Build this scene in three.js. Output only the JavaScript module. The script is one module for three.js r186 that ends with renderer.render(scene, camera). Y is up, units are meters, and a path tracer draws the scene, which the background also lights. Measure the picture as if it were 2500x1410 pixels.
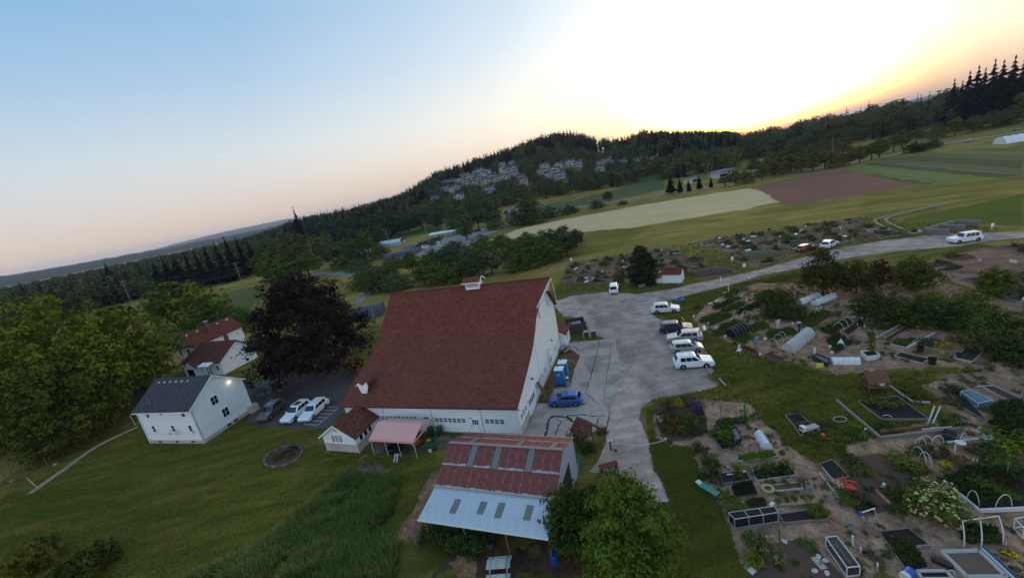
import * as THREE from 'three';
import { RoundedBoxGeometry } from 'three/addons/geometries/RoundedBoxGeometry.js';
import { mergeGeometries } from 'three/addons/utils/BufferGeometryUtils.js';
import { MarchingCubes } from 'three/addons/objects/MarchingCubes.js';

// ---------------------------------------------------------------- camera, sky, sun, exposure
const D2R = Math.PI / 180;
const scene = new THREE.Scene();
const camera = new THREE.PerspectiveCamera(71.27, 1024 / 577, 0.3, 40000);
camera.position.set(0, 26.5, 0);
camera.rotation.order = 'YXZ';
camera.rotation.set(-14.72 * D2R, 0, -10.99 * D2R);
const renderer = new THREE.WebGLRenderer({ antialias: true });
renderer.toneMapping = THREE.LinearToneMapping;
renderer.toneMappingExposure = 1.4;
renderer.shadowMap.enabled = true;

const lerp = (a, b, t) => a + (b - a) * t, clamp = (v, a, b) => Math.min(b, Math.max(a, v));
const sstep = (a, b, x) => { const t = clamp((x - a) / (b - a), 0, 1); return t * t * (3 - 2 * t); };
const table = (rows, x) => {                       // piecewise linear, rows [x, ...values]
  if (x <= rows[0][0]) return rows[0].slice(1);
  for (let i = 1; i < rows.length; i++) if (x <= rows[i][0]) {
    const t = (x - rows[i - 1][0]) / (rows[i][0] - rows[i - 1][0]);
    return rows[i].slice(1).map((v, k) => lerp(rows[i - 1][k + 1], v, t));
  }
  return rows[rows.length - 1].slice(1);
};
const SUN_AZ = 32.2 * D2R, SUN_EL = 0.45 * D2R;
const sunDir = new THREE.Vector3(Math.sin(SUN_AZ) * Math.cos(SUN_EL), Math.sin(SUN_EL), -Math.cos(SUN_AZ) * Math.cos(SUN_EL));
{ // clear evening sky: blue overhead, pale then peach towards the horizon, a bright warm aureole round the setting sun
  const W = 2048, Hh = 1024, data = new Float32Array(W * Hh * 4);
  const byHeight = [[0, .63, .51, .42], [2, .615, .515, .43], [4, .59, .54, .50], [6, .565, .565, .56], [9, .50, .575, .62], [16, .31, .465, .635], [22, .215, .395, .595], [40, .20, .375, .585], [90, .19, .36, .575]];
  const glow = [[0, 120], [1.2, 100], [3, 60], [6, 24], [9, 9], [12, 3.2], [15, 1.25], [18, .70], [22, .50], [26, .38], [32, .265], [44, .15], [60, .045], [80, 0]];
  for (let j = 0; j < Hh; j++) {
    const el = ((j + .5) / Hh - .5) * Math.PI, e = Math.max(0, el / D2R), base = table(byHeight, e).map((v) => v * .91);
    for (let i = 0; i < W; i++) {
      const a = ((i + .5) / W - .5) * 2 * Math.PI;   // direction (cos a, sin a) in x, z
      const dx = Math.cos(el) * Math.cos(a), dy = Math.sin(el), dz = Math.cos(el) * Math.sin(a);
      const c = clamp(dx * sunDir.x + Math.max(0, dy) * sunDir.y + dz * sunDir.z, -1, 1), th = Math.acos(c) / D2R;
      const w = Math.exp(-e / 2.2) * sstep(45, 12, th), o = (j * W + i) * 4;
      const thin = 1 / (Math.sin(Math.max(el, 0)) + .03), disc = th < .5 ? 1 : 0;               // long path of low light through the air: dimmer and redder
      const g = table(glow, th)[0] * (1 - .985 * Math.exp(-Math.pow(e / 3.6, 1.5)));
      const back = c < 0 ? c * c : 0, pink = back * Math.exp(-e / 22);   // rosier backscatter opposite the sun, raised in unseen sky to brighten walls and ground
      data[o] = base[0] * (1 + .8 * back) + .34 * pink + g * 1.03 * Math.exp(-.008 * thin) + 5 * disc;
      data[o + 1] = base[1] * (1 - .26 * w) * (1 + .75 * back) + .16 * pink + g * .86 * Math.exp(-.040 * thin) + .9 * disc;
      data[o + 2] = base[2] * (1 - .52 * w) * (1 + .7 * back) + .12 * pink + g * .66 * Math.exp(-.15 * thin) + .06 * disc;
      data[o + 3] = 1;
    }
  }
  const t = new THREE.DataTexture(data, W, Hh, THREE.RGBAFormat, THREE.FloatType);
  t.mapping = THREE.EquirectangularReflectionMapping; t.magFilter = t.minFilter = THREE.LinearFilter; t.needsUpdate = true;
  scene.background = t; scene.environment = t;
}
const sun = new THREE.DirectionalLight(new THREE.Color(1, .52, .2), 2);
sun.position.copy(sunDir).multiplyScalar(900); sun.target.position.set(0, 0, 0);
sun.castShadow = true; sun.shadow.radius = 1.5; sun.shadow.mapSize.set(2048, 2048);
Object.assign(sun.shadow.camera, { left: -700, right: 700, top: 300, bottom: -300, near: 1, far: 2500 });
scene.add(sun, sun.target);

// ---------------------------------------------------------------- helpers
let seed = 20240611;
const rnd = () => { seed = (seed + 0x6D2B79F5) | 0; let t = Math.imul(seed ^ (seed >>> 15), 1 | seed); t = (t + Math.imul(t ^ (t >>> 7), 61 | t)) ^ t; return ((t ^ (t >>> 14)) >>> 0) / 4294967296; };
const rr = (a, b) => a + (b - a) * rnd(), pick = (l) => l[Math.floor(rnd() * l.length)];
const hash = (x, y, s = 0) => { let h = Math.imul(x | 0, 374761393) + Math.imul(y | 0, 668265263) + Math.imul(s, 1274126177) | 0; h = Math.imul(h ^ (h >>> 13), 1274126177); return ((h ^ (h >>> 16)) >>> 0) / 4294967296; };
const noise = (x, y, s = 0, p = 0) => {            // value noise, p = period
  const ix = Math.floor(x), iy = Math.floor(y), fx = x - ix, fy = y - iy, u = fx * fx * (3 - 2 * fx), v = fy * fy * (3 - 2 * fy);
  const w = (a) => p ? ((a % p) + p) % p : a;
  const a = hash(w(ix), w(iy), s), b = hash(w(ix + 1), w(iy), s), c = hash(w(ix), w(iy + 1), s), d = hash(w(ix + 1), w(iy + 1), s);
  return a + (b - a) * u + (c - a) * v + (a - b - c + d) * u * v;
};
const fbm = (x, y, oct = 4, s = 0, p = 0) => { let f = 0, a = .5, q = 1; for (let i = 0; i < oct; i++) { f += a * noise(x * q, y * q, s + i, p ? p * q : 0); a *= .5; q *= 2; } return f / (1 - a * 2 + a); };
const toS = (v) => { v = clamp(v, 0, 1); return 255 * (v <= .0031308 ? 12.92 * v : 1.055 * Math.pow(v, 1 / 2.4) - .055); };
function tex(w, h, fn, repeat = true, srgb = true) {   // fn(u, v, i, j) -> linear rgb
  const d = new Uint8Array(w * h * 4);
  for (let j = 0; j < h; j++) for (let i = 0; i < w; i++) {
    const c = fn((i + .5) / w, (j + .5) / h, i, j), o = (j * w + i) * 4;
    if (srgb) { d[o] = toS(c[0]); d[o + 1] = toS(c[1]); d[o + 2] = toS(c[2]); } else { d[o] = clamp(c[0], 0, 1) * 255; d[o + 1] = clamp(c[1], 0, 1) * 255; d[o + 2] = clamp(c[2], 0, 1) * 255; }
    d[o + 3] = 255;
  }
  const t = new THREE.DataTexture(d, w, h, THREE.RGBAFormat);
  t.wrapS = t.wrapT = repeat ? THREE.RepeatWrapping : THREE.ClampToEdgeWrapping;
  t.magFilter = THREE.LinearFilter; t.minFilter = THREE.LinearMipmapLinearFilter; t.generateMipmaps = true;
  if (srgb) t.colorSpace = THREE.SRGBColorSpace; t.needsUpdate = true; return t;
}
const grey = (w, h, fn) => tex(w, h, (u, v, i, j) => { const g = fn(u, v, i, j); return [g, g, g]; }, true, false);
const lin = (r, g, b) => new THREE.Color().setRGB(r, g, b);
const mat = (r, g, b, rough = .8, more = {}) => new THREE.MeshPhysicalMaterial({ color: lin(r, g, b), roughness: rough, specularIntensity: rough > .7 ? .3 : 1, ...more });
const matte = (p) => new THREE.MeshPhysicalMaterial({ roughness: 1, specularIntensity: .15, ...p });   // dull, fibrous or dusty surfaces
const names = new Map();
const numbered = (n) => { const k = names.get(n) || 0; names.set(n, k + 1); return k ? n + '_' + String(k).padStart(3, '0') : n; };
const shade = (o) => { o.castShadow = o.receiveShadow = true; return o; };
function thing(name, label, category, x = 0, y = 0, z = 0, turn = 0, group) {
  const o = new THREE.Group(); o.name = numbered(name); o.position.set(x, y, z); o.rotation.y = turn; o.userData = { label, category };
  if (group) o.userData.group = group; scene.add(o); return o;
}
function part(parent, name, geo, m, label) { const o = shade(new THREE.Mesh(geo, m)); o.name = name; if (label) o.userData.label = label; parent.add(o); return o; }
function single(name, geo, m, label, category, x = 0, y = 0, z = 0, turn = 0, group) {   // a thing of one piece
  const o = shade(new THREE.Mesh(geo, m)); o.name = numbered(name); o.position.set(x, y, z); o.rotation.y = turn; o.userData = { label, category };
  if (group) o.userData.group = group; scene.add(o); return o;
}
function struct(name, geo, m, label, kind = 'structure', category) { const o = shade(new THREE.Mesh(geo, m)); o.name = numbered(name); o.userData = { label, kind }; o.userData.category = category || name.replace(/_/g, ' '); scene.add(o); return o; }
function copyOf(src, x, y, z, turn, s, label, group) {
  const o = src.clone(); o.name = numbered(src.userData.base || src.name.replace(/_\d{3}$/, '')); o.position.set(x, y, z); o.rotation.y = turn; if (s) o.scale.set(...(Array.isArray(s) ? s : [s, s, s]));
  o.userData = { ...src.userData }; if (label) o.userData.label = label; if (group) o.userData.group = group; scene.add(o); return o;
}
const plain = (g) => { g = g.index ? g.toNonIndexed() : g; for (const k of Object.keys(g.attributes)) if (!['position', 'normal', 'uv'].includes(k)) g.deleteAttribute(k); return g; };
const join = (l) => l.length === 1 ? l[0] : mergeGeometries(l.map(plain), false);
const bx = (w, h, d, x = 0, y = 0, z = 0, ry = 0, rx = 0, rz = 0) => { const g = new THREE.BoxGeometry(w, h, d); if (rx) g.rotateX(rx); if (rz) g.rotateZ(rz); if (ry) g.rotateY(ry); g.translate(x, y, z); return g; };
const rbx = (w, h, d, r, x = 0, y = 0, z = 0, ry = 0) => { const g = new RoundedBoxGeometry(w, h, d, 2, r); if (ry) g.rotateY(ry); g.translate(x, y, z); return g; };
const cyl = (r0, r1, h, x = 0, y = 0, z = 0, n = 10, open = false) => { const g = new THREE.CylinderGeometry(r1, r0, h, n, 1, open); g.translate(x, y + h / 2, z); return g; };
const beam = (a, b, t, n = 6, t2) => {              // round bar from a to b
  const A = new THREE.Vector3(...a), B = new THREE.Vector3(...b), L = A.distanceTo(B), g = new THREE.CylinderGeometry(t2 ?? t, t, L, n, 1);
  g.translate(0, L / 2, 0); g.applyQuaternion(new THREE.Quaternion().setFromUnitVectors(new THREE.Vector3(0, 1, 0), B.clone().sub(A).normalize())); g.translate(...a); return g;
};
const plank = (a, b, w, h) => {                     // squared bar from a to b, w wide, h thick
  const A = new THREE.Vector3(...a), B = new THREE.Vector3(...b), L = A.distanceTo(B), g = new THREE.BoxGeometry(w, h, L), q = new THREE.Matrix4().lookAt(A, B, Math.abs(B.x - A.x) + Math.abs(B.z - A.z) < 1e-3 * L ? new THREE.Vector3(1, 0, 0) : new THREE.Vector3(0, 1, 0));
  g.applyMatrix4(q); g.translate((a[0] + b[0]) / 2, (a[1] + b[1]) / 2, (a[2] + b[2]) / 2); return g;
};
const tube = (pts, r, seg = 20, n = 6) => new THREE.TubeGeometry(new THREE.CatmullRomCurve3(pts.map((p) => new THREE.Vector3(...p))), seg, r, n);
function poly3(loops, uvs) {                        // flat polygons given as lists of 3D points (convex), with normals
  const P = [], U = [];
  loops.forEach((l, q) => { for (let i = 1; i + 1 < l.length; i++) for (const k of [0, i, i + 1]) { P.push(...l[k]); const u = uvs && uvs[q] ? uvs[q][k] : [l[k][0], l[k][1]]; U.push(...u); } });
  const g = new THREE.BufferGeometry(); g.setAttribute('position', new THREE.Float32BufferAttribute(P, 3)); g.setAttribute('uv', new THREE.Float32BufferAttribute(U, 2)); g.computeVertexNormals(); return g;
}
function prism(pts, d, z0 = 0) {                     // outline in x, y pushed through depth d along z
  const s = new THREE.Shape(pts.map((p) => new THREE.Vector2(...p))), g = new THREE.ExtrudeGeometry(s, { depth: d, bevelEnabled: false }); g.translate(0, 0, z0); return g;
}
const inside = (poly, x, z) => { let c = false; for (let i = 0, j = poly.length - 1; i < poly.length; j = i++) { const a = poly[i], b = poly[j]; if ((a[1] > z) !== (b[1] > z) && x < (b[0] - a[0]) * (z - a[1]) / (b[1] - a[1]) + a[0]) c = !c; } return c; };
const bounds = (poly) => [Math.min(...poly.map((p) => p[0])), Math.max(...poly.map((p) => p[0])), Math.min(...poly.map((p) => p[1])), Math.max(...poly.map((p) => p[1]))];
const mid2 = (poly) => [poly.reduce((s, p) => s + p[0], 0) / poly.length, poly.reduce((s, p) => s + p[1], 0) / poly.length];
function sheet(poly, y, jit = 0, step = .6) {        // ground sheet from an outline in x, z; its edge wanders by jit
  const pts = [];
  poly.forEach((p, i) => { const q = poly[(i + 1) % poly.length], n = Math.max(1, Math.round(Math.hypot(q[0] - p[0], q[1] - p[1]) / step)); for (let k = 0; k < n; k++) { const t = k / n, x = lerp(p[0], q[0], t), z = lerp(p[1], q[1], t); pts.push(new THREE.Vector2(x + (fbm(x * .9, z * .9, 3, 5) - .5) * 2 * jit, -(z + (fbm(x * .9 + 50, z * .9, 3, 6) - .5) * 2 * jit))); } });
  const g = new THREE.ShapeGeometry(new THREE.Shape(pts)); g.rotateX(-Math.PI / 2); g.translate(0, y, 0);
  const P = g.attributes.position, U = g.attributes.uv; for (let i = 0; i < P.count; i++) U.setXY(i, P.getX(i), -P.getZ(i)); return g;
}
const YAW = 21 * D2R;                                // the farm's grid: a to the right along the barn's front, b away from the viewer
const F = (a, b) => [a * Math.cos(YAW) + b * Math.sin(YAW), a * Math.sin(YAW) - b * Math.cos(YAW)];

// ---------------------------------------------------------------- terrain: flat farm, a wooded hill behind, far ridges
const CREST = [[-180, 2], [-75, 3], [-50, 2], [-38, 3], [-30, 5], [-25, 9], [-17, 11], [-13, 15], [-7, 42], [0, 53], [4, 58], [8, 66], [12, 62], [14, 48], [18, 36], [20.6, 42], [24, 31], [27, 25], [29.5, 18], [32, 9], [34, 12], [37, 12], [43, 13], [48, 12], [53, 14], [75, 6], [180, 2]];
const land = (x, z) => { const r = Math.hypot(x, z); if (r < 330) return 0; return table(CREST, Math.atan2(x, -z) / D2R)[0] * sstep(330, 700, r) * (1 - .6 * sstep(700, 1400, r)); };

const P_TAN = [[-6.95,-203.12],[8.71,-229.34],[42.99,-235.01],[79.56,-228.83],[109.6,-222.75],[133.62,-213.39],[121.08,-181.52],[107.59,-153.04],[94.76,-151.76],[76.48,-156.56],[49.58,-159.45],[34.35,-173.6],[12.44,-191.6]];
const P_BROWN = [[137.01,-214.54],[166.38,-221.73],[187.91,-217.46],[160.58,-169.31],[138.52,-132.5],[127.43,-135.6],[116.08,-137.4],[103.24,-144.08]];
const P_CROP = [[189.3,-218.55],[214.37,-216.92],[232.73,-211.13],[232.36,-190.82],[227.19,-171.62],[154.68,-115.93],[148.78,-123.45],[138.55,-131.18],[160.58,-169.31]];
const P_PLOT = [[210.45,-181.22],[223.74,-180.52],[216.04,-163.06],[203.53,-153.45],[205.62,-165.69]];
const P_GREEN = [[95.77,-94.5],[111.07,-95.89],[131.05,-97.78],[100.56,-74.37],[96.33,-82.87]];
const P_LEFTFIELD = [[-108.51,-135.91],[-140.42,-185.43],[-139.15,-201.46],[-130.82,-205.03],[-105.18,-170.74],[-94.2,-145.76],[-90.4,-125.54]];
const P_NURSERYLAWN = [[-89,-319.55],[-88.98,-362.84],[-69.71,-369.31],[-49.75,-376.01],[-44.73,-318.73],[-70.5,-317.01],[-78.29,-295.49]];
const P_HILLFIELD = [[31.89,-367.16],[66.15,-351.02],[105.64,-363.06],[165.34,-404.17],[124.44,-298.28],[96.8,-293.45],[64.7,-297.85],[36.12,-313.04]];
const BAND = (lo, hi, t) => t > lo && t < hi;
{ // wide ground colours, 0.5 m to the pixel
  const x0 = -520, z0 = -980, S = 1040, N = 2048;
  const fields = [
    [P_TAN, (x, z, n) => [lerp(.50, .70, n), lerp(.345, .48, n), lerp(.17, .24, n)]],
    [P_BROWN, (x, z, n) => [lerp(.20, .27, n), lerp(.085, .115, n), lerp(.058, .078, n)]],
    [P_CROP, (x, z, n) => { const d = x * -0.902 + z * -0.431, s = noise(d * .16, 3, 9) + (n - .5) * .25; return s > .62 ? [.17, .17, .04] : s > .42 ? [.085, .09, .028] : s > .28 ? [.17, .105, .075] : [.12, .125, .03]; }],
    [P_PLOT, () => [.03, .05, .022]], [P_GREEN, (x, z, n) => [lerp(.075, .10, n), lerp(.095, .12, n), .012]],
    [P_LEFTFIELD, (x, z, n) => [lerp(.10, .15, n), lerp(.10, .14, n), lerp(.022, .04, n)]],
    [P_NURSERYLAWN, (x, z, n) => [.05, .085, .012]], [P_HILLFIELD, (x, z, n) => [lerp(.08, .11, n), lerp(.085, .11, n), .035]],
  ].map(([p, f]) => [p, f, bounds(p)]);
  const t = tex(N, N, (u, v) => {
    const x = x0 + u * S, z = z0 + S - v * S;      // v up = -z
    const n1 = fbm(x * .02, z * .02, 4, 1), n2 = fbm(x * .12, z * .12, 4, 2), n3 = fbm(x * .05 + z * .02, z * .35 - x * .14, 3, 9);
    const e = (fbm(x * .12, z * .12, 3, 30) - .5) * 5;
    for (const [p, f, b] of fields) if (x > b[0] - 3 && x < b[1] + 3 && z > b[2] - 3 && z < b[3] + 3 && inside(p, x + e, z - e)) return f(x, z, clamp(n3 * .7 + n2 * .5 - .1, 0, 1));
    const m = clamp(.5 + (n1 - .5) * 1.1 + (n2 - .5) * 1.5 + (n3 - .5) * 1.2, 0, 1);
    return [lerp(.14, .34, m), lerp(.115, .22, m), lerp(.018, .05, m)];
  }, false);
  const m = matte({ map: t });
  const rings = [0, 8, 20, 40, 80, 130, 180, 230, 280, 330]; for (let r = 350; r <= 1400; r += 25) rings.push(r); for (let r = 1500; r < 5000; r *= 1.15) rings.push(r); rings.push(6000, 8000, 11500);
  const NA = 360, Pp = [], U = [], I = [];
  rings.forEach((r) => { for (let k = 0; k <= NA; k++) { const a = k / NA * 2 * Math.PI, x = Math.sin(a) * r, z = -Math.cos(a) * r; Pp.push(x, land(x, z) - .06, z); U.push((x - x0) / S, (z0 + S - z) / S); } });
  for (let i = 0; i + 1 < rings.length; i++) for (let k = 0; k < NA; k++) { const a = i * (NA + 1) + k, b = a + NA + 1; I.push(a, a + 1, b, a + 1, b + 1, b); }
  const g = new THREE.BufferGeometry(); g.setAttribute('position', new THREE.Float32BufferAttribute(Pp, 3)); g.setAttribute('uv', new THREE.Float32BufferAttribute(U, 2)); g.setIndex(I); g.computeVertexNormals();
  struct('terrain', g, m, 'meadows and ploughed fields running out to the wooded hill', 'structure', 'terrain');
}
// far ridges
function ridge(rows, depth, bump, col, label, s) {
  const N = 240, a0 = rows[0][0], a1 = rows[rows.length - 1][0], Pp = [], I = [];
  for (let i = 0; i <= N; i++) {
    const az = lerp(a0, a1, i / N), [R, h] = table(rows, az), q = az * D2R, n = (fbm(i * .35, s, 4, s) - .5) * bump + (hash(i, s, 3) - .5) * bump * .25;
    for (const [dr, f] of [[-.16, 0], [-.09, .55], [0, 1], [.06, .6], [.2, 0]]) { const r = R * (1 + dr * depth); Pp.push(Math.sin(q) * r, f ? Math.max(0, (h + n) * f) : -40, -Math.cos(q) * r); }
    if (i < N) for (let k = 0; k < 4; k++) { const a = i * 5 + k; I.push(a, a + 5, a + 1, a + 1, a + 5, a + 6); }
  }
  const g = new THREE.BufferGeometry(); g.setAttribute('position', new THREE.Float32BufferAttribute(Pp, 3)); g.setIndex(I); g.computeVertexNormals();
  struct('hills', g, col, label, 'structure', 'hills');
}
const M_WOODHILL = mat(.03, .042, .024, 1), M_FARHILL = M_WOODHILL;
ridge([[-75, 3600, 60], [-58, 3400, 52], [-50, 3300, 46], [-45, 3400, 36], [-39, 3600, 30], [-34, 3600, 30], [-28, 3500, 34], [-20, 3400, 42], [-10, 3300, 30]], 2.2, 9, M_WOODHILL, 'low wooded ridge along the left horizon', 1);
ridge([[-41, 9000, 30], [-38, 9200, 70], [-35, 9500, 105], [-32, 9800, 130], [-29.5, 10000, 140], [-27, 10200, 150], [-23, 10000, 120], [-18, 9800, 80], [-13.5, 9800, 70], [-10, 9600, 50]], 1.2, 14, M_FARHILL, 'distant blue hills behind the conifers on the left', 2);
ridge([[38, 9000, 30], [43, 9200, 60], [47, 9500, 95], [50, 9500, 90], [56, 9500, 60]], 1.2, 14, M_FARHILL, 'distant ridge below the yellow sky on the right', 3);

// ---------------------------------------------------------------- near ground: lawn, bare soil, chips
const P_LOT = [[8.42,-83.71],[13,-84.78],[19.9,-83.17],[25.05,-77.4],[31.53,-76.77],[41.84,-77.19],[49.84,-77.82],[60.01,-80.05],[70.26,-81.85],[78.78,-81.45],[85.54,-79.46],[89.71,-77.02],[95.37,-70.38],[97.32,-68.39],[94.66,-66.44],[87.53,-69.04],[81.49,-69.75],[74.8,-73.05],[66.87,-74.97],[55.71,-74.32],[49.43,-74.68],[40.8,-72.5],[33.94,-71.52],[29,-71.02],[24.98,-69.17],[23.02,-65.32],[23.6,-60.29],[25.69,-56.29],[24.15,-49.9],[22.35,-43.77],[20.7,-43.04],[21.15,-40.61],[19.78,-40.19],[16.34,-40.11],[13.12,-40.31],[11.28,-38.9],[10.3,-34.69],[9.75,-31.69],[9.12,-29.13],[9.31,-26.27],[7.64,-26.26],[6.98,-29.21],[5.23,-30.73],[3.81,-31.12],[5.45,-32.95],[6.66,-35.85],[8.28,-39.96],[13.88,-58.16],[11.39,-62.75],[12.05,-70.33],[8.88,-72.97],[8.11,-79.35]];
const P_APRON = [[6.28,-60.62],[10.61,-59.48],[14.55,-58.86],[13.28,-53.66],[12.16,-48.74],[9.78,-42.59],[7.89,-39.25],[6.85,-36.86],[3.27,-36.08],[-0.95,-36.97],[-1.91,-38.28],[-0.44,-42.14],[0.38,-44.15],[1.98,-43.56],[2.82,-46.78],[4.92,-46.5],[6.29,-50.63],[8.03,-54.94]];
const P_ASPHALT = [[-88.86,-79.81],[-80.93,-79.68],[-69.99,-76.76],[-51.5,-69.74],[-43.87,-69.86],[-29.79,-66.86],[-27.98,-55.38],[-26.85,-51.94],[-27.37,-47.95],[-34.07,-50.32],[-42.14,-54.2],[-44.27,-59.74],[-50.95,-69.21],[-68.07,-79.91],[-78.25,-76.62]];
const P_CHIPS = [
  [[12.13,-37.78],[14.86,-38.89],[17.55,-38.76],[19.83,-37.92],[21.96,-36.31],[21.39,-31.16],[21.46,-28.24],[21.57,-26.2],[23.44,-25.68],[23.49,-24.32],[25.05,-21.92],[25.36,-18.57],[25.7,-16.86],[25.14,-16.43],[11.2,-19.24],[11.14,-20.45],[11.82,-22.56],[12.4,-24.66],[12.27,-26.84],[13.06,-30.15],[13.64,-31.72],[11.47,-32.07],[10.76,-33.22]],
  [[27.52,-60.02],[32.11,-64.98],[40.21,-70.14],[45.3,-70.85],[50.6,-66.54],[53.49,-61.34],[63.82,-55.81],[62.98,-45.5],[48.15,-34.11],[45.11,-34.32],[42.03,-36.03],[38.13,-37.32],[33.43,-38.04],[31.52,-41.46],[29.91,-43.31],[28.17,-45.32],[28.12,-49.67],[27.17,-55.48]],
  [[25.01,-28.27],[31.8,-29.02],[35.96,-29.51],[36.68,-27.42],[37.1,-25.62],[25.7,-16.86],[25.36,-18.57],[25.05,-21.92],[23.49,-24.32]],
  [[35.96,-29.51],[37.13,-32.65],[37.77,-34.02],[40.84,-34.95],[48.15,-34.11],[37.59,-26],[36.68,-27.42]],
];
const P_DIRT = [
  [[-20.51,-38.85],[-18.15,-38.65],[-16,-36.93],[-16.31,-35.9],[-18.41,-36.48],[-20.52,-37.55]],
  [[-9.05,-23.39],[-9.67,-23.84],[-8.87,-25.02],[-5.99,-25.3],[-1.21,-24.79],[0.86,-23.97],[0.89,-21.32]],
  [[-13.94,-28.03],[-12.84,-30.39],[-12.2,-33.26],[-11.37,-35.33],[-10.47,-33.91],[-11.04,-30.91],[-11.64,-27.92],[-12.47,-26.91],[-13.55,-27.15]],
  [[-20.59,-43.69],[-14.41,-40.6],[-12.79,-39.37],[-14.5,-38.69],[-19.1,-40.32]],
  [[-13.16,-40.22],[-12.18,-41.69],[-6.29,-39.51],[-1.36,-37.31],[-2.32,-36.22],[-9.91,-38.51]],
];
{
  const x0 = -75, X = 160, z0 = -125, Z = 120, layers = [
    [[[-31.87,-45.94],[-30.56,-47.7],[-27.83,-47.73],[-27.7,-45.5],[-29.18,-44.71]], [.05, .04, .038]],
    [P_DIRT[0], [.085, .058, .048]], [P_DIRT[1], [.05, .033, .026]], [P_DIRT[2], [.135, .08, .052]], [P_DIRT[3], [.06, .05, .042]], [P_DIRT[4], [.10, .085, .075]],
    [[[8.51,-88.71],[10.88,-94.56],[16.85,-93.96],[20.9,-86.74],[19.74,-82.6],[13,-84.78]], [.06, .065, .02]],
    [[[6.27,-59.42],[8.69,-57.41],[6.57,-51.15],[5.02,-47.57],[2.47,-46.92],[-0.26,-43.9],[-0.71,-44.54],[2.51,-49.16],[4.82,-54.66]], [.085, .06, .035]],
    [[[-8.67,-23.25],[-9.23,-24.08],[-8.2,-24.71],[-6.59,-24.2],[-6.24,-22.76]], [.17, .105, .06]],
    [[[-28.4,-45.29],[-27.32,-46.49],[-25.29,-42.75],[-23.14,-41],[-25.43,-41.89]], [.16, .125, .065]],
    [[[8.53,-25.62],[9.1,-25.07],[9.38,-22.42],[9.55,-19.58],[8.35,-19.82],[8.17,-22.36]], [.15, .115, .065]],
    [[[25.69,-70.54],[29.9,-69.57],[33.09,-66.85],[32.17,-63.73],[26.79,-66]], [.07, .055, .03]],
    [[[38.76,-82.95],[43.62,-83.6],[47.36,-82.26],[46.48,-79.3],[40.68,-78.17],[38.02,-79.67]], [.12, .07, .055]],
    [[[8.82,-111.4],[13.33,-117.73],[19.67,-124.81],[31.88,-117.11],[43.59,-115.28],[56.26,-116.12],[68.4,-111.84],[67.48,-108.49],[54.84,-108.66],[41.18,-109.28],[30.18,-111.42],[19.07,-115.2],[11.45,-109.05]], [.155, .12, .05]],
    [[[43.77,-36.04],[49.91,-35.46],[48.15,-34.11],[43.8,-34.61]], [.16, .11, .06]],
    [P_LOT, [.10, .085, .075]], [P_APRON, [.13, .11, .10]], [P_ASPHALT, [.04, .04, .036]],
    [P_CHIPS[0], [.18, .122, .095]], [P_CHIPS[1], [.17, .108, .08]], [P_CHIPS[2], [.185, .12, .085]], [P_CHIPS[3], [.155, .105, .08]],
  ].map(([p, c]) => [p, c, bounds(p)]);
  const lush = [[[-67.92,-45.06],[-68.05,-47.92],[-64.34,-60.68],[-54.99,-56.52],[-56.96,-52.22],[-61.75,-49.31],[-63.55,-43.97]], [[10.31,-32.11],[13.39,-31.2],[12.04,-25.16],[10.59,-19.98],[9.31,-19.62],[9.42,-23.11],[9.04,-27.22]], [[21.7,-35.22],[28.08,-35.27],[26.18,-29.63],[21.3,-26.27],[21.17,-28.33]]];
  const t = tex(2048, 1536, (u, v) => {
    const x = x0 + u * X, z = z0 + Z - v * Z;
    const a = x * Math.cos(YAW) + z * Math.sin(YAW), b = x * Math.sin(YAW) - z * Math.cos(YAW);
    const n1 = fbm(x * .07, z * .07, 4, 41), n2 = fbm(x * .6, z * .6, 4, 42), n3 = fbm(a * .12 + b * .25, b * 1.1 - a * .55, 4, 43), f = hash(u * 2048, v * 1536, 44);
    let d = clamp(n1 * .8 + n3 * .9 - .55 + (n2 - .5) * .6, 0, 1), w = 0;
    for (const p of lush) if (inside(p, x + (n2 - .5) * 2, z)) w = 1;
    d = w ? d * .15 : d; d = Math.pow(d, 1.3);
    let c = [lerp(.08, .33, d), lerp(.076, .22, d), lerp(.011, .06, d)];
    { const q = sstep(-84, -104, z + (n2 - .5) * 14), m = clamp(n1 * .6 + n2 * .4 + (n3 - .5) * .5, 0, 1); c = [lerp(c[0], lerp(.14, .34, m), q), lerp(c[1], lerp(.115, .22, m), q), lerp(c[2], lerp(.018, .05, m), q)]; }
    if (n2 > .62) c = c.map((q) => q * lerp(1, .72, sstep(.62, .75, n2)));
    const e = (fbm(x * .7, z * .7, 3, 50) - .5) * 1.7, e2 = (fbm(x * 3, z * 3, 2, 52) - .5) * .6;
    for (const [p, q, bb] of layers) if (x > bb[0] - 2 && x < bb[1] + 2 && z > bb[2] - 2 && z < bb[3] + 2 && inside(p, x + e + e2, z - e + e2)) { const k = lerp(.4, 1.5, fbm(x * 1.4, z * 1.4, 5, 53)) * lerp(.75, 1.25, noise(x * 7, z * 7, 55)), green = sstep(.60, .72, fbm(x * .5, z * .5, 4, 54)) * .75; c = [lerp(q[0] * 1.9 * k, c[0], green), lerp(q[1] * 1.6 * k, c[1], green), lerp(q[2] * 1.35 * k, c[2], green)]; }
    const k = lerp(.72, 1.28, f); return c.map((q) => q * k);
  }, false);
  const bump = grey(512, 512, (u, v) => fbm(u * 32, v * 32, 4, 60, 32)); bump.repeat.set(20, 15);
  const g = new THREE.PlaneGeometry(X, Z, 1, 1); g.rotateX(-Math.PI / 2); g.translate(x0 + X / 2, 0, z0 + Z / 2);
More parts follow.
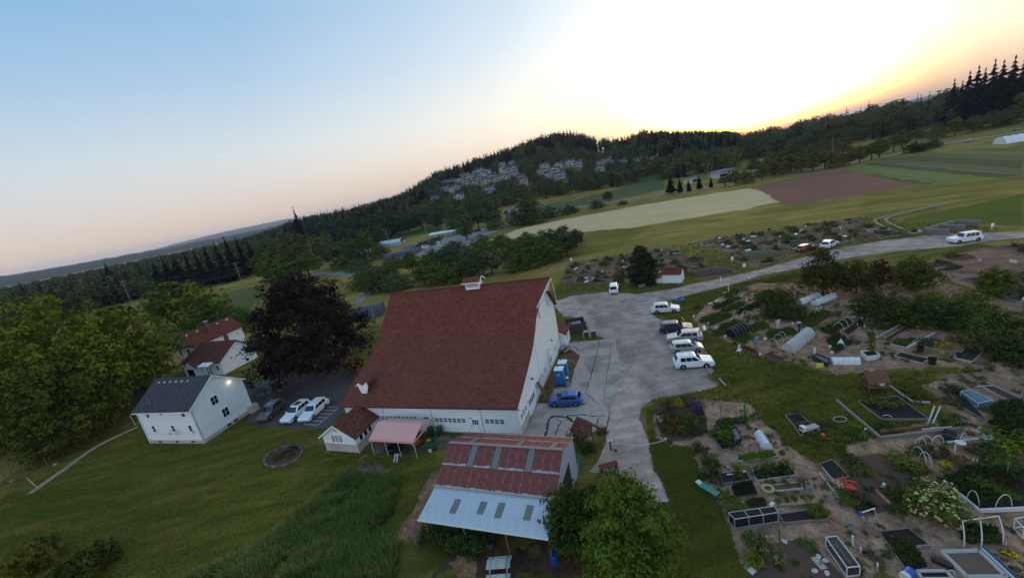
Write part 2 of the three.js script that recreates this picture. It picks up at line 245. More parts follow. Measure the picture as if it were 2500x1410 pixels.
  struct('ground', g, matte({ map: t, bumpMap: bump, bumpScale: .05 }), 'patchy mown lawn and trodden soil round the farm buildings', 'structure', 'ground');
}
// ---------------------------------------------------------------- lots, apron, roads
const gravelTex = tex(1024, 1024, (u, v, i, j) => { const n = fbm(u * 8, v * 8, 5, 70, 8), m = fbm(u * 40, v * 40, 3, 71, 40), s = fbm(u * 3, v * 24, 3, 75, 3), f = hash(i, j, 72), k = lerp(.6, 1.36, clamp((n - .5) * 1.3 + (m - .5) * .5 + (s - .5) * .9 + .5, 0, 1)) * lerp(.8, 1.2, f); return [.42 * k, .295 * k, .24 * k]; });
gravelTex.repeat.set(1 / 14, 1 / 14);
const gravelBump = grey(512, 512, (u, v, i, j) => hash(i, j, 73) * .6 + fbm(u * 64, v * 64, 2, 74, 64) * .4); gravelBump.repeat.set(1 / 6, 1 / 6);
const M_GRAVEL = matte({ map: gravelTex, bumpMap: gravelBump, bumpScale: .02 });
struct('gravel_lot', sheet(P_LOT, .008, .45), M_GRAVEL, 'worn grey gravel car park and drive beside the barn', 'structure', 'car park');
const concTex = tex(1024, 1024, (u, v, i, j) => {
  const n = fbm(u * 6, v * 6, 5, 80, 6), m = fbm(u * 30, v * 30, 3, 81, 30), f = hash(i, j, 82), st = sstep(.56, .7, fbm(u * 5 + 9, v * 5, 4, 83, 5));
  const k = lerp(.72, 1.22, n * .6 + m * .4) * lerp(.92, 1.08, f) * lerp(1, .72, st); return [.43 * k, .335 * k, .285 * k];
}); concTex.repeat.set(1 / 11, 1 / 11);
const M_CONC = matte({ map: concTex, roughness: .9 });
{ // cracked apron: concrete with open, weed-filled joints
  const o = struct('concrete_apron', sheet(P_APRON, .02, .22), M_CONC, 'cracked concrete apron along the gable end of the barn', 'structure', 'pavement');
  const weed = mat(.035, .036, .016, 1), soil = mat(.05, .042, .036, 1);
  const crack = (pts, w, m, s) => { const P = [], I = [], U = []; let q = 0; pts.forEach((p, i) => { if (!i) return; const a = pts[i - 1], n = Math.max(2, Math.ceil(Math.hypot(p[0] - a[0], p[1] - a[1]) / .35)), dx = (p[0] - a[0]) / n, dz = (p[1] - a[1]) / n, l = Math.hypot(dx, dz); for (let k = i === 1 ? 0 : 1; k <= n; k++) { const j = (hash(q, s, 7) - .5) * .16, t = w * lerp(.35, 1.3, hash(q, s, 8)), x = a[0] + dx * k - dz / l * j, z = a[1] + dz * k + dx / l * j; P.push(x - dz / l * t / 2, .027, z + dx / l * t / 2, x + dz / l * t / 2, .027, z - dx / l * t / 2); U.push(x, z, x, z); if (q) I.push(2 * q - 2, 2 * q, 2 * q - 1, 2 * q - 1, 2 * q, 2 * q + 1); q++; } });
    const g = new THREE.BufferGeometry(); g.setAttribute('position', new THREE.Float32BufferAttribute(P, 3)); g.setAttribute('uv', new THREE.Float32BufferAttribute(U, 2)); g.setIndex(I); g.computeVertexNormals(); part(o, 'crack', g, m); };
  crack([[12.12,-59.41],[11.1,-56.24],[9.7,-52.45],[8.4,-49.11],[7.2,-46.15],[6.51,-44.52]], .11, weed, 1); crack([[6.41,-44.56],[6.91,-42.99],[7.33,-41.35]], .12, soil, 2); crack([[1.56,-43.06],[3.01,-42.18],[4.46,-42.02],[5.95,-42.12]], .22, soil, 3);
  crack([[3.42,-40.38],[5.01,-40.08],[6.45,-39.25],[7.34,-39.11]], .16, weed, 4); crack([[0.34,-36.78],[0.79,-38.46],[1.27,-40.28],[1.93,-40.89]], .3, weed, 5); crack([[1.93,-40.89],[2.55,-39.44],[2.02,-38.44],[1.48,-37.06]], .16, weed, 6); crack([[1.93,-40.89],[3.38,-40.14],[3.86,-39]], .3, weed, 7);
  crack([[5.63,-55.75],[7.69,-55.1],[9.24,-53.79],[12.68,-53.06]], .06, soil, 8); crack([[5.92,-50.79],[8.34,-50.01],[12,-48.56]], .06, soil, 9); crack([[6.03,-47.16],[8.08,-46.68],[10.61,-44.79]], .07, soil, 10); crack([[13.28,-56.78],[11.54,-51.62],[9.58,-46.29],[7.92,-41.4]], .07, soil, 11); crack([[7.78,-58.68],[8.27,-56.35],[9.39,-57.07]], .12, weed, 12); crack([[6.67,-38.85],[6.01,-37.51],[6.72,-37.66]], .12, weed, 13); crack([[7.68,-40.17],[6.49,-40.33],[5.83,-39.55]], .08, soil, 14);
}
const asphTex = tex(512, 512, (u, v, i, j) => { const k = lerp(.7, 1.25, fbm(u * 6, v * 6, 5, 90, 6)) * lerp(.85, 1.15, hash(i, j, 91)); return [.085 * k, .074 * k, .070 * k]; }); asphTex.repeat.set(1 / 9, 1 / 9);
const M_ASPH = matte({ map: asphTex, roughness: .92, specularIntensity: .4 });
{
  const o = struct('asphalt_lot', sheet(P_ASPHALT, .008, .2), M_ASPH, 'dark asphalt car park between the white house and the barn', 'structure', 'car park');
  const w = mat(.42, .42, .42, .8), line = (p, q, t = .1) => { const a = new THREE.Vector3(p[0], .016, p[1]), b = new THREE.Vector3(q[0], .016, q[1]); const L = a.distanceTo(b), g = new THREE.BoxGeometry(L, .004, t); g.rotateY(Math.atan2(-(b.z - a.z), b.x - a.x)); g.translate((a.x + b.x) / 2, .016, (a.z + b.z) / 2); part(o, 'painted_line', g, w); };
  const hatch = [[-30.11,-54.3],[-27.84,-53.49],[-29.33,-49.44],[-31.77,-50.44]];
  line(hatch[0], hatch[1]); line(hatch[1], hatch[2]); line(hatch[2], hatch[3]); line(hatch[3], hatch[0]);
  for (let k = 1; k < 5; k++) { const t = k / 5; line([lerp(hatch[0][0], hatch[3][0], t), lerp(hatch[0][1], hatch[3][1], t)], [lerp(hatch[1][0], hatch[2][0], t), lerp(hatch[1][1], hatch[2][1], t)]); }
  line([-39.27,-53.45], [-38.55,-57.2]); line([-35.41,-52.06], [-35.15,-52.48]); line([-42.65,-61.05], [-41.7,-65.54]); line([-43.67,-63.17], [-44.15,-65.77]);
  for (const [p, q] of [[[-45.58,-64.17], [-45.68,-63.1]], [[-44.89,-64.47], [-44.98,-63.11]], [[-44.39,-65.13], [-44.51,-64.04]]]) line(p, q);
}
// strip roads and tracks
function strip(name, pts, w, y, m, label, kind = 'structure', category) {
  const c = new THREE.CatmullRomCurve3(pts.map((p) => new THREE.Vector3(p[0], 0, p[1]))), n = pts.length * 10, Pp = [], U = [], I = [];
  for (let i = 0; i <= n; i++) { const p = c.getPoint(i / n), t = c.getTangent(i / n), s = w / 2 * (1 + (hash(i, w * 10, 2) - .5) * .12); for (const k of [-1, 1]) { const x = p.x - t.z * s * k, z = p.z + t.x * s * k; Pp.push(x, land(x, z) + y, z); U.push(x, -z); } if (i < n) I.push(2 * i, 2 * i + 1, 2 * i + 2, 2 * i + 1, 2 * i + 3, 2 * i + 2); }
  const g = new THREE.BufferGeometry(); g.setAttribute('position', new THREE.Float32BufferAttribute(Pp, 3)); g.setAttribute('uv', new THREE.Float32BufferAttribute(U, 2)); g.setIndex(I); g.computeVertexNormals();
  if (g.attributes.normal.getY(0) < 0) { g.setIndex(I.reverse()); g.computeVertexNormals(); }
  return struct(name, g, m, label, kind, category);
}
const M_ROAD = mat(.30, .24, .21, .9), M_TRACK = mat(.36, .28, .18, 1), M_PATH = mat(.24, .195, .175, 1);
strip('road', [[9.08,-257.96],[33.91,-295.96],[75.04,-280.23],[94.49,-270.31],[123.67,-261.63],[159.17,-253.91],[212.84,-235.13],[245.58,-238.69],[266.36,-239.68],[280.11,-230.55],[300.11,-217.28]], 6, .1, M_ROAD, 'far grey road running behind the tan field', 'structure', 'road');
strip('service_road', [[-25.36,-182.16],[-16.2,-206.84],[-7.9,-232.52],[2.5,-260.09]], 3.4, .08, M_ROAD, 'narrow paved lane beside the nursery', 'structure', 'road');
strip('path', [[-97.47,-206.51],[-80.7,-190.59],[-65.48,-174.53],[-54.46,-158.84]], 5, .06, M_PATH, 'grey paved path left of the hedge', 'structure', 'path');
strip('path', [[-46.87,-118.4],[-47.35,-128.01],[-46.97,-138.49],[-44.77,-144.02]], 3.4, .06, M_PATH, 'short paved path behind the barn ridge', 'structure', 'path');
for (const d of [-.9, .9]) strip('wheel_track', [[88.22,-87.4],[91.79,-94.06],[95.05,-98.55],[98.75,-100.19],[106.18,-101.15],[118.23,-102.22]].map((p) => [p[0] + d, p[1] + d * .5]), .6, .07, M_TRACK, d < 0 ? 'left rut of the looping field track' : 'right rut of the looping field track', 'structure', 'track');
strip('row_cover', [[184.1,-204.42],[168.23,-171.72],[155.65,-146.14],[147.67,-128.24]], .5, .1, mat(.26, .25, .17, .9), 'pale cover strip across the dark crop rows, nearer one', 'structure', 'track');
strip('row_cover', [[189.51,-182.86],[177.41,-158.93],[166.12,-138.11],[159.59,-123.72]], .45, .1, mat(.26, .25, .17, .9), 'pale cover strip across the green crop rows, farther one', 'structure', 'track');
strip('concrete_kerb', [[-65.38,-46.14],[-65.74,-50.41],[-66.03,-56.09],[-63.59,-60.2]], .9, .05, mat(.40, .31, .26, .9), 'narrow concrete walk edging the stake rows left of the white house', 'structure', 'path');

// ---------------------------------------------------------------- building materials
const sidingTex = tex(512, 1024, (u, v, i, j) => { const row = Math.floor(v * 40), e = (v * 40) % 1, k = lerp(.94, 1.02, hash(row, 3, 100)) * (e < .08 ? .80 : 1) * lerp(.93, 1.03, fbm(u * 6, v * 12, 4, 101, 6)); const d = sstep(.60, .74, fbm(u * 9, v * 4, 4, 102, 4)) * .12; return [.93 * k * (1 - d), .915 * k * (1 - d), .90 * k * (1 - d * 1.2)]; });
sidingTex.repeat.set(1 / 4, 1 / 6);
const sidingBump = grey(64, 1024, (u, v) => 1 - (v * 40) % 1); sidingBump.repeat.set(1 / 4, 1 / 6);
const M_WHITE = new THREE.MeshStandardMaterial({ map: sidingTex, roughness: .55, bumpMap: sidingBump, bumpScale: .012 });
const M_TRIM = mat(.90, .885, .87, .5), M_GREYWALL = mat(.42, .45, .48, .7);
const shingle = (r, g, b, s, amt = .35) => { const t = tex(1024, 1024, (u, v, i, j) => { const row = Math.floor(v * 56), c = Math.floor(u * 26 + (row % 2) * .5 + hash(row, 1, s) * .3), h = hash(c % 26, row, s), k = lerp(1 - amt, 1 + amt, h) * lerp(.8, 1.2, hash(i, j, s + 1)) * ((v * 56) % 1 < .1 ? .72 : 1) * lerp(.86, 1.14, fbm(u * 5, v * 5, 3, s + 2, 5)), w = hash(c % 26, row, s + 5) > .93 ? 1.35 : 1; return [r * k * w, g * k * w, b * k * w]; }); t.repeat.set(1 / 8, 1 / 8); return matte({ map: t, roughness: .9, specularIntensity: .3 }); };
const M_REDROOF = shingle(.165, .047, .030, 110, .2), M_DARKROOF = shingle(.07, .06, .068, 120, .2), M_BROWNROOF = shingle(.135, .042, .028, 130);
const M_GLASS = mat(.012, .014, .018, .08, { metalness: 0 }), M_CONCRETE = new THREE.MeshStandardMaterial({ map: concTex, color: lin(1.25, 1.25, 1.25), roughness: .9 });
const M_STEEL = mat(.45, .46, .48, .45, { metalness: .6 }), M_BLACK = mat(.015, .015, .017, .6), M_WOOD = mat(.17, .10, .06, .85), M_DKWOOD = mat(.06, .042, .034, .9), M_GREYWOOD = mat(.22, .19, .165, .9), M_PALEWOOD = mat(.34, .25, .16, .85);
// a window: surround and bars as one part, its glass a sub-part; face = turn about y of its outward side
function window_(parent, x, y, z, w, h, cols, rows, face = 0, name = 'window', trim = M_TRIM, t = .06) {
  const l = [bx(w + 2 * t, t, .05, 0, h / 2 + t / 2, .025), bx(w + 2 * t, t, .07, 0, -h / 2 - t / 2, .035), bx(t, h, .05, -w / 2 - t / 2, 0, .025), bx(t, h, .05, w / 2 + t / 2, 0, .025)];
  const b = Math.min(.035, t * .6);
  for (let i = 1; i < cols; i++) l.push(bx(b, h, .03, -w / 2 + w * i / cols, 0, .022));
  for (let j = 1; j < rows; j++) l.push(bx(w, b, .034, 0, -h / 2 + h * j / rows, .023));
  const put = (g) => { if (face) g.rotateY(face); g.translate(x, y, z); return g; };
  const o = part(parent, name, put(join(l)), trim);
  part(o, 'pane', put(bx(w, h, .012, 0, 0, .008)), M_GLASS); return o;
}
// a pitched roof slab: profile points [z, y] swept from x0 to x1 (x may vary along the profile)
function slab(profile, x0, x1, t = .14, uvOff = 0) {
  const P = [], U = [], quad = (a, b, c, d, ua, ub, uc, ud) => { P.push(...a, ...b, ...c, ...a, ...c, ...d); U.push(...ua, ...ub, ...uc, ...ua, ...uc, ...ud); };
  let s = uvOff; const X0 = typeof x0 === 'function' ? x0 : () => x0, X1 = typeof x1 === 'function' ? x1 : () => x1;
  for (let i = 0; i + 1 < profile.length; i++) {
    const [z0, y0] = profile[i], [z1, y1] = profile[i + 1], L = Math.hypot(z1 - z0, y1 - y0), a0 = X0(z0), a1 = X1(z0), b0 = X0(z1), b1 = X1(z1);
    const A = [a0, y0, z0], B = [a1, y0, z0], C = [b1, y1, z1], D = [b0, y1, z1], dn = (p) => [p[0], p[1] - t, p[2]], u = (p, v) => [p[0], v];
    quad(A, B, C, D, u(A, s), u(B, s), u(C, s + L), u(D, s + L)); quad(dn(D), dn(C), dn(B), dn(A), u(D, s), u(C, s), u(B, s), u(A, s));
    quad(B, dn(B), dn(C), C, [0, 0], [0, .1], [.1, .1], [.1, 0]); quad(D, dn(D), dn(A), A, [0, 0], [0, .1], [.1, .1], [.1, 0]);
    if (!i) quad(dn(B), B, A, dn(A), [0, 0], [0, .1], [.1, .1], [.1, 0]);
    if (i === profile.length - 2) quad(C, dn(C), dn(D), D, [0, 0], [0, .1], [.1, .1], [.1, 0]);
    s += L;
  }
  const g = new THREE.BufferGeometry(); g.setAttribute('position', new THREE.Float32BufferAttribute(P, 3)); g.setAttribute('uv', new THREE.Float32BufferAttribute(U, 2)); g.computeVertexNormals(); return g;
}
// wall across x at x = x0, outline [z, y], thickness t towards -x; uv in metres
function gable(outline, x0, t = .18) { const s = new THREE.Shape(outline.map(([z, y]) => new THREE.Vector2(-z, y))), g = new THREE.ExtrudeGeometry(s, { depth: t, bevelEnabled: false }); g.rotateY(Math.PI / 2); g.translate(x0 - t, 0, 0); return g; }
const boxUV = (g) => { const p = g.attributes.position, n = g.attributes.normal, u = g.attributes.uv; for (let i = 0; i < p.count; i++) u.setXY(i, Math.abs(n.getX(i)) > .6 ? p.getZ(i) : p.getX(i), Math.abs(n.getY(i)) > .6 ? p.getZ(i) : p.getY(i)); return g; };
const wallBox = (...a) => boxUV(bx(...a));

// ---------------------------------------------------------------- the barn
{
  const T = -20.86 * D2R, o = thing('barn', 'huge white barn with a sweeping dark red shingle roof and ridge cupola', 'barn', -1.925, 0, -38.53, T);
  const L = 23.52, W = 21.83, rb = 15.73, ry = 13.3;
  const prof = [[-.45, 3.56], [2, 4.35], [4.1, 5.1], [6.3, 5.92], [8.2, 6.8], [9.8, 7.85], [11.4, 9.2], [13, 10.7], [rb, ry], [18.4, 10.75], [20.4, 9], [22.3, 7.25]];
  const cut = (l) => l.map(([b, y]) => [-b, y]);
  const hood = (z) => .22 + 1.66 * Math.max(0, 1 - Math.abs(-z - rb) / 3.4);
  const near = prof.slice(0, 9), far = prof.slice(8);
  const roof = part(o, 'roof', join([slab(cut(near), -L - .54, hood), slab(cut(far), -L - .54, (z) => Math.max(hood(z), .42))]), M_REDROOF);
  part(roof, 'ridge_cap', bx(L + 2.3, .05, .35, -L / 2 + .6, ry + .012, -rb), M_REDROOF);
  // walls
  const outline = [[0, 0], ...cut(prof).slice(1, -1).map(([z, y]) => [z, y - .16]), [-W, 7.3], [-W, 0]]; outline.splice(1, 0, [0, 3.58]);
  part(o, 'front_wall', wallBox(L, 3.62, .18, -L / 2, 1.81, -.09), M_WHITE);
  part(o, 'gable_wall', boxUV(gable(outline, 0)), M_WHITE);
  part(o, 'gable_wall', boxUV(gable(outline, -L + .18)), M_WHITE);
  part(o, 'rear_wall', wallBox(L, 7.3, .18, -L / 2, 3.65, -W + .09), M_WHITE);
  part(o, 'foundation', join([bx(.05, .95, 3.2, .03, .475, -1.65), bx(.04, .35, W - 6.3, .025, .175, -6.2 - (W - 6.3) / 2), bx(L, .14, .04, -L / 2, .07, .025)]), M_CONCRETE);
  part(o, 'corner_board', bx(.14, 3.6, .03, -.07, 1.8, .018), M_TRIM); part(o, 'corner_board', bx(.03, 3.55, .14, .018, 1.8, -.07), M_TRIM);
  part(o, 'batten', bx(.025, 6.9, .08, .014, 3.6, -9.5), mat(.5, .5, .52, .6)); part(o, 'batten', bx(.025, 2.4, .06, .014, 9.6, -13.6), mat(.5, .5, .52, .6)); part(o, 'batten', bx(.025, 3.2, .06, .014, 9.8, -18.0), mat(.5, .5, .52, .6));
  // pale boards under the projecting hay hood
  part(o, 'hood_soffit', join([slab(cut(prof).slice(8, 10).map(([z, y]) => [z, y - .17]), .01, (z) => Math.max(hood(z) - .05, .3), .03), slab(cut(prof).slice(7, 9).map(([z, y]) => [z, y - .17]), .01, (z) => hood(z) - .05, .03)]), M_TRIM);
  part(o, 'rake_board', plank([1.86, ry - .12, -rb], [.44, 7.2, -22.3], .05, .24), M_TRIM); part(o, 'rake_board', plank([1.86, ry - .14, -rb], [.24, 10.2, -12.4], .04, .18), M_TRIM);
  const gut = part(o, 'gutter', bx(L + .9, .09, .1, -L / 2, 3.44, .48), mat(.03, .03, .03, .6));
  for (let k = 0; k < 26; k++) part(gut, 'bracket', bx(.03, .05, .03, -L + .3 + k * .93, 3.44, .545), M_TRIM);
  for (const a of [-17.6, -10.85, -4.45]) part(o, 'downpipe', join([bx(.07, 3.3, .07, a, 1.7, .045), bx(.07, .07, .42, a, 3.34, .24)]), mat(.62, .63, .66, .5));
  // front windows
  for (const a of [-17.95, -17.3, -16.72, -16.13, -15.54, -14.96, -14.38, -13.82, -13.24]) window_(o, a, 1.74, 0, .4, .52, 2, 2);
  window_(o, -11.7, 1.72, 0, .74, .54, 3, 2);
  for (let k = 0; k < 7; k++) window_(o, -10.29 + k * .585, 1.64, 0, .42, .54, 2, 2);
  for (let k = 0; k < 4; k++) window_(o, -3.85 + k * .6, 1.6, 0, .42, .56, 2, 2);
  { const d = part(o, 'door', join([bx(1.5, .05, .05, -5.35, 2.12, .026), bx(.05, 2.1, .05, -6.08, 1.05, .026), bx(.05, 2.1, .05, -4.62, 1.05, .026), bx(1.4, 2.05, .03, -5.35, 1.03, .016)]), M_TRIM);
    const w = window_(d, -5.33, 1.47, .032, .76, .6, 3, 2, 0, 'window'); part(d, 'hinge', bx(.42, .05, .03, -5.86, 1.98, .06), M_BLACK); part(d, 'hinge', bx(.42, .05, .03, -5.86, .98, .06), M_BLACK); }
  part(o, 'conduit', beam([-4.95, 0, .05], [-4.95, .95, .05], .02), M_STEEL);
  // gable-end windows, doors, lamps
  const R90 = Math.PI / 2;
  for (const b of [.85, 1.65, 2.4]) window_(o, 0, 1.78, -b, .42, .62, 1, 2, R90);
  { const d = part(o, 'garage_door', join([bx(.05, 2.25, 2.7, .03, 1.125, -4.72), bx(.07, .1, 2.9, .036, 2.3, -4.72)]), M_TRIM);
    for (let k = 0; k < 4; k++) part(d, 'pane', bx(.02, .62, .36, .062, 1.52, -3.85 - k * .58), M_GLASS);
    for (let k = 0; k < 5; k++) part(d, 'panel_line', bx(.012, .025, 2.6, .06, .25 + k * .42, -4.72), M_GREYWALL); }
  for (const b of [7.1, 7.9, 8.7]) window_(o, 0, 1.78, -b, .42, .66, 1, 2, R90);
  window_(o, 0, 1.6, -10.2, .4, .6, 1, 2, R90); window_(o, 0, 1.6, -11.8, .4, .6, 1, 2, R90); window_(o, 0, 1.4, -15.4, .6, .8, 2, 2, R90); window_(o, 0, 1.5, -18.5, .5, .7, 2, 2, R90);
  window_(o, 0, 8.85, -13.5, .6, 1.05, 2, 2, R90); window_(o, 0, 8.85, -18.3, .6, 1.05, 2, 2, R90);
  for (const b of [5.0, 15.8]) part(o, 'wall_lamp', join([beam([0, 4.1, -b], [.35, 4.35, -b], .02), beam([.35, 4.35, -b], [.5, 4.2, -b], .02), (() => { const g = new THREE.ConeGeometry(.2, .18, 12, 1, true); g.translate(.5, 4.1, -b); return g; })()]), M_BLACK);
  part(o, 'service_mast', join([beam([.12, 0, -14.2], [.12, 3.4, -14.2], .05), beam([.12, 3.3, -14.2], [.5, 3.5, -14.2], .03)]), M_STEEL);
  // cupola on the ridge
  const c = part(o, 'cupola', boxUV(bx(2.15, 1.25, 1.3, -9.6, ry + .15, -rb)), M_TRIM);
  part(c, 'louvre', bx(1.8, .7, .03, -9.6, ry + .2, -rb + .665), M_GREYWALL);
  part(c, 'cupola_roof', slab([[-rb + 1.0, ry + .6], [-rb, ry + 1.25], [-rb - 1.0, ry + .6]], -11.05, -8.15, .1), M_REDROOF);
  part(c, 'cupola_trim', join([bx(2.9, .12, .06, -9.6, ry + .54, -rb + 1.02), plank([-8.13, ry + .56, -rb + 1], [-8.13, ry + 1.2, -rb], .05, .16), plank([-8.13, ry + .56, -rb - 1], [-8.13, ry + 1.2, -rb], .05, .16)]), M_TRIM);
  part(c, 'cupola_gable', prism([[-.62, ry + .7], [.62, ry + .7], [0, ry + 1.12]], .04).rotateY(R90).translate(-8.52, 0, -rb), M_TRIM);
  // small notched dormer low on the roof
  const dz = -2.1, dy = 4.2, dx = -21.1, d = part(o, 'dormer', prism([[-.4, 0], [.4, 0], [.85, .95], [.72, 1.55], [.02, 1.05], [-.62, 1.4], [-.72, 1.1]], .1, 0).translate(dx, dy, dz + .5), M_TRIM);
  part(d, 'dormer_roof', join([plank([dx - .3, dy + 1.28, dz - 1.6], [dx - .3, dy + 1.28, dz + .5], .85, .05).translate(-dx, -dy, 0).rotateZ(0).translate(dx, dy, 0), plank([dx + .36, dy + 1.34, dz - 1.6], [dx + .36, dy + 1.34, dz + .5], .8, .05)]), M_REDROOF);
  part(d, 'dormer_fascia', plank([dx - 1.05, dy + .95, dz + .58], [dx - .6, dy + 1.42, dz + .58], .05, .09), M_TRIM);
}
// milk room built on the front of the barn
{
  const o = thing('milk_room', 'small white gabled annex with grey concrete base on the front of the barn', 'annex', -25.38, 0, -42.86, -21.6 * D2R), w = 4.83, d = 4.2, e = 2.15, p = 3.72;
  part(o, 'base', wallBox(w + .06, 1.08, d, w / 2, .54, -d / 2), M_CONCRETE);
  part(o, 'wall', join([boxUV(prism([[0, 1.08], [w, 1.08], [w, e], [w / 2, p - .1], [0, e]], .15, -.15)), wallBox(.15, e - 1.08, d, w - .08, (e + 1.08) / 2, -d / 2 - .02), wallBox(.15, e - 1.08, d, .08, (e + 1.08) / 2, -d / 2 - .02)]), M_WHITE);
  const rg = slab([[-2.7, e - .12], [0, p], [2.7, e - .12]], 0, d + .35, .1); rg.rotateY(Math.PI / 2); rg.translate(w / 2, 0, .35);
  part(o, 'roof', rg, M_BROWNROOF);
  for (const s of [-1, 1]) part(o, 'rake_board', plank([w / 2 + s * 2.68, e - .2, .36], [w / 2, p - .06, .36], .03, .16), M_TRIM);
  for (const x of [1.62, 2.16, 2.7]) window_(o, x, 1.78, 0, .38, .86, 2, 3);
  for (const b of [.9, 1.7, 2.5]) window_(o, w, 1.55, -b, .5, .85, 1, 1, Math.PI / 2);
  part(o, 'vent', bx(.5, .5, .03, w / 2 - .1, 2.95, .02), M_GREYWALL); part(o, 'downpipe', beam([w + .05, 0, .1], [w + .05, 2.1, .1], .04), M_TRIM);
}
// ---------------------------------------------------------------- rusty shed with lean-to
{
  const T = -22 * D2R, o = thing('metal_shed', 'open shed with rusty red sheet roof and pale grey lean-to', 'shed', -8.13, 0, -32.15, T), L = 10.45;
  const rust = (s, fringe) => tex(128, 256, (u, v, i, j) => {          // v 0 = lower edge
    const n = fbm(u * 5, v * 9, 4, s), ed = .055 + .05 * noise(u * 9, 1, s + 1) + .05 * Math.max(0, noise(u * 23, 2, s + 2) - .55), side = (u < .035 || u > .965) && noise(v * 15, 3, s + 3) > .5, nail = noise(u * 3, v * 34, s + 4) > .86 && Math.abs((u * 3 % 1) - .5) < .07 && noise(v * 6, 5, s + 8) > .42;
    if ((fringe && v < ed) || side || nail) { const k = lerp(.75, 1.1, n); return [.40 * k, .36 * k, .34 * k]; }
    const k = lerp(.6, 1.35, n) * (Math.sin(u * 75) > .5 ? .9 : 1.04); return [.20 * k, .045 * k, .031 * k]; }, false);
  const RUST = [0, 1, 2].map((k) => new THREE.MeshStandardMaterial({ map: rust(200 + k * 13, true), roughness: .7, metalness: .1 }));
  const galvT = tex(256, 256, (u, v, i, j) => { const k = lerp(.86, 1.08, fbm(u * 6, v * 6, 4, 240, 6)) * (Math.sin(u * 100) > .6 ? .94 : 1.02), r = sstep(.66, .8, fbm(u * 9 + 3, v * 5, 4, 241)) * .25; return [lerp(.50, .32, r) * k, lerp(.52, .26, r) * k, lerp(.55, .22, r) * k]; });
  const GALV = new THREE.MeshStandardMaterial({ map: galvT, roughness: .5, metalness: .25 });
  const FIBRE = mat(.17, .155, .14, .6, { side: THREE.DoubleSide });
  const sheetGeo = (w, n = 10) => { const P = [], U = [], I = []; for (let i = 0; i <= n; i++) for (const v of [0, 1]) { P.push((i / n - .5) * w, (i % 2 ? .022 : 0), v); U.push(i / n, v); } for (let i = 0; i < n; i++) { const a = 2 * i; I.push(a, a + 2, a + 1, a + 1, a + 2, a + 3); } const g = new THREE.BufferGeometry(); g.setAttribute('position', new THREE.Float32BufferAttribute(P, 3)); g.setAttribute('uv', new THREE.Float32BufferAttribute(U, 2)); g.setIndex(I); g.computeVertexNormals(); return g; };
  const N = 14, w = (L + .1) / N, base = sheetGeo(w * 1.03);
  const lay = (name, i, lo, hi, lift, m, inset = 0) => {               // sheet from lower edge lo to upper edge hi, both [z, y]
    const g = base.clone(), P = g.attributes.position;
    for (let q = 0; q < P.count; q++) { const t = P.getZ(q), y = P.getY(q); P.setXYZ(q, P.getX(q) * (1 - inset) + (i + .5) * w - .05, lerp(lo[1], hi[1], t) + y + lift + (i % 2) * .006, lerp(lo[0], hi[0], t)); }
    g.computeVertexNormals(); return part(o, name, g, m);
  };
  const ridge = [0, 5.0], mid = [1.85, 4.22], eave = [3.65, 3.46], far = [-3.45, 3.62], farMid = [-1.75, 4.3], lean = [6.45, 2.88], leanTop = [3.5, 3.36];
  const at = (p, q, t) => [lerp(p[0], q[0], t), lerp(p[1], q[1], t)];
  for (let i = 0; i < N; i++) {
    const fib = [3, 6, 10].includes(i);
    lay(fib ? 'skylight_panel' : 'roof_panel', i, at(mid, eave, .04), ridge, .03, fib ? FIBRE : RUST[i % 3], fib ? .25 : 0); lay('roof_panel', i, eave, at(mid, ridge, .06), .0, RUST[(i + 1) % 3]);
    const fib2 = [2, 8, 12].includes(i); lay(fib2 ? 'skylight_panel' : 'roof_panel', i, at(farMid, far, .05), ridge, .03, fib2 ? FIBRE : RUST[(i + 2) % 3], fib2 ? .3 : 0); lay('roof_panel', i, far, at(farMid, ridge, .06), 0, RUST[i % 3]);
    lay('lean_to_panel', i, lean, leanTop, .0, GALV);
  }
  for (const [i, a, b] of [[3, .28, .68], [6, .36, .70], [8, .32, .73], [11, .36, .75]]) lay('lean_to_skylight', i, at(lean, leanTop, a), at(lean, leanTop, b), .035, FIBRE, .28);
  part(o, 'ridge_cap', plank([-.1, 5.05, 0], [L + .05, 5.05, 0], .3, .04), mat(.3, .2, .19, .7));
  part(o, 'eave_trim', plank([-.1, 2.84, 6.5], [L + .05, 2.84, 6.5], .06, .14), mat(.7, .7, .7, .6));
  part(o, 'eave_trim', plank([-.1, 3.4, 3.66], [L + .05, 3.4, 3.66], .05, .06), mat(.5, .42, .4, .7));
  // frame and cladding
  for (const x of [.15, 3.55, 7.0, L - .15]) { part(o, 'post', beam([x, 0, 3.4], [x, 3.4, 3.4], .09), M_GREYWOOD); part(o, 'post', beam([x, 0, 6.0], [x, 2.9, 6.0], .08), M_WOOD); part(o, 'post', beam([x, 0, -3.2], [x, 3.5, -3.2], .09), M_GREYWOOD); }
  part(o, 'knee_brace', beam([7.0, 1.9, 6.0], [7.7, 2.85, 6.0], .05), M_WOOD);
  part(o, 'purlin', join([plank([0, 3.3, 3.4], [L, 3.3, 3.4], .1, .18), plank([0, 2.74, 6.2], [L, 2.74, 6.2], .1, .16), plank([0, 3.5, -3.2], [L, 3.5, -3.2], .1, .18)]), M_GREYWOOD);
  const clad = new THREE.MeshStandardMaterial({ map: galvT, color: lin(.72, .78, .9), roughness: .6 });
  part(o, 'end_wall', gable([[3.5, 0], [3.5, 3.4], [1.2, 4.4], [1.2, 0]], L - .02, .05), clad); part(o, 'end_wall', gable([[-1.0, 3.0], [-1, 4.45], [0, 4.9], [1.2, 4.4], [1.2, 3.0]], L - .02, .05), clad);
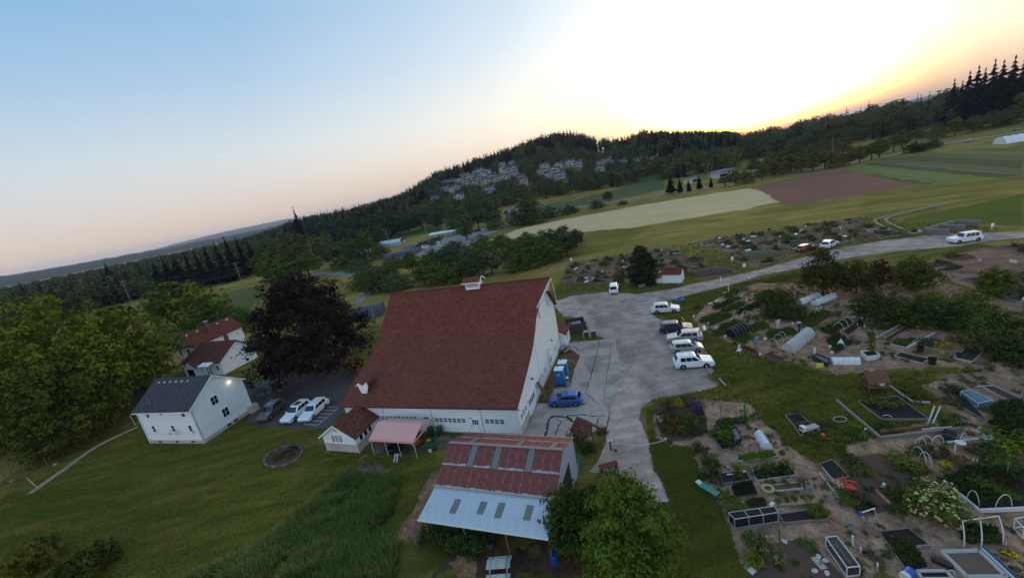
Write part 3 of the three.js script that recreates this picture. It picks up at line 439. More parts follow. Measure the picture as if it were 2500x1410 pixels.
  part(o, 'end_wall', gable([[-3.3, 0], [-3.3, 3.55], [-1.0, 4.5], [-1.0, 0]], L - .02, .05), clad, 'loose sheet at the far corner of the end wall');
  part(o, 'end_wall', gable([[3.4, 0], [3.4, 3.4], [0, 4.9], [-3.3, 3.55], [-3.3, 0]], .1, .06), clad); part(o, 'rear_wall', bx(L, 3.4, .05, L / 2, 1.75, -3.25), clad);
  part(o, 'doorway_shade_sheet', bx(.04, 2.9, 2.1, L + .0, 1.5, .1), M_BLACK);  // black sheet across the doorway, painting in the dark inside of the shed
}
// ---------------------------------------------------------------- white two-storey house with grey roof
function vents(o, pts, m) { for (const [x, y, z] of pts) part(o, 'roof_vent', rbx(.3, .16, .3, .04, x, y, z), m); }
{
  const o = thing('white_house', 'plain white two-storey house with dark grey roof beside the lawn', 'house', -45.6, 0, -50.36, -17.4 * D2R), L = 10.72, W = 8.11, e = 5.5, p = 8.25;
  part(o, 'foundation', wallBox(L - .06, .62, W - .06, -L / 2, .31, -W / 2), M_CONCRETE);
  part(o, 'wall', join([wallBox(L, e - .55, .16, -L / 2, (e + .55) / 2, -.08), wallBox(L, e - .55, .16, -L / 2, (e + .55) / 2, -W + .08), boxUV(gable([[0, .55], [0, e], [-W / 2, p - .12], [-W, e], [-W, .55]], 0, .16)), boxUV(gable([[0, .55], [0, e], [-W / 2, p - .12], [-W, e], [-W, .55]], -L + .16, .16))]), M_WHITE);
  const s = (p - e) / (W / 2), roof = part(o, 'roof', slab([[.35, e - .35 * s + .08], [-W / 2, p + .08], [-W - .35, e - .35 * s + .08]], -L - .32, .25, .12), M_DARKROOF);
  part(o, 'gutter', join([bx(L + .55, .1, .1, -L / 2 - .03, e - .32, .4), bx(.08, e, .08, -L + .05, e / 2, .06)]), M_TRIM);
  for (const q of [1, -1]) part(o, 'rake_board', plank([.26, p - .02, -W / 2], [.26, e - .3, -W / 2 + q * (W / 2 + .33)], .04, .18), M_TRIM);
  for (let k = 0; k < 8; k++) part(roof, 'roof_vent', rbx(.28, .14, .3, .03, -9.6 + k * 1.18, p - .32, -W / 2 + .62), k < 6 ? mat(.6, .6, .62, .5) : mat(.09, .09, .12, .6));
  part(roof, 'vent_pipe', cyl(.06, .06, .5, -8.2, e + .35, -.6), M_STEEL); part(roof, 'vent_pipe', cyl(.05, .05, .35, -7.1, e + .3, -.5), M_STEEL);
  for (const [x, y, w, h] of [[-8.6, 4.75, .55, .9], [-5.85, 4.95, .5, .5], [-3.75, 5.05, .3, .32], [-1.6, 4.8, .6, .95], [-8.6, 2.45, .55, .95], [-4.7, 2.5, .55, .9], [-1.35, 2.45, .6, .95], [-1.1, 1.9, .5, .35]]) window_(o, x, y, 0, w, h, 1, 2);
  for (const [z, y, w, h] of [[-3.3, 4.75, .95, 1.15], [-4.1, 2.3, .95, 1.2]]) window_(o, 0, y, z, w, h, 2, 2, Math.PI / 2);
  for (const x of [-8.6, -5.2, -2.1]) part(o, 'basement_vent', bx(.5, .25, .05, x, .32, .0), M_BLACK);
  for (const z of [-3.9, -5.0]) part(o, 'basement_vent', bx(.05, .3, .6, -.02, .3, z), M_BLACK);
  const dish = part(o, 'satellite_dish', join([(() => { const g = new THREE.SphereGeometry(.55, 14, 6, 0, 6.2832, 0, .7); g.rotateX(1.1); g.rotateZ(.4); g.translate(-4.35, 2.05, .35); return g; })(), beam([-4.3, 1.5, .02], [-4.3, 1.9, .35], .03)]), mat(.4, .43, .43, .6, { side: THREE.DoubleSide }));
  const lamp = part(o, 'floodlight', rbx(.14, .22, .3, .04, .12, 6.1, -6.1), mat(.9, .88, .8, .4, { emissive: lin(1, .9, .62), emissiveIntensity: 1.6 }));
  const pl = new THREE.PointLight(new THREE.Color(1, .86, .6), .35, 0, 2); pl.position.set(.4, 6.0, -6.1); pl.castShadow = true; o.add(pl);
  part(o, 'downpipe', bx(.08, 5.2, .08, .03, 2.9, -W + .1), M_TRIM); part(o, 'side_stoop', bx(.8, 1.1, 1.3, .4, .55, -W + .3), M_CONCRETE);
}
// ---------------------------------------------------------------- old farmhouse behind
{
  const o = thing('farmhouse', 'old white farmhouse with brown hip and gable roofs under the trees', 'house', -70.2, 0, -84.6, -20.6 * D2R);
  // main block: ridge runs away from the viewer; x -6.2..0, z 0..-11.6
  const W = 6.2, D = 11.4, e = 5.5, p = 8.0;
  part(o, 'wall', join([boxUV(prism([[-W, 0], [0, 0], [0, e], [-W / 2, p - .15], [-W, e]], .16, -.16)), boxUV(prism([[-W, 0], [0, 0], [0, e], [-W / 2, p - .15], [-W, e]], .16, -D)), wallBox(.16, e, D, -.08, e / 2, -D / 2), wallBox(.16, e, D, -W + .08, e / 2, -D / 2)]), M_WHITE);
  const g = slab([[-W / 2 - .45, e - .3], [0, p + .05], [W / 2 + .45, e - .3]], 0, D + .8, .12); g.rotateY(Math.PI / 2); g.translate(-W / 2, 0, .45);
  const rf = part(o, 'roof', g, M_BROWNROOF);
  part(o, 'gable_panel', prism([[-W + .3, e + .1], [-.3, e + .1], [-W / 2, p - .35]], .05, .01), M_GREYWALL, 'grey boarded gable above a dark pent roof'); part(o, 'pent_roof', bx(W + .7, .12, .8, -W / 2, e - .02, .3, 0, .25), mat(.03, .03, .03, .9));
  part(rf, 'chimney', bx(.62, 3.4, .62, -1.5, 7.4, -5.1), mat(.17, .085, .065, .9)); part(rf, 'chimney_cap', bx(.75, .15, .75, -1.5, 9.15, -5.1), M_CONCRETE);
  for (let k = 0; k < 5; k++) part(rf, 'roof_vent', rbx(.4, .2, .4, .05, -W / 2 + .75, p - .45, -.9 - k * 2.35), M_TRIM);
  window_(o, -2.2, 4.0, 0, 1.0, 1.5, 1, 2); window_(o, -4.8, 4.0, 0, .7, 1.2, 1, 2); window_(o, -1.9, 1.5, 0, 1.0, 1.5, 1, 2);
  // front wing
  const x0 = .2, x1 = 11.4, zf = 3.2, zr = -1.2, we = 3.0, wp = 5.7;
  part(o, 'wing_wall', join([wallBox(x1 - x0, we, .16, (x0 + x1) / 2, we / 2, zf), wallBox(.16, we, zf - zr + 3, x0 + .08, we / 2, (zf + zr - 3) / 2), boxUV(gable([[zf, 0], [zf, we], [zr, wp - .15], [zr - 3.4, we], [zr - 3.4, 0]], x1, .16))]), M_WHITE);
  const wr = part(o, 'wing_roof', slab([[zf + .4, we - .2], [zr, wp + .03], [zr - 3.6, we - .2]], (z) => x0 - .5 + (z < zf ? (zf + .4 - z) * .32 : 0), x1 + .35, .12), M_BROWNROOF);
  part(wr, 'chimney', bx(.6, 1.6, .6, 8.6, 6.1, -1.6), mat(.15, .07, .055, .9)); part(wr, 'roof_vent', rbx(.3, .2, .3, .04, 3.4, 3.75, 1.7), M_TRIM);
  part(o, 'bay', join([prism([[2.6, 0], [6.2, 0], [6.2, 2.4], [4.4, 3.7], [2.6, 2.4]], 1.5, zf)]), M_WHITE); window_(o, 4.4, 1.35, zf + 1.5, 2.2, 1.5, 1, 1);
  { const bg = slab([[-2.05, 2.3], [0, 3.85], [2.05, 2.3]], 0, 3.4, .08); bg.rotateY(Math.PI / 2); bg.translate(4.4, 0, zf + 1.65); part(o, 'bay_roof', bg, M_BROWNROOF); }
  part(o, 'porch_roof', bx(3.2, .12, 1.6, 8.4, 2.75, zf + .8, 0, .18), M_TRIM); part(o, 'porch_post', bx(.12, 2.6, .12, 9.8, 1.3, zf + 1.4), M_TRIM); part(o, 'porch_post', bx(.12, 2.6, .12, 7.0, 1.3, zf + 1.4), M_TRIM); part(o, 'front_door', bx(1.0, 2.0, .06, 7.6, 1.2, zf + .1), M_BLACK);
  const st = part(o, 'steps', bx(1.6, .5, 1.6, 8.2, .25, zf + 2.2), M_CONCRETE); for (const x of [7.3, 9.1]) part(st, 'handrail', plank([x, .5, zf + 3.1], [x, 1.5, zf + 1.4], .08, .1), M_TRIM);
  window_(o, 10.4, 1.6, zf + .08, .7, 1.0, 1, 2); window_(o, 1.6, 1.6, zf + .08, .6, 1.0, 1, 2);
}

// ---------------------------------------------------------------- vegetation
// a crown is many leaf-sized faces gathered in clumps over the lobes of its outline
function leaves(lobes, n, size, o = {}) {
  const { clump = .32, perLobe = 22, flat = .35, vary = .24, aspect = .55, floor = -1e9, fill = .25 } = o;
  const P = new Float32Array(n * 18), N = new Float32Array(n * 18), C = new Float32Array(n * 18);
  const w = lobes.map((l) => Math.pow(l.r[0] * l.r[1] * l.r[2], .62)), sum = w.reduce((a, b) => a + b, 0);
  const cl = lobes.map((l) => Array.from({ length: perLobe }, () => { let x, y, z, d; do { x = rr(-1, 1); y = rr(-1, 1); z = rr(-1, 1); d = Math.hypot(x, y, z); } while (d > 1 || d < .1); const q = rnd() < fill ? rr(.3, .7) : rr(.72, 1.02); return [x / d * q, y / d * q, z / d * q, lerp(1 - vary, 1 + vary, rnd()), rr(.7, 1.3)]; }));
  const v = new THREE.Vector3(), nr = new THREE.Vector3(), t = new THREE.Vector3(), b = new THREE.Vector3();
  for (let i = 0; i < n; i++) {
    let k = 0, q = rnd() * sum; while (k < lobes.length - 1 && (q -= w[k]) > 0) k++;
    const l = lobes[k], c = pick(cl[k]), s = clump * c[4];
    const gx = c[0] + (rnd() + rnd() + rnd() - 1.5) * s, gy = c[1] + (rnd() + rnd() + rnd() - 1.5) * s * .8, gz = c[2] + (rnd() + rnd() + rnd() - 1.5) * s;
    v.set(l.c[0] + gx * l.r[0], Math.max(floor, l.c[1] + gy * l.r[1]), l.c[2] + gz * l.r[2]);
    nr.set(gx * .8 + rr(-1, 1) * .7, gy + flat + rr(-1, 1) * .7, gz * .8 + rr(-1, 1) * .7).normalize();
    t.set(rr(-1, 1), rr(-1, .6), rr(-1, 1)).cross(nr).normalize(); b.crossVectors(nr, t);
    const S = size * rr(.65, 1.35), A = S * aspect, col = c[3] * rr(.88, 1.12), yel = rr(.93, 1.1), o3 = i * 18;
    const q4 = [[t, -S * .5, b, 0, 0], [t, 0, b, A * .5, .12], [t, S * .5, b, 0, 0], [t, 0, b, -A * .5, .12]].map(([e, f, h, g, lift]) => [v.x + e.x * f + h.x * g + nr.x * lift * S, v.y + e.y * f + h.y * g + nr.y * lift * S, v.z + e.z * f + h.z * g + nr.z * lift * S]);
    [0, 2, 1, 0, 3, 2].forEach((a, m) => { P.set(q4[a], o3 + m * 3); N[o3 + m * 3] = nr.x; N[o3 + m * 3 + 1] = nr.y; N[o3 + m * 3 + 2] = nr.z; C[o3 + m * 3] = col * yel; C[o3 + m * 3 + 1] = col; C[o3 + m * 3 + 2] = col * .9; });
  }
  const g = new THREE.BufferGeometry(); g.setAttribute('position', new THREE.BufferAttribute(P, 3)); g.setAttribute('normal', new THREE.BufferAttribute(N, 3)); g.setAttribute('color', new THREE.BufferAttribute(C, 3)); return g;
}
const leafMat = (r, g, b) => matte({ color: lin(r * 1.25, g * 1.08, b * .8), vertexColors: true, roughness: .8, side: THREE.DoubleSide });
const L_MAPLE = leafMat(.105, .14, .013), L_MID = leafMat(.06, .10, .018), L_DARK = leafMat(.034, .06, .02), L_OLIVE = leafMat(.078, .094, .02), L_SAGE = leafMat(.075, .10, .055), L_LIME = leafMat(.12, .16, .016), L_BEECH = leafMat(.021, .0125, .016), L_RED = leafMat(.055, .018, .02), L_YEW = leafMat(.022, .032, .017), L_CONIF = leafMat(.034, .05, .028), L_BRIGHT = leafMat(.07, .115, .018), L_GOLD = leafMat(.15, .13, .02), L_PURPLE = leafMat(.09, .06, .17), L_RUST = leafMat(.11, .065, .03), L_GREY = leafMat(.09, .10, .085), L_BROWN = leafMat(.075, .058, .026), L_WHITE = leafMat(.45, .45, .40), L_YEL = leafMat(.45, .36, .02), L_ORANGE = leafMat(.42, .14, .015), L_PINK = leafMat(.5, .3, .3);
const M_BARK = mat(.06, .048, .038, .95), M_GREYBARK = mat(.12, .105, .09, .95);
function trunkGeo(h, r, limbs, spread) { const l = [beam([0, 0, 0], [rr(-.02, .02) * h, h * .55, rr(-.02, .02) * h], r, 8, r * .62)]; for (let i = 0; i < limbs; i++) { const a = i / limbs * 6.283 + rr(-.4, .4), s = rr(.55, 1) * spread, y0 = h * rr(.22, .5); l.push(beam([0, y0, 0], [Math.cos(a) * s * .55, y0 + (h - y0) * rr(.35, .6), Math.sin(a) * s * .55], r * .45, 6, r * .16)); } return join(l); }
const ring = (n, rad, y, r, jr = .15) => Array.from({ length: n }, (_, i) => { const a = i / n * 6.283 + rr(-.3, .3), q = rad * rr(.8, 1.15), k = r * rr(1 - jr, 1 + jr); return { c: [Math.cos(a) * q, y * rr(.92, 1.08), Math.sin(a) * q], r: [k, k * rr(.75, .95), k] }; });
function proto(parts) { const o = new THREE.Group(); for (const [n, g, m] of parts) part(o, n, g, m); return o; }
// nominal trees 10 m tall
const BROAD = [
  () => [...ring(6, 2.0, 3.6, 1.9), ...ring(6, 2.1, 5.9, 1.8), ...ring(4, 1.1, 8.0, 1.6), { c: [0, 5.5, 0], r: [2.6, 3.6, 2.6] }],
  () => [...ring(5, 1.5, 3.0, 1.7), ...ring(5, 1.7, 5.2, 1.7), ...ring(4, 1.1, 7.4, 1.5), { c: [0, 8.9, 0], r: [1.1, 1.2, 1.1] }],
  () => [...ring(7, 2.9, 4.2, 1.9), ...ring(6, 2.2, 6.4, 1.8), ...ring(3, 1.0, 7.9, 1.5)],
  () => [...ring(8, 3.4, 1.8, 2.3), ...ring(7, 3.0, 4.2, 2.4), ...ring(5, 2.0, 6.8, 2.1), { c: [.3, 8.2, .2], r: [1.8, 1.7, 1.8] }, { c: [0, 4, 0], r: [3, 3.6, 3] }],
].map((f, i) => ({ crown: leaves(f(), 2600, .62, { perLobe: 16, clump: .3 }), far: leaves(f(), 420, 1.25, { perLobe: 10, clump: .3 }), trunk: trunkGeo(8, .28, 5, 2.4) }));
const BUSH = [0, 1, 2, 3].map((i) => leaves([{ c: [0, .48, 0], r: [.78, .52, .78] }, ...ring(5, .55, .42, .45)], 520, .17, { perLobe: 12, clump: .34, floor: .02 }));
const TUFT = [0, 1, 2].map((i) => leaves([{ c: [0, .42, 0], r: [.8, .5, .8] }, ...ring(3, .4, .4, .4)], 130, .30, { perLobe: 10, clump: .4, floor: .02 }));
// conifers: whorls of drooping, ragged boughs
function conifer(h, r, tiers, perTier, droop = .35) {
  const P = [], N = [], C = [];
  for (let k = 0; k < tiers; k++) {
    const t = k / (tiers - 1), y = lerp(h * .10, h * .985, t), R = r * Math.pow(1 - t, .85) * rr(.82, 1.15) + .12, n = Math.max(4, Math.round(perTier * (1 - t * .6)));
    for (let i = 0; i < n; i++) {
      const a = (i + rnd()) / n * 6.283, q = R * rr(.65, 1.12), wd = q * rr(.22, .36) + .1, dy = -q * droop * rr(.5, 1.3), ca = Math.cos(a), sa = Math.sin(a), y1 = y + rr(-.3, .3) * h / tiers, col = rr(.65, 1.3);
      const tip = [ca * q, y1 + dy, sa * q], l = [ca * q * .5 - sa * wd, y1 + dy * .35 - wd * .3, sa * q * .5 + ca * wd], m = [ca * q * .5 + sa * wd, y1 + dy * .35 - wd * .3, sa * q * .5 - ca * wd], top = [ca * q * .45, y1 + dy * .2 + wd * .45, sa * q * .45], base = [0, y1 + h / tiers * .7, 0];
      for (const tri of [[base, top, l], [base, m, top], [l, top, tip], [top, m, tip]]) for (const p of tri) { P.push(...p); N.push(ca * .7, .7, sa * .7); C.push(col, col, col); }
    }
  }
  const g = new THREE.BufferGeometry(); g.setAttribute('position', new THREE.Float32BufferAttribute(P, 3)); g.setAttribute('normal', new THREE.Float32BufferAttribute(N, 3)); g.setAttribute('color', new THREE.Float32BufferAttribute(C, 3)); return g;
}
const CONIF = [[10, 2.1, 14, 11, .32], [10, 1.6, 15, 10, .45], [10, 2.6, 13, 12, .25]].map((a) => ({ crown: conifer(...a), trunk: cyl(.2, .06, 8, 0, 0, 0, 7) }));
const CONIF_FAR = [[10, 1.9, 8, 6, .35], [10, 1.5, 9, 5, .4], [10, 2.2, 7, 7, .3]].map((a) => conifer(...a));

function tree(kind, v, m, name, label, x, z, h, wide, group, bark = M_BARK, y = 0) {
  const s = kind === 'broad' ? BROAD[v] : CONIF[v], o = thing(name, label, 'tree', x, y, z, rr(0, 6.28), group); o.scale.set(h / 10 * wide, h / 10, h / 10 * wide);
  part(o, 'crown', s.crown, m); part(o, 'trunk', s.trunk, bark); return o;
}
function bush(m, name, label, x, z, r, h, group, category = 'shrub', y = 0) { const o = single(name, BUSH[Math.floor(rnd() * 4)], m, label, category, x, y, z, rr(0, 6.28), group); o.scale.set(r, h, r); return o; }

// ---- hand-shaped trees near the buildings
function bigTree(name, label, x, z, lobes, n, size, m, trunkH, r, limbs, spread, bark = M_BARK, opt = {}) { const o = thing(name, label, 'tree', x, 0, z, 0); part(o, 'crown', leaves(lobes, n, size, opt), m); part(o, 'trunk', trunkGeo(trunkH, r, limbs, spread), bark); return o; }
const mapleLobes = (h, w) => [...ring(7, w * .55, h * .17, w * .36), ...ring(7, w * .64, h * .33, w * .42), ...ring(8, w * .66, h * .50, w * .40), ...ring(6, w * .48, h * .70, w * .36), ...ring(4, w * .2, h * .85, w * .30), { c: [0, h * .5, 0], r: [w * .6, h * .36, w * .6] }];
bigTree('maple_tree', 'broad green maple at the far left edge of the photo', -90, -64, mapleLobes(21.5, 12), 15000, .7, L_MAPLE, 18, .6, 6, 6);
bigTree('maple_tree', 'tall bright green maple, highest of the group left of the white house', -77.5, -66.5, mapleLobes(23.2, 10.5), 19000, .66, L_MAPLE, 19, .6, 7, 6);
bigTree('maple_tree', 'green maple crowding the left wall of the old farmhouse', -77, -77.5, mapleLobes(20, 7.5), 12000, .64, L_MAPLE, 16, .5, 6, 5);
bigTree('maple_tree', 'dark low maple in front of the maple group, above the stake rows', -72, -58.5, mapleLobes(14.5, 7), 10000, .58, leafMat(.06, .08, .012), 11, .4, 6, 4.5);
bigTree('copper_beech', 'dark purple copper beech standing left of the barn', -36.4, -68.0, [...ring(8, 6.8, 4.6, 3.6), ...ring(8, 7.0, 8.6, 3.6), ...ring(7, 5.6, 12.4, 3.4), ...ring(5, 3, 15.6, 2.8), { c: [0, 17.4, 0], r: [2.6, 2.2, 2.6] }, { c: [0, 9, 0], r: [7, 7, 7] }], 30000, .5, L_BEECH, 15, .6, 9, 8, M_GREYBARK, { vary: .3 });
const yewL = [0, 1, 2, 3, 4, 5].map((k) => ({ c: [0, .9 + k * 1.25, 0], r: [[2.5, 3.0, 3.0, 2.7, 2.2, 1.4][k], 1.25, [2.5, 3.0, 3.0, 2.7, 2.2, 1.4][k]] }));
bigTree('yew_tree', 'dense dark egg-shaped evergreen beside the little white shed', 28.4, -83.8, yewL, 13000, .42, L_YEW, 4, .3, 3, 1, M_BARK, { perLobe: 46, clump: .3, vary: .25, fill: .1 });
const nearL = (h, w) => [...ring(7, w * .55, h * .28, w * .42), ...ring(7, w * .6, h * .5, w * .42), ...ring(5, w * .42, h * .72, w * .36), ...ring(3, w * .15, h * .88, w * .3), { c: [0, h * .45, 0], r: [w * .55, h * .34, w * .55] }];
bigTree('broadleaf_tree', 'bright leafy tree at the bottom edge right of the rusty shed', 4.3, -20.6, nearL(7.7, 3.3), 17000, .24, L_BRIGHT, 5.5, .22, 6, 2.4, M_BARK, { perLobe: 26 });
bigTree('broadleaf_tree', 'darker leafy tree against the right end of the lean-to', 1.0, -23.6, nearL(5.7, 2.35), 9500, .22, leafMat(.034, .062, .016), 4, .16, 5, 1.8, M_BARK, { perLobe: 22 });
bigTree('broadleaf_tree', 'low green tree behind the bright one, beside the red bench', 2.9, -24.6, nearL(4.2, 1.8), 5200, .2, leafMat(.05, .085, .016), 3, .13, 4, 1.3, M_BARK, { perLobe: 20 });
for (const [x, z, r, h, l] of [[-9.6, -26.2, 1.1, 1.7, 'leafy bush at the left end of the lean-to'], [-8.0, -25.6, 1.2, 1.9, 'leafy bush under the middle of the lean-to edge'], [-6.4, -25.0, 1.2, 1.7, 'leafy bush under the lean-to, next to the wooden post'], [-10.6, -26.7, .8, 1.2, 'small leafy bush beside the wire roll']]) { const g = leaves([...ring(6, .55, .5, .5), { c: [0, .6, 0], r: [.7, .5, .7] }], 1700, .13, { floor: .03 }); const o = single('bush', g, leafMat(.035, .07, .02), l, 'shrub', x, 0, z); o.scale.set(r, h, r); }
for (const [p, r, h, l] of [[[-49.27,-32.34], 2.0, 2.6, 'yellow-green shrub in the bottom left corner'], [[-41.41,-30.52], 1.9, 2.6, 'dark green shrub at the bottom edge of the lawn'], [[-44.15,-29.91], 1.5, 1.5, 'low shrub between the two at the bottom left edge']]) { const g = leaves([...ring(7, .6, .5, .48), { c: [0, .6, 0], r: [.7, .55, .7] }], 2600, .13, { floor: .03, vary: .4 }); const o = single('shrub', g, l[0] === 'y' ? leafMat(.10, .10, .015) : leafMat(.045, .058, .014), l, 'shrub', p[0], 0, p[1]); o.scale.set(r, h, r); }

// ---- hedge of bushy trees behind the barn
const HEDGE = [[[-51.18,-141.75],[-42.19,-131.47],[-34.58,-128.36],[-28.18,-126.62],[-22.02,-125.53],[-15.86,-123.26],[-10.01,-124.02],[-4.12,-122.98],[1.72,-122.54],[7.63,-123.29],[13.79,-125.27],[20.86,-129.64]], [[-53.34,-155.05],[-46.09,-155.29],[-37.46,-152.82],[-29.23,-151.29],[-21.15,-149.8],[-13.18,-147.48],[-5.44,-143.62],[2.04,-142.27],[9.31,-140.17],[16.31,-142.7],[21.45,-142.08]], [[-48.97,-173.98],[-39.97,-174.31],[-30.14,-169.02],[-21.16,-167.17],[-10.63,-165.42],[-0.41,-160.68],[9.53,-159.06],[17.62,-157.42]]];
HEDGE.forEach((row, k) => row.forEach(([x, z], i) => tree('broad', [3, 3, 3, 0][(i + k) % 4], [L_MID, L_SAGE, L_MID, L_DARK, leafMat(.055, .095, .025)][(i * 3 + k) % 5], 'hedge_tree', ['bushy tree in the hedge belt behind the barn, front row', 'bushy tree in the hedge belt behind the barn, middle row', 'bushy tree in the hedge belt behind the barn, back row'][k], x + rr(-1.5, 1.5), z + rr(-1.5, 1.5), [6.6, 7.6, 7.2][k] * rr(.85, 1.2), rr(1.35, 1.75), 'hedge belt behind the barn')));
{ const [x, z, h] = [25.48,-139.89,7.02]; tree('broad', 0, L_DARK, 'round_tree', 'lone round dark tree at the right end of the hedge belt', x, z, h, 1.05); }

// ---- mid-distance trees, one by one: crown-top pixel survey -> [x, z, height]
const MIDS = [
  // between farmhouse, beech and far field
  ['broad', 1, L_MID, [-114.99,-135.41,16.16], 1.05], ['broad', 0, leafMat(.075, .095, .016), [-114.28,-141.4,15.73], 1.1], ['broad', 3, L_MAPLE, [-103.09,-132.8,14.42], 1.0], ['broad', 3, L_MID, [-98.12,-126.03,8.35], 1.2], ['broad', 3, L_OLIVE, [-102.84,-139.13,5.65], 1.3], ['broad', 3, L_MID, [-90.58,-128.86,5.26], 1.3], ['broad', 3, L_MID, [-79.41,-117.42,5.61], 1.2],
  ['broad', 0, L_MID, [-116.77,-202.5,17.96], 1.0], ['broad', 2, L_DARK, [-100.2,-189.05,16.22], 1.0], ['broad', 2, L_MID, [-92.44,-189.32,13.88], 1.0], ['broad', 0, L_MID, [-98.28,-175.98,15.38], 1.0],
  ['broad', 1, L_OLIVE, [-183.65,-326.78,21.71], 1.0], ['broad', 0, L_OLIVE, [-156.48,-302.14,21.01], 1.0], ['broad', 0, leafMat(.07, .085, .025), [-133.02,-274.75,20.26], 1.0], ['broad', 2, L_OLIVE, [-112.07,-253.21,17.69], 1.0], ['broad', 0, L_SAGE, [-93.86,-224.67,14.64], 1.0], ['broad', 1, L_OLIVE, [-85.5,-225.91,13.54], 1.0], ['broad', 3, L_DARK, [-74.49,-208.87,11.93], 1.0], ['broad', 3, L_MID, [-82.16,-205.57,7.11], 1.4], ['broad', 3, L_SAGE, [-69.24,-188.47,6.35], 1.4],
  ['broad', 0, L_DARK, [-176.28,-407.03,24.63], 1.0], ['broad', 2, L_DARK, [-156.61,-403.46,24.37], 1.0], ['broad', 0, L_DARK, [-125.83,-366.34,23.97], 1.0], ['broad', 2, L_DARK, [-104.6,-349.52,22.86], 1.0], ['broad', 1, L_DARK, [-93.49,-360.94,22.82], 1.0], ['broad', 0, L_DARK, [-77.62,-350.51,19.37], 1.0], ['broad', 2, L_DARK, [-66.9,-357.58,17.94], 1.0], ['broad', 0, L_MID, [-82.4,-249.97,14.86], 1.0], ['broad', 0, L_DARK, [-106.67,-292.07,17.85], 1.0], ['broad', 2, L_DARK, [-90.51,-295.14,15.61], 1.0], ['broad', 3, L_OLIVE, [-67.26,-221.71,8.73], 1.0],
  ['broad', 0, L_DARK, [-49.79,-333.76,15.1], 1.0], ['broad', 1, L_MID, [-30.58,-268.96,11.46], 1.0], ['broad', 0, L_MID, [-19.29,-225.74,11.52], 1.0], ['broad', 0, L_MID, [-25.39,-277.12,13.16], 1.0], ['broad', 2, L_DARK, [-14.02,-275.11,13.32], 1.0], ['broad', 0, L_DARK, [-3.92,-264.38,14.65], 1.0], ['broad', 3, L_MID, [-2.81,-249.9,7.12], 1.3], ['broad', 1, L_MID, [17.88,-248.22,19.12], 1.1], ['broad', 3, L_DARK, [20.08,-243.67,9.85], 1.5], ['broad', 3, L_MID, [10.64,-254.83,9.28], 1.2], ['broad', 3, L_DARK, [33.03,-259.58,7.07], 1.7], ['broad', 3, L_DARK, [44.52,-258.25,5.73], 1.4], ['broad', 3, L_MID, [48.89,-261.44,4.22], 1.3], ['broad', 3, L_DARK, [63.3,-259.52,5.47], 1.5], ['broad', 0, L_DARK, [79.09,-289.19,7.49], 1.1], ['broad', 3, L_DARK, [76.93,-249.05,3.01], 1.6], ['broad', 3, L_DARK, [-24,-197.38,4.1], 1.4],
];
MIDS.forEach(([k, v, m, [x, z, h], w], i) => tree(k, v, m, 'broadleaf_tree', x < -60 && z > -260 ? 'green tree standing behind the farmhouse and the copper beech' : 'green tree in the belt round the distant nursery', x, z, h * 1.03, w * 1.3, x < -60 && z > -260 ? 'trees behind the farmhouse' : 'trees round the nursery', M_BARK, land(x, z)));
// tall conifers in the left belt
for (const p of [[-221.57,-262.76,19.77], [-203.86,-249.59,20.85], [-199.56,-252.36,21.3], [-184.56,-241.93,21.92], [-179.75,-243.18,22.24], [-178.22,-250.26,23.33], [-166.33,-242.76,24.6], [-167.42,-254.61,26.21], [-166.04,-262.89,25.4], [-158.71,-261.32,22.6], [-352.37,-370.18,23.07], [-282.05,-307.75,16.75], [-454.97,-390.58,21.33], [-400.67,-356.87,19.51], [-378.06,-347.84,16.47], [-332.61,-316.77,15.03], [-304.88,-303.29,15.02], [-250.74,-281.14,13.89]]) { const [x, z, h] = p; tree('conifer', Math.floor(rnd() * 3), L_CONIF, 'fir_tree', 'dark fir in the row beyond the maples on the left', x, z, Math.min(h, 30), 1.25, 'firs beyond the maples', M_GREYBARK, land(x, z)); }
{ const [x, z, h] = [-200.15,-420.88,39.59]; tree('conifer', 2, L_CONIF, 'fir_tree', 'lone tall fir sticking up above the left tree line', x, z, h, .72, null, M_GREYBARK, land(x, z)); }
// firs beside the far road and at the right edge
for (const [p, s] of [[[112.59,-261.59,12.15], 1.3], [[115.9,-255.91,9.63], 1.1], [[119.05,-250.79,7.96], 1.1], [[126.91,-252.98,9.26], 1.0], [[132.4,-249.45,7.41], .9]]) tree('conifer', 2, L_CONIF, 'fir_tree', 'small dark fir beside the far road', p[0], p[1], p[2], s, 'firs beside the far road');
{ const R = [[48.5, 480, 33], [49.0, 500, 30], [49.4, 470, 36], [49.9, 490, 38], [50.3, 470, 36], [50.8, 500, 40], [51.3, 480, 38], [51.9, 490, 39], [52.4, 470, 36], [53.0, 480, 38], [50.0, 430, 26], [51.6, 430, 27]]; for (const [az, r, h] of R) { const x = Math.sin(az * D2R) * r, z = -Math.cos(az * D2R) * r; tree('conifer', 2, L_CONIF, 'fir_tree', 'tall fir in the cluster on the right skyline', x, z, h, rr(.95, 1.3), 'tall firs on the right skyline', M_BARK, land(x, z)); } }
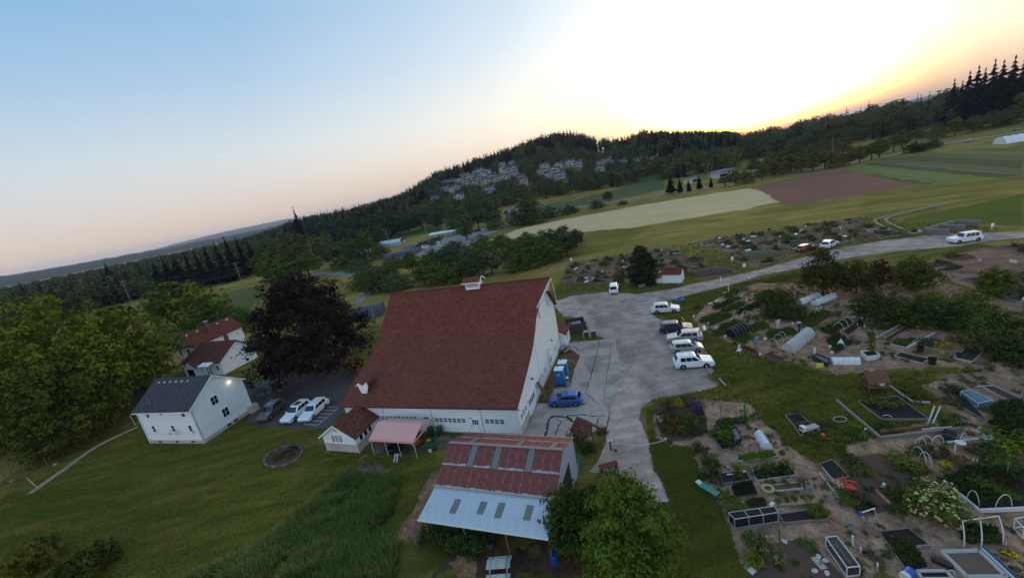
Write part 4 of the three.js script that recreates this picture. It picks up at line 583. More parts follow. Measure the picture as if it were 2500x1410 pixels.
// trees and bushes along the far side of the fields, right half
const FAR = [[140.37,-237.06,8.67], [136.52,-241.06,7.16], [145.38,-235.33,9.29], [155.42,-235.92,10.44], [165.92,-240.68,10.39], [182.81,-250.26,18.2], [176.11,-249.79,15.33], [181.09,-239.63,11.24], [182.28,-231.82,9.09], [189.78,-232.34,11.34], [193.92,-228.76,8.51], [201.35,-229.29,10.28], [205.8,-227.73,10.2], [216.88,-232.14,10.15], [247.3,-302.87,13.72], [250.95,-291.08,14.01], [223.91,-234.65,12.04], [245.69,-248.25,11.97], [226.47,-286.23,13.83], [334.93,-345.98,14.82], [265.69,-263.05,11.14], [275.82,-263.79,11.4], [299.03,-272.73,10.96], [306.52,-268.4,11.54], [313.72,-264.07,11.33], [322.24,-260.14,11.88], [333.93,-261.07,12.39], [366.38,-281.35,15.91], [356.2,-404.02,19.18], [392.89,-430.94,20.38], [202.17,-278.76,13], [197.42,-292.69,12.24], [180.6,-282.72,11.04], [238.79,-225.56,4.83], [250.41,-229.93,5.58], [237.92,-229.29,6.02]];
FAR.forEach(([x, z, h], i) => { const d = i >= 33; tree('broad', d ? 3 : [0, 2, 3, 1][i % 4], d ? leafMat(.02, .03, .012) : [leafMat(.085, .085, .02), leafMat(.07, .085, .02), leafMat(.09, .09, .018), leafMat(.10, .10, .022)][i % 4], 'field_tree', d ? 'dark bushy tree alone at the edge of the crop field' : 'olive green tree along the far side of the fields', x, z, h, d ? 1.5 : rr(1.05, 1.35), d ? 'dark bushes at the crop field' : 'trees along the far side of the fields', M_BARK, land(x, z)); });

// ---- forest masses
const dummy = new THREE.Object3D();
function forest(name, label, geo, m, list) {
  const o = new THREE.InstancedMesh(geo, m, list.length); o.name = numbered(name); o.userData = { label, kind: 'stuff', category: 'forest' }; shade(o); const c = new THREE.Color();
  list.forEach(([x, y, z, s, w, k], i) => { dummy.position.set(x, y, z); dummy.rotation.y = i * 2.4; dummy.scale.set(s * w, s, s * w); dummy.updateMatrix(); o.setMatrixAt(i, dummy.matrix); o.setColorAt(i, c.setRGB(k * rr(.8, 1.3), k * rr(.9, 1.1), k * rr(.8, 1.1))); });
  scene.add(o); return o;
}
const HOUSES = [[[-68.15,37.78,-615.24], 0], [[-56.22,37.9,-606.4], 4], [[-43.85,37.28,-593.38], 1], [[-34.66,43.66,-630.05], 4], [[-42.69,44.83,-649.6], 3], [[-33.89,32.09,-557.97], 3], [[-23.58,28.68,-535.48], 1], [[-17.88,45.18,-625.74], 2], [[-12.79,45.43,-622.87], 1], [[-1.59,41.36,-589], 1], [[-22.05,40.1,-595.59], 3], [[-78.75,20.25,-2998.97], 3], [[8.13,52.93,-670.95], 1], [[20.01,47.12,-609.67], 1], [[35.34,47.29,-600.96], 1], [[18.71,39.85,-570.69], 1], [[33.22,37.57,-553], 0], [[-16.89,32.16,-549.74], 2], [[-4.53,26.74,-517.98], 2], [[3.59,32.97,-543.99], 3], [[16.52,28.31,-517.74], 0], [[28.9,29.87,-520.2], 3], [[35.36,24.4,-493.74], 5], [[35.95,19.09,-469.63], 2], [[-2.96,16.04,-465.99], 6], [[-39.44,16.04,-476.37], 1], [[-60.66,28.1,-549.66], 3], [[-48.28,27,-537.84], 0], [[-73.08,19.89,-517.87], 0], [[-105.15,23.94,-596.81], 3], [[60.53,25.87,-487.25], 3], [[67.45,33.02,-512.58], 2], [[75.05,25.76,-483.21], 0], [[83.66,29.89,-499.04], 2], [[97.21,30.49,-501.67], 2], [[103.13,26.24,-485.16], 3], [[75.04,17.59,-450.8], 3], [[122.89,17.01,-467.11], 2], [[131.83,22.75,-497.84], 3], [[144.73,23.36,-507.78], 3], [[67.63,22.92,-472.18], 0], [[6.43,27.16,-515.96], 0], [[23.52,36.32,-551.5], 2], [[-9.61,38.02,-575.92], 0], [[-28.55,37.26,-583.3], 2], [[183.01,16.12,-459.93], 0], [[168.51,17.53,-470.75], 2], [[158.64,19.71,-498.36], 3]];
const clear = HOUSES.map(([p]) => { const r = Math.hypot(p[0], p[2]); return [p[0], p[2], p[0] / r, p[2] / r, r]; });
const FIELDS = [P_HILLFIELD, P_NURSERYLAWN, P_LEFTFIELD];
function blocked(x, z) {
  for (const p of FIELDS) if (inside(p, x, z)) return true;
  for (const [hx, hz, ux, uz, r] of clear) { const dx = x - hx, dz = z - hz, f = -(dx * ux + dz * uz), s = Math.abs(dx * uz - dz * ux); if (f > -7 && f < 34 && s < 8.5) return true; }
  return false;
}
{
  const con = [[], [], []], bro = [[], []], sunC = [], sunB = [], addTree = (x, z, h, k, conif) => { const y = land(x, z) - .3; (conif ? con[Math.floor(rnd() * 3)] : bro[Math.floor(rnd() * 2)]).push([x, y, z, h / 10, rr(.9, 1.25), k]); };
  for (let az = -16; az < 31; az += .48) for (let r = 395; r < 800; r += 6.2) {            // the wooded hill
    const a = (az + rr(-.3, .3)) * D2R, q = r + rr(-3.5, 3.5), x = Math.sin(a) * q, z = -Math.cos(a) * q; if (blocked(x, z)) continue;
    const lowland = q < 470 + 60 * noise(az * .3, 1, 7), dens = az > 14 && az < 17 && q > 560 ? .25 : q < 430 ? .6 : .92; if (rnd() > dens) continue;
    const village = az > -9 && az < 19 && q < 590; addTree(x, z, village ? rr(7, 13) : rr(15, 25) * (lowland ? .62 : 1), rr(.7, 1.2), village ? rnd() < .3 : rnd() < (lowland ? .3 : .85));
  }
  for (let az = -62; az < -12; az += .62) for (let r = 335; r < 1150; r += 11) {           // the wooded flats on the left
    const a = (az + rr(-.35, .35)) * D2R, q = r + rr(-5, 5), x = Math.sin(a) * q, z = -Math.cos(a) * q; if (rnd() > .8 || blocked(x, z)) continue;
    const tall = sstep(-34, -24, az); addTree(x, z, lerp(rr(9, 16), rr(15, 27), tall * sstep(340, 560, q)), rr(.7, 1.15), rnd() < lerp(.45, .75, tall));
  }
  for (let az = 28; az < 58; az += .55) for (let r = 470; r < 900; r += 11) {              // the ridge under the sun
    const a = (az + rr(-.3, .3)) * D2R, q = r + rr(-5, 5), x = Math.sin(a) * q, z = -Math.cos(a) * q; if (rnd() > .62) continue;
    const conif = rnd() < .4; (conif ? sunC : sunB).push([x, land(x, z) - .3, z, rr(.9, 1.7) * (rnd() < .12 ? 1.5 : 1), rr(.95, 1.4), rr(.8, 1.3)]);
  }
  const thin = (r, g, b) => new THREE.MeshPhysicalMaterial({ color: lin(r, g, b), vertexColors: true, roughness: 1, specularIntensity: .1, transmission: .45, thickness: 0, side: THREE.DoubleSide });
  forest('conifer_forest', 'conifers on the low ridge under the setting sun', CONIF_FAR[0], thin(.055, .07, .03), sunC); forest('broadleaf_forest', 'broadleaf trees on the low ridge under the setting sun', BROAD[0].far, thin(.085, .10, .032), sunB);
  const mc = leafMat(.034, .05, .028), mb = leafMat(.065, .088, .03);
  con.forEach((l, i) => forest('conifer_forest', ['dark conifer woods covering the hill and the flats', 'narrow conifers mixed through the hill woods', 'broad conifers mixed through the hill woods'][i], CONIF_FAR[i], mc, l));
  bro.forEach((l, i) => forest('broadleaf_forest', ['broadleaf woods mixed among the conifers on the slopes', 'pale broadleaf trees scattered through the woods'][i], BROAD[i * 2].far, mb, l));
}

// ---------------------------------------------------------------- vehicles. Local x = forward, length L, width W
const carPaint = (r, g, b) => new THREE.MeshPhysicalMaterial({ color: lin(r, g, b), roughness: .35, metalness: .05, clearcoat: .8, clearcoatRoughness: .08 });
const PAINT = { white: carPaint(.80, .80, .80), pearl: carPaint(.72, .72, .72), silver: new THREE.MeshPhysicalMaterial({ color: lin(.48, .48, .48), roughness: .3, metalness: .6, clearcoat: .6 }), navy: carPaint(.012, .018, .05), blue: carPaint(.012, .075, .32), brown: carPaint(.07, .058, .048), red: carPaint(.22, .015, .02), black: carPaint(.012, .012, .014), green: carPaint(.05, .09, .06) };
const M_TYRE = mat(.012, .012, .012, .9), M_RIM = mat(.38, .39, .40, .35, { metalness: .7 }), M_DARKPL = mat(.018, .018, .02, .7), M_CARGLASS = mat(.012, .015, .018, .05), M_HEAD = mat(.75, .77, .8, .15), M_TAIL = mat(.35, .01, .012, .25);
const wheelTyre = (() => { const g = new THREE.TorusGeometry(.245, .095, 8, 20); g.scale(1, 1, 1.1); return g; })(), wheelRim = (() => { const l = [new THREE.CylinderGeometry(.215, .215, .10, 16).rotateX(Math.PI / 2)]; for (let k = 0; k < 5; k++) l.push(bx(.055, .2, .03, 0, .1, .06).rotateZ(k * 1.2566)); return join(l); })();
const TYPES = {
  suv: { L: 4.6, W: 1.86, wb: 2.69, belt: 1.02, hood: .98, nose: .80, roof: 1.69, tail: -2.22, rw: [-2.18, -1.72], ws: [1.02, .30], top: [-1.85, .22], clear: .26, rack: true },
  wagon: { L: 4.8, W: 1.84, wb: 2.74, belt: .98, hood: .94, nose: .76, roof: 1.62, tail: -2.3, rw: [-2.3, -1.86], ws: [1.08, .32], top: [-1.95, .24], clear: .24, rack: true },
  hatch: { L: 4.0, W: 1.7, wb: 2.55, belt: .90, hood: .86, nose: .62, roof: 1.45, tail: -1.92, rw: [-1.95, -1.42], ws: [1.18, .22], top: [-1.5, .12], clear: .17 },
  fit: { L: 4.1, W: 1.7, wb: 2.5, belt: .92, hood: .92, nose: .68, roof: 1.53, tail: -2.0, rw: [-2.0, -1.76], ws: [1.34, .5], top: [-1.78, .42], clear: .17 },
  van: { L: 4.7, W: 1.84, wb: 3.0, belt: 1.06, hood: 1.05, nose: .84, roof: 1.86, tail: -2.3, rw: [-2.32, -2.2], ws: [1.5, .86], top: [-2.22, .8], clear: .2 },
  jeep: { L: 4.6, W: 1.85, wb: 2.95, belt: 1.10, hood: 1.14, nose: 1.02, roof: 1.85, tail: -2.15, rw: [-2.15, -2.08], ws: [.78, .52], top: [-2.08, .5], clear: .34, square: true },
};
function car(type, paint, name, label, category, x, z, turn, group, extra = {}) {
  const t = TYPES[type], o = thing(name, label, category, x, 0, z, turn, group), h = t.L / 2, ax = t.wb / 2, c = t.clear, hw = t.W / 2, R = .335;
  const arch = (cx) => Array.from({ length: 9 }, (_, i) => { const a = Math.PI - i / 8 * Math.PI; return [cx + Math.cos(a) * (R + .06), c + .02 + Math.max(0, Math.sin(a) * (R + .06) + (R - c) * .7)]; });
  const s = t.square ? .03 : .12, pts = [[-h + .08, c + .12], ...[-ax].flatMap((q) => arch(q)), ...arch(ax), [h - .1, c + .06], [h, c + .22], [h, t.nose - s], [h - .1, t.nose], [t.ws[0] + .12, t.hood], [t.ws[0], t.belt], [t.rw[0], t.belt], [-h + .02, t.belt - .12], [-h, c + .35]];
  const g = new THREE.ExtrudeGeometry(new THREE.Shape(pts.map((p) => new THREE.Vector2(...p))), { depth: t.W - .24, bevelEnabled: true, bevelThickness: .12, bevelSize: .05, bevelSegments: 3, curveSegments: 4 }); g.translate(0, 0, -hw + .12);
  part(o, 'body', g, paint);
  const inner = new RoundedBoxGeometry(1, 1, 1, 2, .13), P = inner.attributes.position, tw = hw - .21, bwid = hw - .07;
  for (let i = 0; i < P.count; i++) { const v = P.getY(i) + .5, u = P.getX(i) + .5; P.setXYZ(i, lerp(lerp(t.rw[0], t.ws[0], u), lerp(t.top[0], t.top[1], u), v), lerp(t.belt - .06, t.roof, v), P.getZ(i) * 2 * lerp(bwid, tw, v)); } inner.computeVertexNormals();
  const roof = part(o, 'roof', inner, paint);
  // glazing set into the cabin faces
  const pane = (nm, a, b, c2, d) => part(o, nm, poly3([[a, b, c2, d]]), M_CARGLASS), yb = t.belt + .05, yt = t.roof - .13;
  const at = (u, v, side) => { const q = (v - (t.belt - .06)) / (t.roof - t.belt + .06); return [lerp(lerp(t.rw[0], t.ws[0], u), lerp(t.top[0], t.top[1], u), q), v, side * (lerp(bwid, tw, q) + .006)]; };
  const fr = (u, dx, w, v) => { const q = (v - (t.belt - .06)) / (t.roof - t.belt + .06); return [lerp(lerp(t.rw[0], t.ws[0], u), lerp(t.top[0], t.top[1], u), q) + dx, v, w * lerp(bwid, tw, q)]; };
  pane('windscreen', fr(1, .012, -.86, yb - .02), fr(1, .012, .86, yb - .02), fr(1, .012, .82, yt + .03), fr(1, .012, -.82, yt + .03));
  if (!extra.open) pane('rear_window', fr(0, -.012, .84, yb + .04), fr(0, -.012, -.84, yb + .04), fr(0, -.012, -.8, yt + .02), fr(0, -.012, .8, yt + .02));
  for (const sd of [-1, 1]) { const cuts = [[.12, .40], [.42, .66], [.68, .93]]; for (const [a, b] of cuts) { const q = [at(a + (a < .2 ? .05 : 0), yb, sd), at(b + (b > .9 ? .0 : 0), yb, sd), at(b - (b > .9 ? .06 : 0), yt, sd), at(a + (a < .2 ? .05 : 0), yt, sd)]; pane('side_window', ...(sd > 0 ? q : q.reverse())); } }
  for (const [wx, wz] of [[ax, hw - .1], [ax, -hw + .1], [-ax, hw - .1], [-ax, -hw + .1]]) { const w = part(o, 'wheel', wheelTyre, M_TYRE); w.position.set(wx, R, wz); w.rotation.y = wz < 0 ? Math.PI : 0; part(w, 'rim', wheelRim, extra.rim || M_RIM); }
  part(o, 'sill', bx(t.wb - .85, .14, t.W - .06, 0, c + .1, 0), M_DARKPL); part(o, 'underbody', bx(t.L - .6, .22, t.W - .35, 0, c + .16, 0), M_DARKPL);
  for (const sd of [-1, 1]) { part(o, 'headlight', rbx(.22, .15, .38, .05, h - .1, t.nose - .14, sd * (hw - .3)), M_HEAD); part(o, 'tail_light', rbx(.12, t.square ? .2 : .26, .22, .04, -h + .06, t.belt - .14, sd * (hw - .18)), M_TAIL); part(o, 'mirror', rbx(.16, .13, .2, .04, t.ws[0] - .18, t.belt + .08, sd * (hw + .05)), extra.mirror || paint); part(o, 'arch_trim', join([-ax, ax].map((q) => { const a = new THREE.TorusGeometry(R + .055, .035, 5, 14, Math.PI); a.translate(q, R, sd * (hw - .03)); return a; })), type === 'suv' || type === 'jeep' ? M_DARKPL : paint); }
  part(o, 'grille', bx(.04, .2, t.W * .5, h + .015, t.nose - .3, 0), M_DARKPL); part(o, 'bumper', rbx(.12, .16, t.W - .2, .05, -h + .02, c + .26, 0), M_DARKPL); part(o, 'number_plate', bx(.02, .13, .42, -h - .03, c + .52, 0), M_TRIM);
  if (t.rack || extra.rack) for (const sd of [-1, 1]) part(roof, 'roof_rail', beam([t.top[0] + .25, t.roof + .05, sd * (tw - .08)], [t.top[1] - .15, t.roof + .05, sd * (tw - .08)], .022), M_STEEL);
  if (extra.bars) for (const q of [-1.2, -.35]) part(roof, 'cross_bar', beam([q, t.roof + .08, -tw + .05], [q, t.roof + .08, tw - .05], .025), M_STEEL);
  if (extra.sunroof) part(roof, 'sunroof', bx(1.0, .012, .8, -.5, t.roof + .004, 0), M_CARGLASS);
  if (extra.spare) part(o, 'spare_wheel', new THREE.CylinderGeometry(.37, .37, .22, 20).rotateZ(Math.PI / 2).translate(-h - .1, .95, 0), M_TYRE);
  if (extra.open) { const d = part(o, 'tailgate', join([bx(1.0, .07, t.W - .3, 0, 0, 0)]).rotateZ(-.18).translate(t.top[0] - .45, t.roof + .16, 0), paint); part(d, 'rear_window', bx(.55, .02, t.W - .6, 0, 0, 0).rotateZ(-.18).translate(t.top[0] - .32, t.roof + .215, 0), M_CARGLASS); part(o, 'boot_shade_panel', bx(.05, .62, t.W - .4, t.rw[1] - .12, t.belt + .25, 0), M_BLACK); }  // black panel under the raised tailgate paints the shaded boot interior
  return o;
}
// headings: angle whose forward axis points from rear-wheel to front-wheel survey points
const heading = (r, f) => Math.atan2(-(f[1] - r[1]), f[0] - r[0]);
const parkAt = (p, q) => [(p[0] + q[0]) / 2, (p[1] + q[1]) / 2];
{ // near-side wheel contact points: rear, front; the body lies half a width behind them
  const put = (type, paint, name, label, cat, rear, front, side, group, extra) => { const a = heading(rear, front), m = parkAt(rear, front), off = TYPES[type].W / 2 - .1; return car(type, paint, name, label, cat, m[0] - Math.sin(a) * off * side, m[1] - Math.cos(a) * off * side, a, group, extra); };
  const lot = 'cars nosed up to the garden edge of the gravel lot';
  put('suv', PAINT.white, 'white_suv', 'white crossover with roof bars, nearest of the row facing the gardens', 'car', [19.27,-45.44], [21.86,-44.78], 1, lot, { bars: true });
  put('fit', PAINT.silver, 'silver_hatchback', 'small silver hatchback next to the nearest white crossover', 'car', [20.52,-49.67], [22.88,-48.97], 1, lot);
  put('wagon', PAINT.silver, 'silver_wagon', 'silver wagon backed in with its tailgate raised', 'car', [24.3,-51.89], [21.29,-53.09], -1, lot, { open: true });
  put('wagon', PAINT.navy, 'dark_wagon', 'dark blue wagon with roof rails beside the silver wagon', 'car', [21.83,-56.61], [24.62,-55.64], 1, lot, { bars: true });
  put('suv', PAINT.pearl, 'white_suv', 'white crossover parked apart, farthest of the row by the gardens', 'car', [23.98,-65.19], [26.35,-64.18], 1, lot, { bars: true });
  put('hatch', PAINT.blue, 'blue_hatchback', 'bright blue hatchback parked on the concrete by the barn gable', 'car', [5.22,-43.33], [2.72,-44.06], 1);
  const left = 'cars on the asphalt by the white house';
  put('suv', PAINT.brown, 'brown_suv', 'muddy brown crossover with roof rails nearest the white house', 'car', [-39.27,-56.99], [-39.72,-53.6], 1, left, { bars: true });
  put('suv', PAINT.white, 'white_suv', 'white crossover with black sunroof between the brown and the white car', 'car', [-34.23,-54.97], [-35.1,-52.26], 1, left, { sunroof: true });
  put('wagon', PAINT.white, 'white_wagon', 'white wagon beside the hatched parking bay', 'car', [-31.67,-54.52], [-32.31,-51.63], 1, left);
}
car('van', PAINT.white, 'white_van', 'small white van parked on the grass beyond the barn, rear to the viewer', 'van', ...[21.46,-82.35], 1.25);
car('jeep', PAINT.white, 'white_offroader', 'boxy white off-roader on the drive at the upper right', 'car', ...[85.16,-71.26], 2.95, null, { spare: true });
car('fit', PAINT.red, 'red_car', 'dark red car by the upper gardens', 'car', ...[65.15,-84.69], .3);
car('suv', PAINT.pearl, 'white_car', 'white car half hidden by the olive tree', 'car', ...[69.88,-84.09], .5);
// far cars, few pixels each
{
  const far = (type, paint, label, p, turn, group) => { const o = car(type, paint, 'distant_car', label, 'car', p[0], p[1], turn, group); return o; };
  far('hatch', PAINT.red, 'red car in the row at the nursery entrance', [-23.14,-213.18], .6); far('suv', PAINT.black, 'black car parked at the nursery road', [-14.01,-257.7], .5); far('hatch', PAINT.white, 'white car parked at the nursery road', [-10.31,-258.4], .5); far('suv', PAINT.silver, 'silver car at the end of the nursery row', [-8.22,-262.04], .5); far('van', PAINT.white, 'white van by the nursery plant rows', [-42.38,-223.07], .4);
  far('suv', PAINT.silver, 'grey car on the far road by the white hoop house', [268.4,-227.06], .3); far('wagon', PAINT.black, 'dark car on the far road near the right edge', [300.34,-231.48], .3);
}

// ---------------------------------------------------------------- things in the yard
const BARN_T = -20.86 * D2R;
// salmon canopy beside the milk room
{
  const o = thing('canopy', 'salmon pink frame canopy in front of the barn wall', 'canopy', -18.75, 0, -40.0, -21.8 * D2R), w = 5.7, d = 4.0, e = 2.12, p = 3.0, fab = mat(.72, .36, .31, .8, { side: THREE.DoubleSide }), fr = mat(.62, .52, .46, .6);
  part(o, 'fabric', slab([[.1, e - .1], [.06, e + .02], [-d / 2, p], [-d - .05, e]], -.12, w + .12, .03), fab); part(o, 'valance', join([bx(w + .2, .22, .02, w / 2, e - .06, .1), bx(.02, .2, d, w + .12, e - .06, -d / 2)]), fab);
  for (const x of [0, w / 3, w * .64, w]) { part(o, 'post', beam([x, 0, 0], [x, e, 0], .035), fr); part(o, 'post', beam([x, 0, -d], [x, e, -d], .035), fr); }
  for (const x of [0, w]) part(o, 'brace', join([beam([x, e - .6, 0], [x + (x ? -.7 : .7), e, 0], .02), beam([x, e - .05, 0], [x, p - .05, -d / 2], .03), beam([x, p - .05, -d / 2], [x, e - .05, -d], .03)]), fr);
}
// clutter round it
const bin = (label, p, m, turn, tip = 0) => { const o = thing('wheeled_bin', label, 'bin', p[0], 0, p[1], turn); const g = prism([[-.26, 0], [.26, 0], [.32, .95], [-.32, .95]], .6, -.3); const b = part(o, 'body', g, m); part(o, 'lid', rbx(.72, .06, .68, .03, 0, .99, 0), m); part(o, 'wheel', new THREE.CylinderGeometry(.12, .12, .06, 10).rotateX(Math.PI / 2).translate(-.24, .12, .34), M_TYRE); part(o, 'wheel', new THREE.CylinderGeometry(.12, .12, .06, 10).rotateX(Math.PI / 2).translate(-.24, .12, -.34), M_TYRE); if (tip) { for (const q of o.children) { q.geometry = q.geometry.clone().rotateZ(tip).translate(0, .33, 0); } } return o; };
const GRN = mat(.008, .07, .022, .5);
bin('upright green bin against the barn wall', [-11.39,-41.59], GRN, .3); bin('green bin under the canopy edge', [-12.45,-41.85], GRN, .9); bin('green tote lying by the yellow tray', [-11.54,-39.07], GRN, .2, 1.4); bin('green tote behind the yellow tray', [-12.19,-40.07], GRN, 1.2, 1.4);
single('yellow_tray', rbx(.5, .5, .06, .02, 0, .62, 0), mat(.75, .42, .01, .5), 'yellow square tray leaning on the green totes', 'tray', ...[[-12.38,-39.76][0], 0, [-12.38,-39.76][1]], .3);
{ const p = [-13.81,-39.9], o = thing('wheelbarrow', 'orange wheelbarrow standing under the canopy corner', 'wheelbarrow', p[0], 0, p[1], .6), m = mat(.62, .09, .015, .5); const g = new THREE.CylinderGeometry(.42, .26, .3, 12); g.scale(1.35, 1, 1); g.translate(0, .58, 0); part(o, 'tray', g, m); part(o, 'wheel', new THREE.TorusGeometry(.16, .05, 6, 14).translate(.72, .2, 0), M_TYRE); part(o, 'handle', beam([-.95, .62, .26], [.6, .3, .1], .025), M_WOOD); part(o, 'handle', beam([-.95, .62, -.26], [.6, .3, -.1], .025), M_WOOD); part(o, 'leg', beam([-.35, .45, .24], [-.4, 0, .28], .02), M_STEEL); part(o, 'leg', beam([-.35, .45, -.24], [-.4, 0, -.28], .02), M_STEEL); }
const bucketGeo = (() => { const g = new THREE.CylinderGeometry(.17, .13, .36, 14, 1, true); g.translate(0, .18, 0); return join([g, new THREE.CylinderGeometry(.13, .13, .02, 14).translate(0, .012, 0)]); })();
const bucket = (label, p, m, s = 1) => { const o = thing('bucket', label, 'bucket', p[0], 0, p[1]); o.scale.setScalar(s); part(o, 'body', bucketGeo, m); part(o, 'rim', new THREE.TorusGeometry(.17, .012, 5, 16).rotateX(Math.PI / 2).translate(0, .36, 0), m); return o; };
const M_BKT = mat(.72, .72, .70, .5, { side: THREE.DoubleSide }), M_ORG = mat(.65, .10, .02, .5, { side: THREE.DoubleSide });
bucket('orange bucket on the grass right of the canopy', [-12.42,-38.84], M_ORG, 1.2); bucket('white bucket beside the orange bucket', [-12.17,-38.69], M_BKT, 1.2);
{ const p = [-16.39,-40.09], o = thing('water_trough', 'round black water trough under the canopy', 'trough', p[0], 0, p[1]); const g = new THREE.LatheGeometry([[.62, 0], [.78, .02], [.86, .62], [.9, .66], [.84, .66], [.74, .1], [0, .08]].map((q) => new THREE.Vector2(...q)), 24); part(o, 'tub', g, mat(.01, .01, .011, .5, { side: THREE.DoubleSide })); part(o, 'water', new THREE.CircleGeometry(.78, 20).rotateX(-Math.PI / 2).translate(0, .45, 0), mat(.006, .008, .008, .05)); }
{ const p = [-15.76,-38.37], o = thing('step_ladder', 'small white step ladder lying open on the grass before the canopy', 'ladder', p[0], 0, p[1], -.35); for (const s of [-.22, .22]) { part(o, 'rail', plank([s, .02, .5], [s * .8, .75, -.1], .05, .03), M_TRIM); part(o, 'rail', plank([s, .02, -.5], [s * .8, .75, -.1], .04, .03), M_TRIM); } for (let k = 0; k < 3; k++) part(o, 'step', bx(.42, .04, .14, 0, .2 + k * .2, .36 - k * .15), M_GREYWALL); }
single('wire_coil', join([0, 1, 2, 3].map((k) => new THREE.TorusGeometry(.32 + k * .05, .018, 5, 24).rotateX(1.3 + k * .1).translate(k * .12, .32, k * .1))), mat(.2, .18, .16, .7), 'coil of fencing wire on the ground under the canopy', 'wire', ...[[-18.43,-40.48][0], 0, [-18.43,-40.48][1]]);
single('pallet', join([...[0, 1, 2, 3, 4].map((k) => bx(1.2, .02, .13, 0, .12, -.45 + k * .22)), ...[-.5, 0, .5].map((x) => bx(.08, .1, 1, x, .055, 0))]), M_GREYWOOD, 'grey pallet lying left of the canopy posts', 'pallet', ...[[-20.84,-43.36][0], 0, [-20.84,-43.36][1]], .4);
single('plank', bx(1.1, .05, .2, 0, .03, 0), M_GREYWOOD, 'short pale plank on the grass below the milk room', 'plank', ...[[-20.18,-39.99][0], 0, [-20.18,-39.99][1]], .7);
// round stone-edged flower bed on the lawn
{
  const p = [-30.93,-43.28], o = thing('round_flower_bed', 'oval raised flower bed edged with stone on the lawn', 'flower bed', p[0], 0, p[1], -.5), N = 34, rx = 2.5, rz = 1.75;
  part(o, 'soil', (() => { const g = new THREE.SphereGeometry(1, 24, 8, 0, 6.2832, 0, 1.5708); g.scale(rx, .35, rz); return g; })(), mat(.10, .05, .042, 1));
  const st = [mat(.15, .12, .10, .9), mat(.20, .16, .13, .9), mat(.11, .095, .08, .9)], sg = [0, 1, 2].map((k) => rbx(.42 + k * .05, .26 + k * .03, .24, .06));
  for (let k = 0; k < N; k++) { const a = k / N * 6.283, q = part(o, 'stone', sg[k % 3], st[(k * 7) % 3]); q.position.set(Math.cos(a) * (rx + .05), .12 + hash(k, 1, 3) * .05, Math.sin(a) * (rz + .05)); q.rotation.y = -a + Math.PI / 2; }
}
{ const c = [-30.93,-43.28]; for (const [dx, dz, r, h, m, l] of [[.9, -.7, .7, .7, leafMat(.02, .06, .03), 'blue-green clump at the front of the oval flower bed'], [1.2, .5, .6, .6, L_RUST, 'reddish plant at the right end of the oval flower bed'], [-.2, .6, .8, .6, L_BROWN, 'brown shrub at the back of the oval flower bed'], [-1.4, -.2, .5, .6, L_GREY, 'pale flowering plant at the left end of the oval flower bed'], [.2, -.2, .5, .5, L_RED, 'dark red plant in the middle of the oval flower bed']]) bush(m, 'bed_plant', l, c[0] + dx, c[1] + dz, r, h, null, 'plant', .25); }
// notice kiosk with shingled roof
{
  const o = thing('notice_kiosk', 'roofed notice board kiosk with dark red shingles', 'kiosk', 4.55, 0, -34.9, -59 * D2R);
  part(o, 'roof', slab([[1.15, 1.75], [0, 2.75], [-1.15, 1.75]], -1.1, 1.1, .07), M_BROWNROOF);
  for (const x of [-.85, .85]) { part(o, 'post', bx(.14, 2.6, .14, x, 1.3, 0), M_WOOD); part(o, 'truss', join([plank([x * 1.24, 1.72, 1.05], [x * 1.24, 2.62, 0], .09, .09), plank([x * 1.24, 1.72, -1.05], [x * 1.24, 2.62, 0], .09, .09), plank([x * 1.24, 1.78, -1.0], [x * 1.24, 1.78, 1.0], .08, .09)]), M_WOOD); }
  part(o, 'board', bx(1.6, 1.0, .06, 0, 1.25, 0), M_TRIM); for (const [x, y] of [[-.5, 1.35], [0, 1.2], [.5, 1.35]]) part(o, 'notice', bx(.34, .44, .012, x, y, .04), mat(.6, .63, .66, .7));
}
for (const [p, r, h, l] of [[[3.27,-36.08], .9, 1.1, 'green shrub left of the notice kiosk'], [[3.96,-34.33], 1.1, .8, 'weedy clump in front of the notice kiosk'], [[6.35,-36.3], .8, .6, 'low weeds right of the notice kiosk'], [[4.47,-33.86], .9, .7, 'dark weeds between the kiosk and the shed']]) bush(leafMat(.04, .06, .014), 'weed_clump', l, p[0], p[1], r, h);
// chain barrier and posts over the track
{
  const a = [6.42,-33.28], b = [11.33,-31.93], o = thing('sign_post', 'dark post with two small white signs beside the track', 'sign', a[0], 0, a[1], .4); part(o, 'post', bx(.1, 1.25, .1, 0, .62, 0), M_DKWOOD); for (const x of [-.16, .14]) part(o, 'sign', bx(.22, .3, .015, x, 1.25, .065), M_TRIM);
  const d = thing('delineator', 'orange and white traffic delineator at the track', 'delineator', a[0] + .42, 0, a[1] + .1), org = mat(.62, .05, .03, .5); part(d, 'base', cyl(.2, .16, .08, 0, 0, 0, 8), M_BLACK); for (let k = 0; k < 5; k++) part(d, 'band', cyl(.055, .055, .21, 0, .08 + k * .21, 0, 10), k % 2 ? M_TRIM : org);
  const q = thing('barrier_post', 'brown wooden post holding the rope at the garden corner', 'post', b[0], 0, b[1]); part(q, 'post', cyl(.07, .06, 1.25, 0, 0, 0, 8), M_WOOD); part(q, 'cap', new THREE.SphereGeometry(.09, 8, 6).translate(0, 1.24, 0), M_TRIM);
  single('barrier_rope', tube(Array.from({ length: 11 }, (_, i) => { const t = i / 10; return [lerp(a[0] + .45, b[0], t), lerp(1.0, 1.1, t) - .55 * Math.sin(t * Math.PI) * (1 - t * .25), lerp(a[1] + .1, b[1], t)]; }), .028, 40), mat(.55, .53, .48, .7), 'pale rope sagging across the track', 'rope');
}
